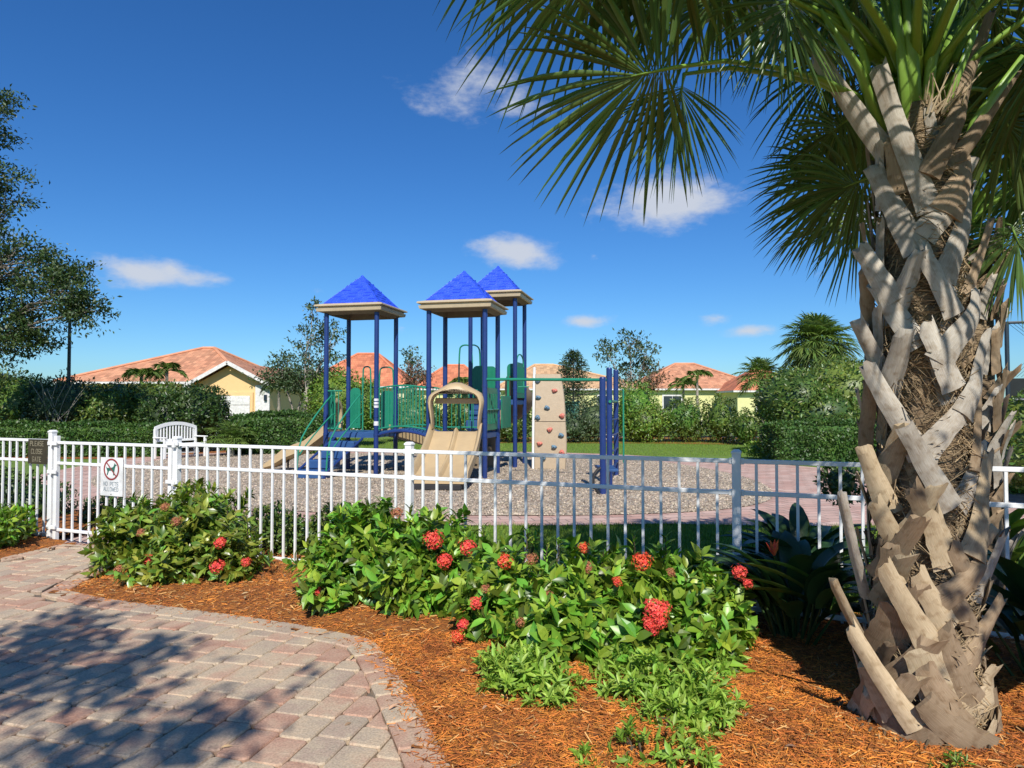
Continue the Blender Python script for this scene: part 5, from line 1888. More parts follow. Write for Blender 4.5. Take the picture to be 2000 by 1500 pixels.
# --- flowering ixora bushes in the bed (leaf by leaf in front)
LEAF = T_leaf()
A = shrub('ixora_shrub', 'leftmost full ixora bush, between the paved path and the gate end of the fence', 'shrub',
          [lobe(315, 450, 955, 1090, 6.95, .45), lobe(212, 320, 988, 1125, 6.8, .34), lobe(395, 500, 1030, 1142, 6.5, .3), lobe(265, 370, 1070, 1145, 6.3, .25), lobe(300, 400, 1010, 1110, 6.6, .3)],
          3900, .115, 'ixora_leaf_bronze', LEAF, 'ixora bushes in the mulch bed', core=.62, seed=1, rosette=7, aspect=.92, single=290, stems=14, lump=.34, core_mat='twig')
B = shrub('ixora_shrub', 'middle ixora bush at the white fence, three red flowers at its upper right', 'shrub',
          [lobe(625, 800, 1005, 1180, 5.95, .5), lobe(760, 905, 1020, 1190, 5.75, .45), lobe(610, 720, 1070, 1208, 5.6, .32), lobe(720, 880, 1080, 1205, 5.45, .32), lobe(850, 950, 1060, 1190, 5.6, .32)],
          5000, .128, 'ixora_leaf', LEAF, 'ixora bushes in the mulch bed', core=.62, seed=2, rosette=7, aspect=.98, single=295, stems=16, lump=.32, core_mat='twig')
Cc = shrub('ixora_shrub', 'large ixora bush nearest the palm with a heart shaped red flower cluster', 'shrub',
           [lobe(910, 1060, 1090, 1270, 4.95, .38), lobe(1050, 1240, 1092, 1290, 4.95, .42), lobe(1225, 1420, 1108, 1300, 4.8, .4), lobe(990, 1180, 1160, 1330, 4.45, .32), lobe(1170, 1340, 1180, 1335, 4.4, .32), lobe(1340, 1450, 1140, 1300, 4.7, .3),
            lobe(1360, 1440, 1240, 1345, 4.3, .18)],
           7000, .128, 'ixora_leaf', LEAF, 'ixora bushes in the mulch bed', core=.6, seed=3, rosette=7, aspect=.98, single=300, stems=26, lump=.3, core_mat='twig')
shrub('ixora_shrub', 'ixora bush cut off by the left edge of the photo', 'shrub', [lobe(-110, 45, 990, 1062, 7.9, .4), lobe(-60, 25, 1000, 1065, 7.6, .25)],
      1600, .12, 'ixora_leaf', LEAF, 'ixora bushes in the mulch bed', core=.62, seed=4, rosette=7, aspect=.78, single=60, stems=6, core_mat='twig')


def shoots(parent, spots, seed, m='ixora_leaf', size=.1):
    """upright leafy shoots standing above a bush"""
    r = np.random.RandomState(seed); LP, LD, LN = [], [], []; mb = MB()
    for px, py0, py1, Y in spots:
        a, b = P(px, py0, Y), P(px + r.uniform(-8, 8), py1, Y)
        mb.tube([b, a.lerp(b, .5) + Vector((r.uniform(-.02, .02), 0, 0)), a], [.006, .005, .003], 5)
        for k in range(14):
            t = k / 13; p = b.lerp(a, t); an = k * 2.4
            d = Vector((math.cos(an), math.sin(an), .5 + t * .8)).normalized()
            LP.append(tuple(p)); LD.append(tuple(d)); LN.append((-d.x * .5, -d.y * .5, 1))
    L = r.uniform(.6, 1.05, len(LP)) * size
    single_leaves('leaf', LEAF, m, parent, np.array(LP), norm(np.array(LD)), norm(np.array(LN)), L * .9, L * .7)
    mb.build('shoot', 'twig', parent)


shoots(Cc, [(1090, 1052, 1110, 5.0), (1238, 1045, 1110, 5.05), (1300, 1050, 1120, 5.0), (1350, 1088, 1150, 4.9), (1070, 1062, 1130, 4.9), (1030, 1035, 1100, 5.2), (1180, 1075, 1130, 4.9), (1390, 1110, 1170, 4.8),
            (1410, 1230, 1290, 4.35)], 5)
shoots(B, [(700, 1000, 1060, 5.9), (800, 990, 1050, 5.9), (880, 1010, 1070, 5.8), (650, 1000, 1060, 6.0), (945, 1030, 1090, 5.7)], 6)
shoots(A, [(365, 945, 1000, 6.8), (395, 950, 1010, 6.9), (330, 965, 1010, 6.8), (280, 975, 1030, 6.8), (445, 985, 1040, 6.7), (480, 1000, 1060, 6.6)], 7, 'ixora_leaf_bronze')

# flower heads: domes of four petalled florets
fl_mesh = {}


def flower_mesh(m, seed, n=46):
    key = (m, seed)
    if key in fl_mesh: return fl_mesh[key]
    r = np.random.RandomState(seed)
    PP, DD, NN = [], [], []
    for i in range(n):
        ph = math.acos(1 - 1.35 * (i + .5) / n); an = i * 2.399
        d = np.array((math.sin(ph) * math.cos(an), math.sin(ph) * math.sin(an), math.cos(ph)))
        p = d * r.uniform(.66, 1.14) + r.normal(size=3) * .07
        t1 = norm(np.cross(d, rand_dirs(1, r)[0])); t2 = np.cross(d, t1)
        for k in range(4):
            a = math.pi / 2 * k + r.uniform(-.2, .2)
            PP.append(p); DD.append(t1 * math.cos(a) + t2 * math.sin(a) + d * .35); NN.append(d)
    V, Fc = instance(T_small(), np.array(PP), np.array(DD), np.array(NN), r.uniform(.26, .42, len(PP)), np.full(len(PP), .46))
    # inner stalk mass so that gaps read red, not see-through
    me = bpy.data.meshes.new('flower_cluster')
    th_ = [2 * math.pi * i / 10 for i in range(10)]
    vv = [(math.cos(a) * s_, math.sin(a) * s_, z) for s_, z in ((.2, -.35), (.5, -.1), (.58, .2), (.4, .45), (.1, .55)) for a in th_]
    ff_ = [(k * 10 + i, k * 10 + (i + 1) % 10, (k + 1) * 10 + (i + 1) % 10, (k + 1) * 10 + i) for k in range(4) for i in range(10)]
    n0 = len(vv)
    me.from_pydata(vv + [tuple(q) for q in V], [], ff_ + [tuple(int(j) + n0 for j in q) for q in Fc])
    me.materials.append(MATS[m])
    fl_mesh[key] = me
    return me


def flower(parent, px, py, Y, wpx, m='flower_red', up=.8, seed=0, hs=.8):
    p = P(px, py, Y); s = wpx * .9 / 2 / F * Y
    o = bpy.data.objects.new('flower_cluster', flower_mesh(m, seed % 3)); C.objects.link(o); o.parent = parent
    o.location = p - wpos(parent)
    d = Vector((rnd.uniform(-.3, .3), -.75, up)).normalized()
    o.rotation_euler = d.to_track_quat('Z', 'Y').to_euler()
    o.scale = (s, s, s * hs)


for px, py, w in ((430, 1060, 26), (424, 1106, 32), (290, 1092, 22), (480, 1098, 20)):
    flower(A, px, py, 6.2, w, 'flower_red', seed=px)
for px, py, w in ((345, 1018, 22), (322, 990, 20), (275, 1040, 18), (232, 1112, 20)):
    flower(A, px, py, 6.3, w, 'flower_faded', seed=px)
for px, py, w in ((846, 1055, 40), (868, 1096, 34), (913, 1070, 36), (620, 1154, 20)):
    flower(B, px, py, 5.25, w, 'flower_red', seed=px, hs=.95)
flower(B, 775, 1002, 5.5, 26, 'flower_faded', seed=1)
for px, py, w, m_, Y_ in ((1277, 1190, 46, 'flower_red', 4.1), (1287, 1212, 36, 'flower_red', 4.07), (1268, 1218, 30, 'flower_red', 4.08), (1296, 1188, 30, 'flower_red', 4.1), (1275, 1230, 26, 'flower_red', 4.08),
                        (1254, 1097, 40, 'flower_orange', 4.55), (985, 1096, 34, 'flower_orange', 4.7), (929, 1178, 28, 'flower_red', 4.5), (904, 1220, 26, 'flower_red', 4.5), (893, 1243, 28, 'flower_orange', 4.5),
                        (1444, 1118, 32, 'flower_red', 4.5), (1460, 1140, 24, 'flower_red', 4.5), (975, 1276, 26, 'flower_orange', 4.2), (1038, 1092, 26, 'flower_faded', 4.7), (1140, 1070, 24, 'flower_orange', 4.8),
                        (1145, 1108, 28, 'flower_faded', 4.6), (948, 1150, 20, 'flower_faded', 4.5), (1205, 1136, 22, 'flower_orange', 4.5), (1310, 1118, 20, 'flower_faded', 4.5), (1072, 1162, 20, 'flower_faded', 4.4), (1015, 1215, 22, 'flower_faded', 4.25)):
    flower(Cc, px, py, Y_, w, m_, seed=int(px))

# --- lime green low plants
limeT = T_leaf()
LG = 'lime green low plants at the front of the bed'
shrub('groundcover_plant', 'lime green low plant left of the bare mulch gap, under the flower bush', 'plant', [lobe(950, 1110, 1275, 1405, 3.85, .22), lobe(935, 1040, 1270, 1350, 4.0, .18), lobe(1040, 1120, 1330, 1415, 3.7, .12)],
      950, .076, 'lime_leaf', limeT, LG, core=.6, seed=21, rosette=9, aspect=.58, single=150, stems=10, core_mat='twig', lump=.2)
shrub('groundcover_plant', 'largest lime green low plant, centre front below the big red flower', 'plant', [lobe(1160, 1330, 1290, 1420, 3.85, .26), lobe(1280, 1440, 1300, 1430, 3.75, .24), lobe(1250, 1430, 1350, 1462, 3.5, .2), lobe(1150, 1250, 1300, 1390, 3.95, .18)],
      1600, .076, 'lime_leaf', limeT, LG, core=.6, seed=22, rosette=9, aspect=.58, single=260, stems=14, core_mat='twig', lump=.2)
shrub('groundcover_plant', 'thin lime green sprigs along the bottom edge of the photo', 'plant', [lobe(1195, 1300, 1425, 1510, 3.2, .12), lobe(1290, 1400, 1440, 1530, 3.1, .14)],
      420, .06, 'lime_leaf', limeT, LG, core=0, seed=23, rosette=9, aspect=.7, single=80, stems=10, lump=.3)
shrub('groundcover_plant', 'tiny lime green sprig left of the bottom edge sprigs', 'plant', [lobe(1125, 1165, 1468, 1515, 3.12, .05)],
      90, .055, 'lime_leaf', limeT, LG, core=0, seed=24, rosette=9, aspect=.7, single=30, stems=2)
shrub('groundcover_plant', 'small bright green sprig at the foot of the palm trunk', 'plant', [lobe(1832, 1905, 1482, 1530, 3.02, .06)],
      120, .05, 'bright_shrub_leaf', limeT, LG, core=0, seed=25, rosette=9, aspect=.6, single=30, stems=2)

# --- strap leaved clumps (bird of paradise) in the palm shade


def strap_clump(name, label, base, n, h, seed, m='strap_leaf', spread=.55, group=None, flowers=(), w=.085, cat='plant'):
    r = np.random.RandomState(seed); b = Vector(base)
    t = thing(name, label, cat, b, group)
    mb = MB()
    for i in range(n):
        an = r.uniform(0, 2 * math.pi); tilt = r.uniform(.15, 1.0) * spread
        hh = h * r.uniform(.65, 1.1)
        d = Vector((math.cos(an) * tilt, math.sin(an) * tilt, 1)).normalized()
        f0 = b + Vector((math.cos(an), math.sin(an), 0)) * r.uniform(0, .12)
        st = [f0, f0 + d * hh * .45]
        L = hh * .62; pts = []
        side = d.cross(Vector((0, 0, 1)));
        side = side.normalized() if side.length > .01 else Vector((1, 0, 0))
        q = st[1]; dd = d.copy()
        rings = []
        for k in range(8):
            tt = k / 7
            wv = w * math.sin(math.pi * min(1, .08 + tt * .95)) ** .7 * (1 - .2 * tt)
            nn = side.cross(dd).normalized()
            rings.append([q - side * wv + nn * wv * .35, q, q + side * wv + nn * wv * .35])
            dd = (dd + Vector((math.cos(an), math.sin(an), -.8)) * .11 * spread * 1.6).normalized()
            q = q + dd * (L / 7)
        lf = MB(); lf.loft(rings, close=False, cap=False); lo = lf.build('leaf', m, t, smooth='all')
        mb.tube(st, [.012, .007], 5)
    mb.build('stalk', m, t)
    for p in flowers:
        mb = MB(); p = Vector(p)
        mb.tube([Vector((b.x, b.y, .1)), p.lerp(Vector((b.x, b.y, .1)), .4) + Vector((0, 0, .08)), p], [.011, .01, .008], 5); fs = mb.build('flower_stalk', m, t)
        for k in range(4):
            mb = MB(); d = Vector((-.4 + .2 * k, -.1, .6 + .1 * k)).normalized(); mb.tube([p, p + d * .05, p + d * .11], [.006, .016, .002], 5, flat=.5); mb.build('petal', 'flower_orange', fs)
    return t


BG = 'strap leaved plants in the shade by the palm'
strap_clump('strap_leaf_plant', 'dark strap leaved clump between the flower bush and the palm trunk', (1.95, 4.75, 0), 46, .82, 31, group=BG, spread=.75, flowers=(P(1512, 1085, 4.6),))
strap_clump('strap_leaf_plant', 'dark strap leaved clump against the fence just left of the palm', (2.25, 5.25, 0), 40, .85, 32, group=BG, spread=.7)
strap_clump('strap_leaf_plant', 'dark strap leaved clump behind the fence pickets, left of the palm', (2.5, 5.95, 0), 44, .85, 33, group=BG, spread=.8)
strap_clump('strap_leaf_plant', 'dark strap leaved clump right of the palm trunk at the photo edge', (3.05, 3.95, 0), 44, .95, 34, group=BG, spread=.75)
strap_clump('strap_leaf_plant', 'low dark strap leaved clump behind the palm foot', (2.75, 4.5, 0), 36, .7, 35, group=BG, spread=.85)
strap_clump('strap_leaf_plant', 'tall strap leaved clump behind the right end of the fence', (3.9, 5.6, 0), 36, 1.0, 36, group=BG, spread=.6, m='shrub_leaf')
# long pale leaves reaching out over the flower bush
ext = bpy.data.objects['strap_leaf_plant']
for px0, py0, px1, py1, w_ in ((1620, 1190, 1445, 1150, .035), (1600, 1170, 1440, 1098, .03), (1610, 1150, 1470, 1092, .03), (1590, 1185, 1440, 1128, .03)):
    a, b = P(px0, py0, 4.7), P(px1, py1, 4.35); d = (b - a); sd_ = d.cross(UZ).normalized(); mb = MB(); rings = []
    for k in range(8):
        t = k / 7; q = a.lerp(b, t) + UZ * .04 * math.sin(math.pi * t); ww = w_ * math.sin(math.pi * min(1, .1 + t * .9)) ** .7
        rings.append([q - sd_ * ww * .6 + UZ * ww * .75, q, q + sd_ * ww * .6 + UZ * ww * .4])
    mb.loft(rings, close=False, cap=False); mb.build('leaf', 'shrub_leaf', ext, smooth='all')

# --- low shrubs just behind the fence
HB = 'low shrubs behind the white fence'
shrub('low_shrub', 'low mixed shrub behind the fence, left of the middle ixora', 'shrub', [lobe(480, 575, 985, 1100, 7.6, .35), lobe(520, 600, 1000, 1090, 7.4, .3)], 1500, .07, 'shrub_leaf', T_small(), HB, core=.6, seed=41, core_mat='twig')
shrub('low_shrub', 'low shrub behind the fence above the middle ixora', 'shrub', [lobe(610, 700, 985, 1060, 7.4, .3), lobe(680, 765, 988, 1060, 7.2, .3)], 1500, .07, 'shrub_leaf', T_small(), HB, core=.6, seed=42, core_mat='twig')
shrub('low_shrub', 'low shrub behind the gate pickets', 'shrub', [lobe(165, 250, 965, 1050, 9.6, .35), lobe(225, 300, 975, 1050, 9.3, .35)], 1300, .08, 'dark_leaf', T_small(), HB, core=.6, seed=43, core_mat='twig')
shrub('low_shrub', 'dark shrub behind the fence run at the left edge', 'shrub', [lobe(-120, 60, 905, 1050, 10.2, .6), lobe(20, 130, 930, 1045, 9.9, .5)], 2600, .08, 'dark_leaf', T_small(), HB, core=.7, seed=44)
shrub('low_shrub', 'wispy shoot behind the fence right of the middle ixora', 'shrub', [lobe(1010, 1060, 1035, 1105, 6.6, .12)], 160, .075, 'ixora_leaf', LEAF, HB, core=0, seed=45, rosette=6, aspect=.7, stems=4)
shrub('low_shrub', 'small shrub on the lawn behind the fence, left of the palm trunk', 'shrub', [lobe(1600, 1680, 900, 985, 8.6, .3)], 700, .09, 'dark_leaf', T_small(), HB, core=.6, seed=46)

# --- clipped hedges


def hedge(name, label, x0, x1, y0, y1, h, n, seed, m='hedge_leaf', ang=0.0, leaf=.05, group='clipped box hedges'):
    r = np.random.RandomState(seed)
    c = Vector(((x0 + x1) / 2, (y0 + y1) / 2, 0)); lx, ly = x1 - x0, y1 - y0
    t = thing(name, label, 'hedge', c, group)
    ux = Vector((math.cos(ang), math.sin(ang), 0)); uy = Vector((-math.sin(ang), math.cos(ang), 0))
    mb = MB(); mb.box(c + UZ * (h * .48), (lx * .97, ly * .92, h * .95), ax=ux, az=UZ, bev=.12); mb.build('twig_mass', m, t)
    Af, At, As = lx * h, lx * ly, ly * h; tot = Af + At + As * 2
    PP, NN = [], []
    for area, fn in ((Af, 'f'), (At, 't'), (As, 'l'), (As, 'r')):
        k = int(n * area / tot)
        a, b = r.uniform(-.5, .5, k), r.uniform(0, 1, k)
        if fn == 'f': p = np.stack([a * lx, np.full(k, -ly / 2), b * h], 1); q = (0, -1, 0)
        elif fn == 't': p = np.stack([a * lx, (b - .5) * ly, np.full(k, h)], 1); q = (0, 0, 1)
        else:
            s = -1 if fn == 'l' else 1
            p = np.stack([np.full(k, s * lx / 2), (b - .5) * ly, r.uniform(0, 1, k) * h], 1); q = (s, 0, 0)
        wob = .05 * np.sin(p[:, 0] * 2.2 + seed) + .035 * np.sin(p[:, 0] * 6.1 + p[:, 2] * 5) + .03 * np.sin(p[:, 1] * 7)
        p = p + np.array(q) * (r.normal(size=(k, 1)) * .035 + wob[:, None])
        # rounded shoulders
        e = np.clip((p[:, 2] - h * .82) / (h * .18), 0, 1); ed = np.clip((np.abs(p[:, 1]) - ly * .35) / (ly * .15), 0, 1)
        p[:, 1] *= 1 - .12 * e; p[:, 2] -= .07 * ed * (e > 0)
        PP.append(p); NN.append(np.tile(q, (k, 1)))
    PP, NN = np.vstack(PP), np.vstack(NN).astype(float)
    M = np.array([[ux.x, uy.x, 0], [ux.y, uy.y, 0], [0, 0, 1]])
    PP = PP @ M.T + np.array((c.x, c.y, 0)); NN = NN @ M.T
    D = norm(NN * .6 + r.normal(size=NN.shape) * .8); N = norm(NN * .8 + r.normal(size=NN.shape) * .5 + np.array((0, 0, .4)))
    V, Fc = instance(T_quad() if leaf < .1 else T_small(), PP, D, N, r.uniform(.6, 1.2, len(PP)) * leaf * 1.6)
    np_mesh('foliage', V, Fc, m, t, kind='stuff')
    return t


hedge('clipped_hedge', 'long clipped hedge left of the bench, below the big shrubs', -22, -11.3, 21.6, 23.0, .97, 26000, 51, leaf=.06)
hedge('clipped_hedge', 'clipped hedge between the fan palm bush and the left tower', -9.4, -6.2, 22.6, 24.2, 1.28, 12000, 52, leaf=.06)
hedge('clipped_hedge', 'clipped hedge block under the round bush, just left of the palm trunk', 7.35, 11.6, 18.8, 20.4, 1.1, 15000, 53, leaf=.055)
hedge('clipped_hedge', 'clipped hedge right of the palm trunk at the photo edge', 9.2, 14.0, 12.6, 14.6, 1.5, 9000, 54, leaf=.055, m='bright_shrub_leaf')

# --- big shrubs
SG_ = 'tall informal shrubs left behind the hedge'
shrub('tall_shrub', 'large dark rounded shrub mass at the far left edge under the oak', 'shrub', [lobe(-160, 60, 712, 850, 25.5, 2.0), lobe(0, 120, 735, 850, 25, 1.4)], 7000, .17, 'shrub_leaf', T_small(), SG_, core=.82, seed=61)
shrub('tall_shrub', 'pale twiggy shrub with bare grey stems near the lamp post', 'shrub', [lobe(55, 200, 735, 850, 24.4, 1.2)], 3600, .15, 'thin_tree_leaf', T_small(), SG_, core=.7, seed=62)
shrub('tall_shrub', 'broad green shrub in front of the salmon roof', 'shrub', [lobe(160, 300, 748, 850, 25, 1.6), lobe(240, 370, 745, 855, 25.4, 1.6)], 6500, .17, 'shrub_leaf', T_small(), SG_, core=.82, seed=63)
shrub('tall_shrub', 'dark glossy shrub behind the white bench, beside the garage', 'shrub', [lobe(330, 445, 752, 868, 24.2, 1.4), lobe(280, 380, 770, 862, 23.8, 1.0)], 6000, .16, 'dark_leaf', T_small(), SG_, core=.8, seed=64)
mb = MB(); r_ = np.random.RandomState(3)
for k in range(9):
    a = P(110 + r_.uniform(-20, 20), 828, 23.4); b = P(110 + (k - 4) * 14 + r_.uniform(-10, 10), 745 + r_.uniform(-10, 25), 23.2)
    mb.tube(curve([a, a.lerp(b, .5) + Vector((r_.uniform(-.2, .2), 0, 0)), b], 1), [.03, .028, .02, .015, .01][:len(curve([a, a, b], 1))] if False else .010, 5)
mb.build('bare_stem', 'pale_bark', bpy.data.objects['tall_shrub.001'])
shrub('round_shrub', 'bright green rounded shrub behind the left tower', 'shrub', [lobe(595, 720, 722, 850, 27, 1.3), lobe(690, 745, 740, 850, 27.5, 1.0)], 5200, .15, 'bright_shrub_leaf', T_small(), core=.8, seed=65)
shrub('tall_shrub', 'shrub row dark green beneath the bridge, behind the play towers', 'shrub', [lobe(745, 870, 770, 862, 30.5, 1.2), lobe(860, 960, 765, 862, 30.7, 1.2)], 5200, .16, 'shrub_leaf', T_small(), 'shrubs along the far lawn', core=.8, seed=66)
GR = 'shrubs along the far lawn'
shrub('tall_shrub', 'shrub seen between the posts of the right tower', 'shrub', [lobe(955, 1045, 770, 865, 30, 1.2)], 2600, .16, 'shrub_leaf', T_small(), GR, core=.8, seed=67)
shrub('tall_shrub', 'open grey green shrub between climbing wall and blue end post', 'shrub', [lobe(1120, 1200, 778, 864, 30, 1.0), lobe(1092, 1150, 806, 866, 29.5, .7)], 2300, .15, 'thin_tree_leaf', T_small(), GR, core=.66, seed=68)
shrub('tall_shrub', 'tallest bright shrub just right of the blue end post', 'shrub', [lobe(1195, 1290, 748, 864, 30.4, 1.1), lobe(1210, 1310, 785, 866, 29.8, 1.0)], 3800, .15, 'bright_shrub_leaf', T_small(), GR, core=.75, seed=69)
shrub('tall_shrub', 'loose shrub in front of the yellow house wall', 'shrub', [lobe(1292, 1385, 775, 864, 30, 1.0)], 2500, .15, 'shrub_leaf', T_small(), GR, core=.68, seed=70)
shrub('tall_shrub', 'upright shrub right of the small feather palms', 'shrub', [lobe(1375, 1440, 772, 868, 29.4, .9), lobe(1425, 1490, 800, 870, 28.0, .9)], 2600, .15, 'shrub_leaf', T_small(), GR, core=.7, seed=71)
shrub('round_shrub', 'huge glossy rounded bush above the clipped hedge, left of the palm trunk', 'shrub', [lobe(1480, 1620, 720, 850, 22.6, 1.6), lobe(1560, 1730, 702, 850, 22.8, 1.7), lobe(1500, 1700, 760, 860, 22.0, 1.4)], 15000, .15, 'shrub_leaf', T_small(), core=.93, seed=72, lump=.05)
shrub('round_shrub', 'dark bush right of the palm trunk below the windscreen', 'shrub', [lobe(1930, 2080, 770, 930, 12.4, 1.0), lobe(1960, 2100, 850, 960, 11.5, .8)], 3600, .12, 'shrub_leaf', T_small(), core=.8, seed=73)
shrub('low_shrub', 'small round plant on the lawn left of the clipped hedge', 'shrub', [lobe(1450, 1500, 862, 892, 21, .35)], 500, .12, 'bright_shrub_leaf', T_small(), core=.5, seed=74)
# bark mulch strip under the far shrubs
mb = MB()
n_ = 40
for k in range(n_):
    pass
poly_sheet('far_mulch_strip', [(-3.0, 29.3), (6, 28.9), (9.5, 28.0), (14, 22.0), (20, 20.6), (22, 34), (-3.0, 34)], -.008, 'mulch_soil')
poly_sheet('left_mulch_strip', [(-23, 20.9), (-11, 20.9), (-5.5, 22.4), (-5.5, 24.5), (-9, 27), (-23, 27)], -.008, 'mulch_soil')

# --- trees
def lobe_tree(name, label, cat, base, lobes, seed, mleaf, mbark='bark', rad=.12, clumps=60, per=45, leaf=.14, cr_=.25, fork=.3, tpl=None, group=None, low=0):
    """trunk, limbs to each lobe of the crown, twigs to leaf clumps; sky shows between the clumps"""
    r = np.random.RandomState(seed); b = Vector(base)
    t = thing(name, label, cat, b, group)
    top = max(l[2] for l in lobes); cx = np.mean([l[0] for l in lobes]); cy = np.mean([l[1] for l in lobes])
    fk = b + Vector(((cx - b.x) * .25, (cy - b.y) * .25, top * fork))
    mb = MB(); tp_ = curve([b - UZ * .1, b.lerp(fk, .5) + Vector((rad * .4, 0, 0)), fk], 1); mb.tube(tp_, [rad * (1.3 - .4 * i / (len(tp_) - 1)) for i in range(len(tp_))], 9)
    PP, DD = [], []
    vol = np.array([l[3] * l[4] * l[5] for l in lobes]) ** .6; vol /= vol.sum()
    for l, v in zip(lobes, vol):
        lc = Vector(l[:3]); k = max(4, int(clumps * v))
        limb = curve([fk, fk.lerp(lc, .45) + Vector((r.uniform(-.2, .2), r.uniform(-.2, .2), .12 * (lc - fk).length)), lc], 2)
        n_ = len(limb); rr0 = rad * .5 * max(.35, v ** .5 * 1.6)
        mb.tube(limb, [rr0 * (1 - .72 * i / n_) for i in range(n_)], 6, cap=False)
        for c in range(k):
            d = rand_dirs(1, r)[0]; q = np.array(l[:3]) + d * np.array(l[3:]) * r.uniform(.25, 1.0) ** .6
            a = limb[r.randint(n_ // 2, n_)]; e = Vector(q); m_ = a.lerp(e, .55) + Vector(r.normal(size=3)) * .08 * (e - a).length
            mb.tube([a, m_, e], [rr0 * .22 + .004, rr0 * .13 + .003, .003], 4, cap=False)
            kk = int(per * r.uniform(.5, 1.4))
            sp = norm(np.array(tuple(e - m_))[None] + 1e-6)
            PP.append(q + r.normal(size=(kk, 3)) * cr_ * r.uniform(.6, 1.2) * np.array((1, 1, .7)) + sp * r.uniform(-1.2, .8, (kk, 1)) * cr_)
            DD.append(norm(sp * .6 + r.normal(size=(kk, 3)) * .8))
    mb.build('trunk', mbark, t, smooth='all')
    Pp, D = np.vstack(PP), np.vstack(DD); ok = Pp[:, 2] > low; Pp, D = Pp[ok], D[ok]
    V, Fc = instance(tpl or T_small(), Pp, D, norm(r.normal(size=D.shape) * .7 + np.array((0, 0, 1.))), r.uniform(.6, 1.2, len(Pp)) * leaf)
    np_mesh('crown', V, Fc, mleaf, t, kind='stuff')
    return t


lobe_tree('oak_tree', 'large oak with spreading dark crown at the left edge of the photo', 'tree', (-18.6, 22, 0),
          [lobe(-190, 20, 120, 330, 22, 1.8), lobe(-160, 40, 290, 460, 21.6, 1.8), lobe(-150, 135, 440, 590, 21.4, 1.9), lobe(60, 190, 500, 640, 21.2, 1.1), lobe(-90, 70, 560, 720, 21.5, 1.6), lobe(20, 110, 600, 700, 21.8, .9), lobe(130, 215, 575, 640, 21, .6), lobe(-500, -150, 100, 600, 23, 3)],
          101, 'oak_leaf', rad=.34, clumps=640, per=85, leaf=.15, cr_=.2, fork=.22)
lobe_tree('slender_tree', 'slender open crowned tree left of the left tower roof', 'tree', (P(592, 800, 27).x, 27, 0),
          [lobe(595, 625, 570, 640, 27, .3), lobe(565, 640, 620, 705, 27, .7), lobe(620, 672, 625, 740, 27.2, .6), lobe(580, 650, 690, 760, 27, .7)], 102, 'thin_tree_leaf', 'pale_bark', rad=.1, clumps=80, per=22, leaf=.17, cr_=.13, fork=.4)
lobe_tree('bottlebrush_tree', 'weeping dark green tree beside the garage corner', 'tree', (P(578, 800, 29).x, 29, 0),
          [lobe(512, 585, 692, 758, 29, .8), lobe(555, 645, 705, 790, 29, .9)], 103, 'thin_tree_leaf', 'pale_bark', rad=.12, clumps=80, per=55, leaf=.16, cr_=.22, fork=.35)
lobe_tree('crape_myrtle', 'small brownish tree between left and middle towers', 'tree', (P(808, 800, 33).x, 33, 0),
          [lobe(788, 836, 708, 762, 33, .6)], 104, 'myrtle_leaf', rad=.06, clumps=34, per=40, leaf=.14, cr_=.16, fork=.45)
lobe_tree('small_tree', 'small dark open tree just behind the brownish one between the towers', 'tree', (P(803, 800, 34.5).x, 34.5, 0),
          [lobe(785, 828, 672, 725, 34.5, .6)], 107, 'thin_tree_leaf', rad=.06, clumps=16, per=18, leaf=.18, cr_=.13, fork=.5)
lobe_tree('magnolia_tree', 'open branched grey green tree above the blue end post', 'tree', (P(1235, 800, 34).x, 34, 0),
          [lobe(1158, 1215, 662, 722, 34, .8), lobe(1195, 1262, 638, 705, 34, .9), lobe(1235, 1290, 650, 735, 34.2, .8), lobe(1190, 1275, 705, 765, 34, .9)], 105, 'thin_tree_leaf', 'pale_bark', rad=.1, clumps=92, per=22, leaf=.2, cr_=.15, fork=.4)
lobe_tree('small_tree', 'small reddish brown tree left of the small feather palms', 'tree', (P(1268, 800, 37).x, 37, 0),
          [lobe(1240, 1300, 710, 765, 37, .8)], 106, 'myrtle_leaf', rad=.06, clumps=26, per=30, leaf=.17, cr_=.2, fork=.4)


# conifer with whorled branches
def conifer(base, H, rad, seed):
    r = np.random.RandomState(seed); b = Vector(base)
    t = thing('conifer', 'small pointed conifer right of the climbing wall', 'tree', b)
    mb = MB(); mb.tube([b, b + UZ * H], [.09, .01], 7); PP, DD = [], []
    for k in range(26):
        z = H * (.14 + .84 * k / 26); rr = rad * (1 - (z / H)) ** .8 * r.uniform(.8, 1.15) + .05
        for j in range(7):
            a = r.uniform(0, 2 * math.pi); d = Vector((math.cos(a), math.sin(a), .15)).normalized()
            p0 = b + UZ * z; p1 = p0 + d * rr + UZ * .1 * rr
            mb.tube([p0, p1], [.015, .004], 4, cap=False)
            for q in range(34):
                tt = r.uniform(.2, 1.05); PP.append(tuple(p0.lerp(p1, tt) + Vector(r.normal(size=3)) * .07)); DD.append(tuple(d + Vector(r.normal(size=3)) * .5))
    mb.build('trunk', 'bark', t)
    V, Fc = instance(T_quad(), np.array(PP), np.array(DD), rand_dirs(len(PP), r) + np.array((0, 0, 1.)), r.uniform(.1, .2, len(PP)), .08)
    np_mesh('crown', V, Fc, 'conifer_leaf', t, kind='stuff')


conifer((P(1120, 780, 33).x, 33, 0), 4.3, 1.75, 9)

# --- distant palms


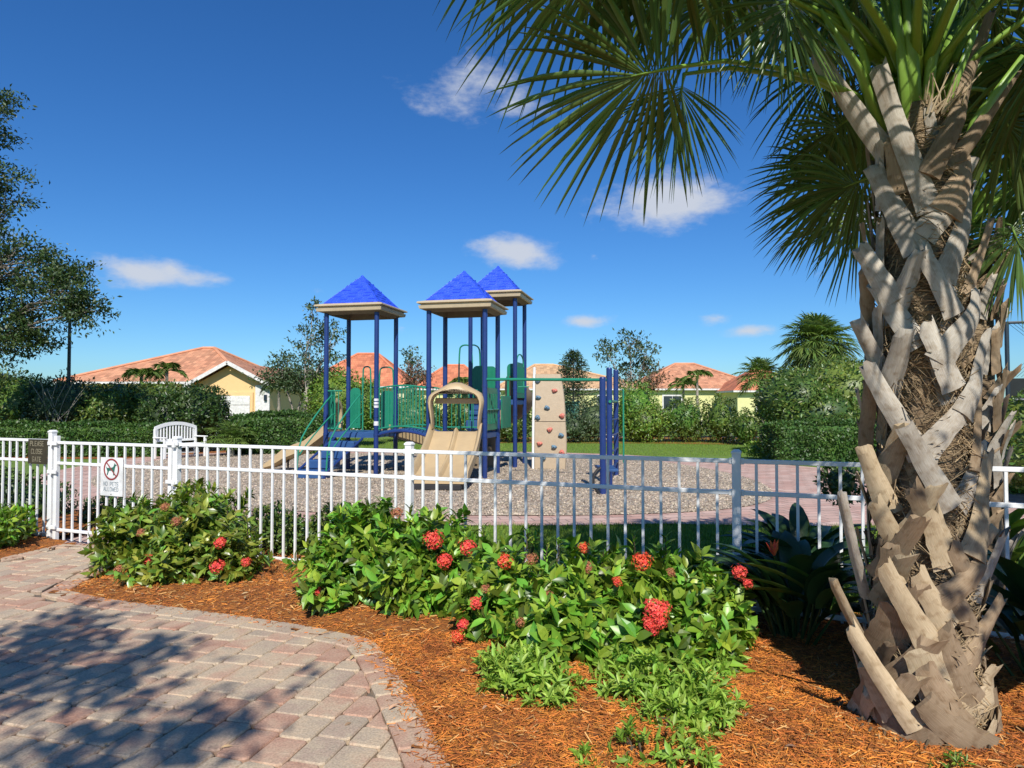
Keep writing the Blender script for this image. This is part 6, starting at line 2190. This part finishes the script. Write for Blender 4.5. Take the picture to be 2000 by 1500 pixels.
def fan_palm(label, base, H, Rr, n, seed, group, rad=.16, nseg=16, m='palm_leaf_far', low=-.5):
    r = np.random.RandomState(seed); b = Vector(base)
    t = thing('fan_palm', label, 'palm tree', b, group)
    mb = MB(); mb.tube([b - UZ * .05, b + UZ * H * .5, b + UZ * H], [rad * 1.1, rad, rad * .9], 10); mb.build('trunk', 'pale_bark', t)
    c = b + UZ * (H + .1)
    for i in range(n):
        an = i * 2.399 + r.uniform(-.2, .2); el = low + (1.35 - low) * (i + .5) / n
        d = Vector((math.cos(an) * math.cos(el), math.sin(an) * math.cos(el), math.sin(el)))
        L = Rr * r.uniform(.75, 1.0)
        hub = c + d * L * .55 - UZ * .08 * L
        nn = (UZ - d * d.z); nn = nn.normalized() if nn.length > .1 else Vector((1, 0, 0))
        frond(t, c, hub, d - UZ * .45, nn, L * .62, seed * 100 + i, nseg, .35, m, prad=.014, spanA=140, wid=.85)
    return t


PG = 'fan palms behind the round bush'
fan_palm('tall fan palm with full crown behind the large round bush', (P(1597, 700, 27).x, 27, 0), 3.95, 1.6, 84, 11, PG, nseg=30, low=-.8)
fan_palm('shorter fan palm left of the tall one, behind the round bush', (P(1487, 720, 28).x, 28, 0), 2.7, 1.15, 34, 12, PG, rad=.12, nseg=22)
fan_palm('low fan palm bush by the white bench', (P(452, 850, 22.0).x, 22.0, 0), .35, .95, 30, 13, PG + ' and bench', rad=.1, low=.05, nseg=20)
def feather_palm(label, base, H, L, n, seed, group, m='palm_leaf_far', leafl=.35):
    r = np.random.RandomState(seed); b = Vector(base)
    t = thing('feather_palm', label, 'palm tree', b, group)
    mb = MB(); mb.tube([b - UZ * .05, b + UZ * H], [.09, .06], 8); mb.build('trunk', 'pale_bark', t)
    for i in range(n):
        an = i * 2.399; el = r.uniform(.25, 1.2)
        feather(t, b + UZ * H, (math.cos(an) * math.cos(el), math.sin(an) * math.cos(el), math.sin(el)), L * r.uniform(.8, 1.05), seed * 50 + i, m, leafl=leafl, droop=.6)


FG = 'small feather palms'
feather_palm('small feather palm in front of the salmon roof, above the shrubs', (P(275, 800, 27).x, 27, 0), 2.75, 1.25, 11, 14, FG)
feather_palm('second small feather palm in front of the salmon roof, right one', (P(325, 790, 28).x, 28, 0), 3.0, 1.25, 11, 15, FG)
feather_palm('small feather palm seen behind the hood of the double slide', (P(905, 760, 34).x, 34, 0), 2.75, 1.35, 11, 16, FG)
feather_palm('yellowish feather palm in front of the yellow house, left one', (P(1335, 800, 38).x, 38, 0), 2.7, 1.5, 12, 17, FG)
feather_palm('yellowish feather palm in front of the yellow house, right one', (P(1362, 790, 37).x, 37, 0), 3.1, 1.5, 12, 18, FG)
feather_palm('grey green feather palm beside the garage corner', (P(545, 760, 33).x, 33, 0), 2.5, 1.5, 14, 19, FG, m='thin_tree_leaf')

# --- the big cabbage palm in the foreground
TX, TY = 2.10, 3.52
palm = thing('cabbage_palm', 'large cabbage palm with criss-crossed pale leaf boots, right foreground', 'palm tree', (TX, TY, 0), 'cabbage palms at the right')


def trunk_r(z):
    return .20 + .07 * math.exp(-z / .25) + .006 * math.sin(z * 2.2) - .035 * max(0, z - 1.9)


rings = []
for k in range(34):
    z = -.05 + 3.25 * k / 33; rr = trunk_r(max(z, 0)) * .93
    rings.append([Vector((TX + math.cos(a) * rr * (1 + .035 * math.sin(5 * a + z * 9)), TY + math.sin(a) * rr * (1 + .035 * math.sin(4 * a - z * 7)), z)) for a in [2 * math.pi * j / 26 for j in range(26)]])
mb = MB(); mb.loft(rings); mb.build('trunk', 'palm_fibre', palm, smooth='all')


def boot(parent, th0, z0, th1, z1, w0, w1, out, seed, m='boot_grey', axis=None, rfun=trunk_r, lift=.012, th_=.0085, tip=None):
    """an old leaf base: a crescent strap from (angle, height) to its cut tip, standing off the trunk"""
    r = random.Random(seed)
    ax_, ay_ = axis or (TX, TY)
    n = 9; rings = []; uvs = []
    pts = []
    for i in range(n):
        t = i / (n - 1)
        th = th0 + (th1 - th0) * t; z = z0 + (z1 - z0) * t
        rr = rfun(z) + lift + out * t ** 1.5
        pts.append(Vector((ax_ + math.cos(th) * rr, ay_ + math.sin(th) * rr, z)))
    if tip is not None:
        p0 = pts[0]
        for i in range(n):
            t = i / (n - 1); p = p0.lerp(tip, t)
            q = Vector((p.x - ax_, p.y - ay_, 0)); rr = rfun(p.z) + lift + .02 * t
            if q.length < rr: q = q.normalized() * rr
            pts[i] = Vector((ax_ + q.x, ay_ + q.y, p.z)) - UZ * .10 * (tip - p0).length * t * (1 - t)
        z0, z1 = p0.z, tip.z
    for i in range(n):
        t = i / (n - 1)
        th = math.atan2(pts[i].y - ay_, pts[i].x - ax_)
        tg = (pts[min(i + 1, n - 1)] - pts[max(i - 1, 0)]).normalized()
        rad_ = Vector((math.cos(th), math.sin(th), 0)) + (Vector((0, -.95, .15)) if tip is not None else Vector((0, 0, 0))); rad_ = (rad_ - tg * rad_.dot(tg)).normalized()
        sd = tg.cross(rad_)
        # edges wander a little, the tip is torn
        w = (w0 + (w1 - w0) * min(1, t * 1.25) ** .7) * .5
        wl_, wr_ = w * (1 + r.uniform(-.07, .07)), w * (1 + r.uniform(-.07, .07))
        c = pts[i]
        kk = 1.0
        prof = []
        for q, h in ((-1, 0.0), (-.62, .55), (-.2, .9), (.25, .92), (.65, .5), (1, 0.0)):
            o = c + sd * (q * (wl_ if q < 0 else wr_)) + rad_ * (h * th_ * 1.45 * kk)
            if i == n - 1: o = o + tg * (r.uniform(-.04, .025) + q * .022)
            prof.append(o)
        for q, h in ((.6, -.35), (0, -.15), (-.6, -.35)):
            o = c + sd * (q * w) + rad_ * (h * th_)
            if i == n - 1: o = o + tg * r.uniform(-.012, .0)
            prof.append(o)
        rings.append(prof)
        for j in range(9):
            uvs.append((((-1, -.62, -.2, .25, .65, 1, .6, 0, -.6)[j] + 1) * .5, t * (z1 - z0 + .2) * 2.5))
    mb = MB(); nn = 9; v = [p for q in rings for p in q]; f = []
    for i in range(n - 1):
        for k in range(nn):
            f.append((i * nn + k, i * nn + (k + 1) % nn, (i + 1) * nn + (k + 1) % nn, (i + 1) * nn + k))
    f.append(tuple(range(nn))[::-1]); f.append(tuple((n - 1) * nn + k for k in range(nn)))
    mb.add(v, f, uvs)
    return mb.build('boot', m, parent, smooth=55)


def surf(px, py, rr):
    """point of the trunk's surface (radius rr) seen at a pixel -> angle, height"""
    d = ray(px, py); ox, oy = -TX, -TY
    a = d.x * d.x + d.y * d.y; b = 2 * (ox * d.x + oy * d.y); c_ = ox * ox + oy * oy - rr * rr
    D_ = b * b - 4 * a * c_
    t = (-b - math.sqrt(D_)) / (2 * a) if D_ > 0 else -b / (2 * a)
    x, y = d.x * t, d.y * t
    return math.atan2(y - TY, x - TX), CAM_H + d.z * t


BOOTS = [  # base px, py, tip px, py, tip width px, outward, material
    (1733, 285, 1590, 100, 40, .14, 'boot_grey'), (1820, 375, 1712, 125, 44, .10, 'boot_grey'), (1792, 470, 1703, 322, 46, .05, 'boot_grey'),
    (1812, 300, 1935, 25, 40, .14, 'boot_brown'), (1865, 300, 1985, 140, 36, .16, 'boot_brown'), (1800, 440, 1900, 310, 46, .06, 'boot_grey'), (1840, 520, 1885, 330, 44, .05, 'boot_grey'),
    (1752, 575, 1678, 480, 42, .06, 'boot_grey'), (1797, 660, 1706, 545, 44, .06, 'boot_grey'), (1742, 600, 1797, 488, 40, .05, 'boot_grey'), (1862, 600, 1803, 492, 42, .04, 'boot_grey'),
    (1826, 690, 1882, 570, 48, .05, 'boot_grey'), (1725, 720, 1672, 622, 34, .10, 'boot_grey'), (1733, 760, 1768, 640, 42, .05, 'boot_grey'), (1858, 745, 1808, 635, 46, .04, 'boot_grey'),
    (1868, 790, 1928, 648, 40, .08, 'boot_grey'), (1800, 870, 1692, 710, 42, .07, 'boot_grey'), (1798, 880, 1872, 768, 48, .06, 'boot_grey'), (1722, 940, 1768, 830, 46, .03, 'boot_tan'),
    (1850, 970, 1765, 830, 44, .07, 'boot_grey'), (1868, 975, 1922, 866, 44, .08, 'boot_grey'), (1742, 985, 1684, 868, 42, .08, 'boot_tan'), (1893, 900, 1888, 760, 26, .05, 'boot_brown'),
    (1702, 1140, 1642, 958, 25, .15, 'boot_grey'), (1770, 1075, 1706, 975, 44, .07, 'boot_tan'), (1765, 1045, 1830, 948, 44, .08, 'boot_tan'), (1722, 1110, 1800, 1008, 44, .09, 'boot_brown'),
    (1882, 1060, 1932, 880, 54, .10, 'boot_tan'), (1855, 1115, 1945, 1030, 44, .12, 'boot_tan'), (1850, 1090, 1815, 1000, 54, .05, 'boot_tan'), (1800, 1180, 1897, 1090, 50, .10, 'boot_brown'),
    (1815, 1235, 1727, 1108, 46, .09, 'boot_tan'), (1917, 1160, 1962, 1035, 34, .14, 'boot_grey'), (1868, 1280, 1958, 1165, 44, .13, 'boot_brown'), (1712, 1250, 1624, 1128, 25, .19, 'boot_tan'),
    (1795, 1390, 1658, 1222, 38, .13, 'boot_tan'), (1735, 1330, 1822, 1250, 54, .06, 'boot_brown'), (1885, 1350, 1842, 1230, 52, .06, 'boot_brown'),
    (1715, 1455, 1945, 1300, 62, .09, 'boot_tan'), (1895, 1450, 1800, 1370, 66, .04, 'boot_brown'), (1850, 1360, 1795, 1262, 88, .02, 'boot_tan'), (1730, 1260, 1757, 1180, 80, .02, 'boot_brown'),
    (1700, 1440, 1712, 1320, 58, .02, 'boot_brown'), (1915, 1450, 1925, 1340, 50, .02, 'boot_brown'), (1745, 1130, 1748, 1060, 60, .01, 'boot_brown'), (1915, 560, 1935, 430, 34, .05, 'boot_brown'),
    (1700, 640, 1690, 520, 34, .02, 'boot_brown'), (1690, 860, 1700, 740, 34, .02, 'boot_brown'), (1905, 700, 1900, 560, 40, .02, 'boot_brown'), (1770, 360, 1748, 262, 60, .02, 'boot_brown'), (1850, 400, 1868, 290, 60, .02, 'boot_brown'),
]
for k, (bx, by, tx, ty, wp, ou, m_) in enumerate(BOOTS):
    t0, z0 = surf(bx, by, trunk_r(1.0) + .01)
    c_ = P(tx, ty, TY); off_ = abs(c_.x - TX) / (trunk_r(c_.z) + ou)
    Yt = TY - (trunk_r(c_.z) + ou) * math.sqrt(max(.12, 1 - min(1, off_) ** 2))
    tip = P(tx, ty, Yt)
    z0 -= (tip.z - z0) * .14
    w1 = wp / F * 3.3
    boot(palm, t0, max(z0, .0), t0, tip.z, w1 * 1.22, w1 * .8, ou, 500 + k, m_, lift=.012 + .012 * (k % 4), th_=.013, tip=tip)
# the sides and the back of the trunk, in the same criss-cross habit
rb_ = random.Random(77)
k = 0
for lv in range(15):
    z = .08 + lv * .2
    for j in range(9):
        th = 2 * math.pi * (j + .5 * (lv % 2)) / 9
        c_ = math.cos(th + math.pi / 2)
        sgn_ = 1 if lv % 2 else -1
        # the front is covered by the boots listed above; this fills between and round
        front = math.sin(th) < -.25
        if front and (j + lv) % 3: continue
        dz = rb_.uniform(.22, .36)
        boot(palm, th, z, th + sgn_ * rb_.uniform(.35, .65), z + dz, rb_.uniform(.09, .12), rb_.uniform(.05, .07), .012 if front else rb_.uniform(.03, .09), 900 + k,
             rb_.choice(('boot_grey', 'boot_brown')) if z > 1.3 else rb_.choice(('boot_tan', 'boot_brown')), lift=-.012 if front else .006 + .008 * (k % 3))
        k += 1
for j in range(11):
    th = 2 * math.pi * (j + .3) / 11; sg_ = 1 if j % 2 else -1
    boot(palm, th - sg_ * .28, .0, th + sg_ * .30, rb_.uniform(.16, .24), rb_.uniform(.14, .17), rb_.uniform(.09, .12), rb_.uniform(.02, .05), 1500 + j, rb_.choice(('boot_tan', 'boot_brown')), lift=.02 + .008 * (j % 3))
# more crossing straps low on the side one sees: (foot px, py, tip px, py, width px)
for k, (bx, by, tx, ty, wp) in enumerate(((1790, 1210, 1728, 1105, 40), (1745, 1240, 1800, 1140, 40), (1850, 1225, 1790, 1120, 40), (1830, 1330, 1905, 1225, 44), (1760, 1400, 1690, 1290, 44), (1870, 1420, 1800, 1300, 48), (1800, 1420, 1890, 1330, 48),
                                            (1900, 1250, 1850, 1150, 38), (1720, 1180, 1770, 1085, 38), (1840, 1050, 1780, 950, 40), (1725, 1400, 1790, 1320, 44), (1890, 1150, 1850, 1060, 36))):
    t0, z0 = surf(bx, by, trunk_r(.7) + .01); c_ = P(tx, ty, TY)
    off_ = abs(c_.x - TX) / (trunk_r(c_.z) + .05); Yt = TY - (trunk_r(c_.z) + .05) * math.sqrt(max(.12, 1 - min(1, off_) ** 2))
    boot(palm, t0, z0, t0, c_.z, wp / F * 3.3 * 1.3, wp / F * 3.3 * .95, .05, 1700 + k, ('boot_tan', 'boot_brown')[k % 2], lift=.006 + .01 * (k % 3), th_=.012, tip=P(tx, ty, Yt))
# loose fibre threads between the boots
PPf, DDf, NNf = [], [], []
for i in range(5200):
    th = rb_.uniform(math.pi, 2 * math.pi) if i % 3 else rb_.uniform(0, 2 * math.pi); z = rb_.uniform(.05, 3.05); rr = trunk_r(z) + rb_.uniform(-.012, .03)
    PPf.append((TX + math.cos(th) * rr, TY + math.sin(th) * rr, z)); q = rb_.uniform(-1.2, 1.2)
    DDf.append((-math.sin(th) * math.cos(q) + math.cos(th) * rb_.uniform(0, .35), math.cos(th) * math.cos(q) + math.sin(th) * rb_.uniform(0, .35), math.sin(q))); NNf.append((math.cos(th), math.sin(th), .2))
V, Fc = instance(T_chip(), np.array(PPf), np.array(DDf), np.array(NNf), rs.uniform(.03, .11, len(PPf)), rs.uniform(.001, .003, len(PPf)))
np_mesh('fibre', V, Fc, 'fibre_strand', palm, kind='stuff')
# flower stalk remains among the young leaf stalks
mb = MB()
for i in range(26):
    b0 = Vector((TX + rb_.uniform(-.04, .12), TY - .14 + rb_.uniform(-.05, .05), 3.12)); d = Vector((rb_.uniform(-.5, .6), -.35, rb_.uniform(.4, 1.2)))
    mb.tube([b0, b0 + d * .1, b0 + d * .2 + Vector((rb_.uniform(-.03, .03), 0, 0))], [.006, .004, .002], 4)
mb.build('dry_flower_stalks', 'flower_faded' if False else 'boot_tan', palm)

mb = MB()
for i in range(120):
    th = rb_.uniform(0, 2 * math.pi); rr = rb_.uniform(.25, .40); p = Vector((TX + math.cos(th) * rr, TY + math.sin(th) * rr, .05 + rb_.uniform(0, .05)))
    mb.tube([p, p + Vector((math.cos(th + rb_.uniform(-1, 1)) * .05, math.sin(th + rb_.uniform(-1, 1)) * .05, -.03))], [.008, .004], 4)
mb.build('root_mat', 'twig', palm, kind='stuff')
CR = Vector((TX, TY, 3.2))
FR = [  # hub (px, py, Y), direction, upper side, radius, droop, foot of the stalk, spread
    ((1315, 132, 3.1), (-.97, -.1, -.22), (-.3, .75, .5), .82, .08, (1690, 200), 118),
    ((1335, 145, 3.3), (-.1, .1, -1), (-.1, .8, .3), .5, .12, (1690, 205), 80),
    ((1210, -95, 2.8), (-.85, -.2, -.35), (-.2, .5, .8), .74, .28, (1715, 90), 140),
    ((1350, -70, 3.0), (-.75, .1, -.35), (-.2, .6, .7), .58, .25, (1715, 90), 140),
    ((1540, -20, 3.2), (-.15, -.1, -1), (-.1, .7, .3), .52, .16, (1700, 110), 110),
    ((1430, -50, 3.6), (-.6, .1, -.7), (-.2, .7, .5), .62, .2, (1720, 120), 130),
    ((1700, 345, 4.0), (-.95, .1, -.3), (-.3, .7, .6), .66, .2, (1740, 330), 125),
    ((1660, 230, 4.4), (-.8, .2, -.5), (-.3, .7, .6), .6, .25, (1740, 240), 130),
    ((1660, 90, 4.3), (-.7, .3, -.6), (-.3, .7, .6), .7, .25, (1740, 160), 130),
    ((1950, 200, 4.1), (.5, .2, -.8), (.2, .8, .5), .75, .2, (1850, 200), 130),
    ((2010, 90, 3.6), (.6, -.1, -.7), (.3, .6, .6), .7, .25, (1890, 150), 130),
    ((1930, -30, 4.2), (.4, .4, -.6), (.2, .7, .6), .85, .25, (1830, 150), 140),
    ((2050, -120, 3.6), (.9, .0, .2), (0, 0, 1), .9, .4, (1860, 120), 140),
    ((1620, -90, 4.5), (-.4, .6, -.5), (-.1, .7, .7), .85, .3, (1760, 130), 140),
    ((1860, 60, 4.6), (.2, .6, -.6), (0, .7, .7), .85, .3, (1800, 150), 140),
    ((1130, -220, 3.2), (-.9, .0, -.2), (-.2, .3, .9), .8, .4, (1740, 60), 140),
]
for k, ((hx, hy, hY), d, nn, Rr, dr, (sx, sy), spn) in enumerate(FR):
    hub = P(hx, hy, hY); st = P(sx, sy, TY - .05); st.z = min(st.z, 3.45)
    d = Vector(d).normalized()
    frond(palm, st, hub, d, nn, Rr, 300 + k, 46, dr, prad=.019, sag=.08, hang=.08, spanA=spn, costa=.2, wid=.95)
for k, (hub, d, Rr) in enumerate((((1.55, 2.45, 3.75), (-.2, -.75, -.2), .85), ((1.0, 2.65, 3.65), (-.6, -.6, -.2), .9), ((2.05, 2.25, 3.85), (.1, -.8, -.1), .85), ((.75, 3.05, 3.9), (-.9, -.2, .0), .9), ((1.35, 2.75, 4.2), (-.5, -.6, .2), .95),
                                  ((2.7, 2.6, 3.8), (.6, -.6, -.1), .9), ((1.7, 2.7, 4.4), (-.2, -.6, .4), .95), ((.95, 3.3, 4.5), (-.8, -.1, .3), .95), ((1.5, 3.6, 4.9), (-.4, .1, .8), .95), ((.55, 3.5, 4.1), (-.9, .1, .1), .95),
                                  ((2.3, 3.2, 4.9), (.1, -.2, .9), .9), ((2.9, 3.4, 4.5), (.7, .0, .4), .95), ((1.1, 4.2, 4.4), (-.7, .5, .2), .95), ((2.3, 4.5, 4.4), (.1, .9, .2), .95))):
    d = Vector(d).normalized(); nn = (UZ - d * d.z)
    frond(palm, CR + UZ * .1, hub, d, nn if nn.length > .2 else (1, 0, 0), Rr, 380 + k, 44, .3, prad=.02, sag=.12, hang=.08, spanA=145, wid=1.15)
# upright young fronds and those above or behind the view: they shade the bed
rf_ = np.random.RandomState(8)
for i in range(16):
    an = i * 2.399 + .6; el = rf_.uniform(.35, 1.35)
    if el < .7 and -2.6 < (an % 6.283) - 6.283 < -.6: el += .35
    d = Vector((math.cos(an) * math.cos(el), math.sin(an) * math.cos(el), math.sin(el)))
    hub = CR + UZ * .15 + d * rf_.uniform(.9, 1.25); nn = (UZ - d * d.z); nn = nn.normalized() if nn.length > .15 else Vector((1, 0, 0))
    frond(palm, CR + d * .08, hub, (d - UZ * .15), nn, rf_.uniform(.85, 1.0), 400 + i, 40, .35, prad=.022, sag=.1, hang=.1)
# thick young green stalks in the heart, and green leaf bases
for (bx, by, tx, ty, rr_) in ((1770, 180, 1745, -30, .030), (1790, 170, 1772, -30, .040), (1805, 165, 1850, -30, .030), (1840, 210, 1905, 60, .022), (1700, 150, 1600, 20, .026), (1880, 250, 2000, 110, .026), (1690, 110, 1620, -20, .022)):
    a = P(bx, by + 60, TY - .08); b = P(tx, ty, TY - .25)
    a = a.lerp(Vector((TX, TY, a.z)), .35)
    mb = MB(); mb.tube([a - UZ * .22, a.lerp(b, .4), b], [rr_ * 1.25, rr_, rr_ * .72], 8, flat=.55); mb.build('leaf_stalk', 'palm_petiole', palm, smooth='all')

# --- second cabbage palm just behind
P2 = (3.42, 5.15)
palm2 = thing('cabbage_palm', 'second cabbage palm, shaded, standing just behind the big one', 'palm tree', (P2[0], P2[1], 0), 'cabbage palms at the right')


def r2(z): return .2 + .05 * math.exp(-z / .3)


rings = []
for k in range(20):
    z = -.05 + 2.9 * k / 19
    rings.append([Vector((P2[0] + math.cos(a) * r2(z) * .93, P2[1] + math.sin(a) * r2(z) * .93, z)) for a in [2 * math.pi * j / 20 for j in range(20)]])
mb = MB(); mb.loft(rings); mb.build('trunk', 'palm_fibre', palm2, smooth='all')
k = 0
for lv in range(14):
    z = .1 + lv * .2
    for j in range(9):
        th = 2 * math.pi * (j + .5 * (lv % 2)) / 9; sgn_ = 1 if (j + lv) % 2 else -1
        boot(palm2, th, z, th + sgn_ * rb_.uniform(.3, .6), z + rb_.uniform(.22, .34), rb_.uniform(.12, .16), rb_.uniform(.06, .09), rb_.uniform(.04, .15), 2000 + k, rb_.choice(('boot_grey', 'boot_brown')), axis=P2, rfun=r2, lift=.006 + .008 * (k % 3)); k += 1
C2 = Vector((P2[0], P2[1], 2.95))
FR2 = [((1675, 355, 4.75), (-.95, -.1, -.3), .78, .14), ((1660, 320, 5.3), (-1, .2, -.05), .78, .2), ((1690, 400, 4.6), (-.5, -.1, -.9), .62, .15), ((1975, 440, 4.8), (.3, -.1, -.9), .6, .2), ((2060, 330, 5.0), (.8, 0, -.5), .85, .3), ((1990, 300, 4.9), (.5, 0, -.7), .75, .2)]
for k, ((hx, hy, hY), d, Rr, dr) in enumerate(FR2):
    hub = P(hx, hy, hY); d = Vector(d).normalized()
    frond(palm2, C2, hub, d, (d.x * .3, .7, .6), Rr, 700 + k, 46, dr, prad=.018, sag=.1, spanA=125, costa=.2)
for i in range(16):
    an = i * 2.399; el = rf_.uniform(.1, 1.3)
    d = Vector((math.cos(an) * math.cos(el), math.sin(an) * math.cos(el), math.sin(el)))
    hub = C2 + d * rf_.uniform(.7, .95); nn = (UZ - d * d.z); nn = nn.normalized() if nn.length > .15 else Vector((1, 0, 0))
    frond(palm2, C2, hub, (d - UZ * .2), nn, rf_.uniform(.7, .85), 800 + i, 36, .45, prad=.018, sag=.1)

# --- tree behind the photographer whose shade falls on the patio
lobe_tree('oak_tree', 'oak behind the viewpoint whose shadow falls across the paved patio', 'tree', (-4.6, -3.6, 0),
          [(-3.1, -1.2, 5.2, .8, .6, .5), (-2.2, -1.3, 5.3, .6, .45, .4), (-4.4, -1.6, 5.2, .9, .6, .5), (-2.8, -2.3, 5.2, .8, .5, .5), (-4.0, -2.6, 5.5, 1.2, .8, .6), (-1.35, -2.25, 5.3, .45, .22, .3), (-1.9, -2.75, 5.4, .6, .4, .3), (-3.0, -.55, 5.2, .2, .3, .2), (-5.0, -.6, 5.0, .6, .4, .3)],
          205, 'oak_leaf', rad=.2, clumps=120, per=40, leaf=.17, cr_=.15, fork=.5)
# --- unseen tree added right of the viewpoint to shade the foot of the palm
lobe_tree('shade_tree', 'unseen leafy tree added right of the viewpoint to shade the foot of the palm', 'tree', (4.2, -.4, 0),
          [(2.75, .9, 3.5, .45, .5, .4), (3.4, 1.0, 3.4, .8, .5, .5), (3.1, 1.9, 2.9, .5, .35, .3), (3.9, 1.4, 3.2, .7, .6, .5)],
          206, 'oak_leaf', rad=.14, clumps=70, per=60, leaf=.15, cr_=.17, fork=.5)

LAB = {'fallen_leaves': ('dry brown fallen leaves scattered on mulch and paving', 'leaves'), 'gravel_stones': ('loose grey and tan stones covering the play area', 'gravel'), 'lawn_grass': None, 'mulch_chips': ('shredded orange bark chips spread over the planting bed', 'mulch')}
for o in bpy.context.scene.objects:
    if o.parent is None and o.get('kind') == 'stuff' and 'label' not in o:
        k = o.name.split('.')[0]
        if k == 'lawn_grass':
            o['label'] = 'grass of the shaded lawn strip just behind the fence' if o.name == 'lawn_grass' else 'grass of the sunlit lawn strip beyond the playground'; o['category'] = 'grass'
        elif k in LAB:
            o['label'], o['category'] = LAB[k]
STL = {'ground': 'green lawn reaching to the horizon', 'playground_walkway': 'pink paver walkway around the gravel play area', 'gate_walkway': 'pink paver path inside the gate', 'right_walkway': 'pink paver area right of the gravel',
       'gravel_bed': 'grey tan gravel bed under the play structure', 'patio_base': 'patio of tumbled pink and grey pavers in the foreground', 'mulch_bed': 'orange mulch bed between patio and fence',
       'far_mulch_strip': 'strip of mulch under the far shrubs', 'left_mulch_strip': 'strip of mulch under the left hedge'}
for k, v in STL.items():
    if k in bpy.data.objects: bpy.data.objects[k]['label'] = v; bpy.data.objects[k]['category'] = k.replace('_', ' ')
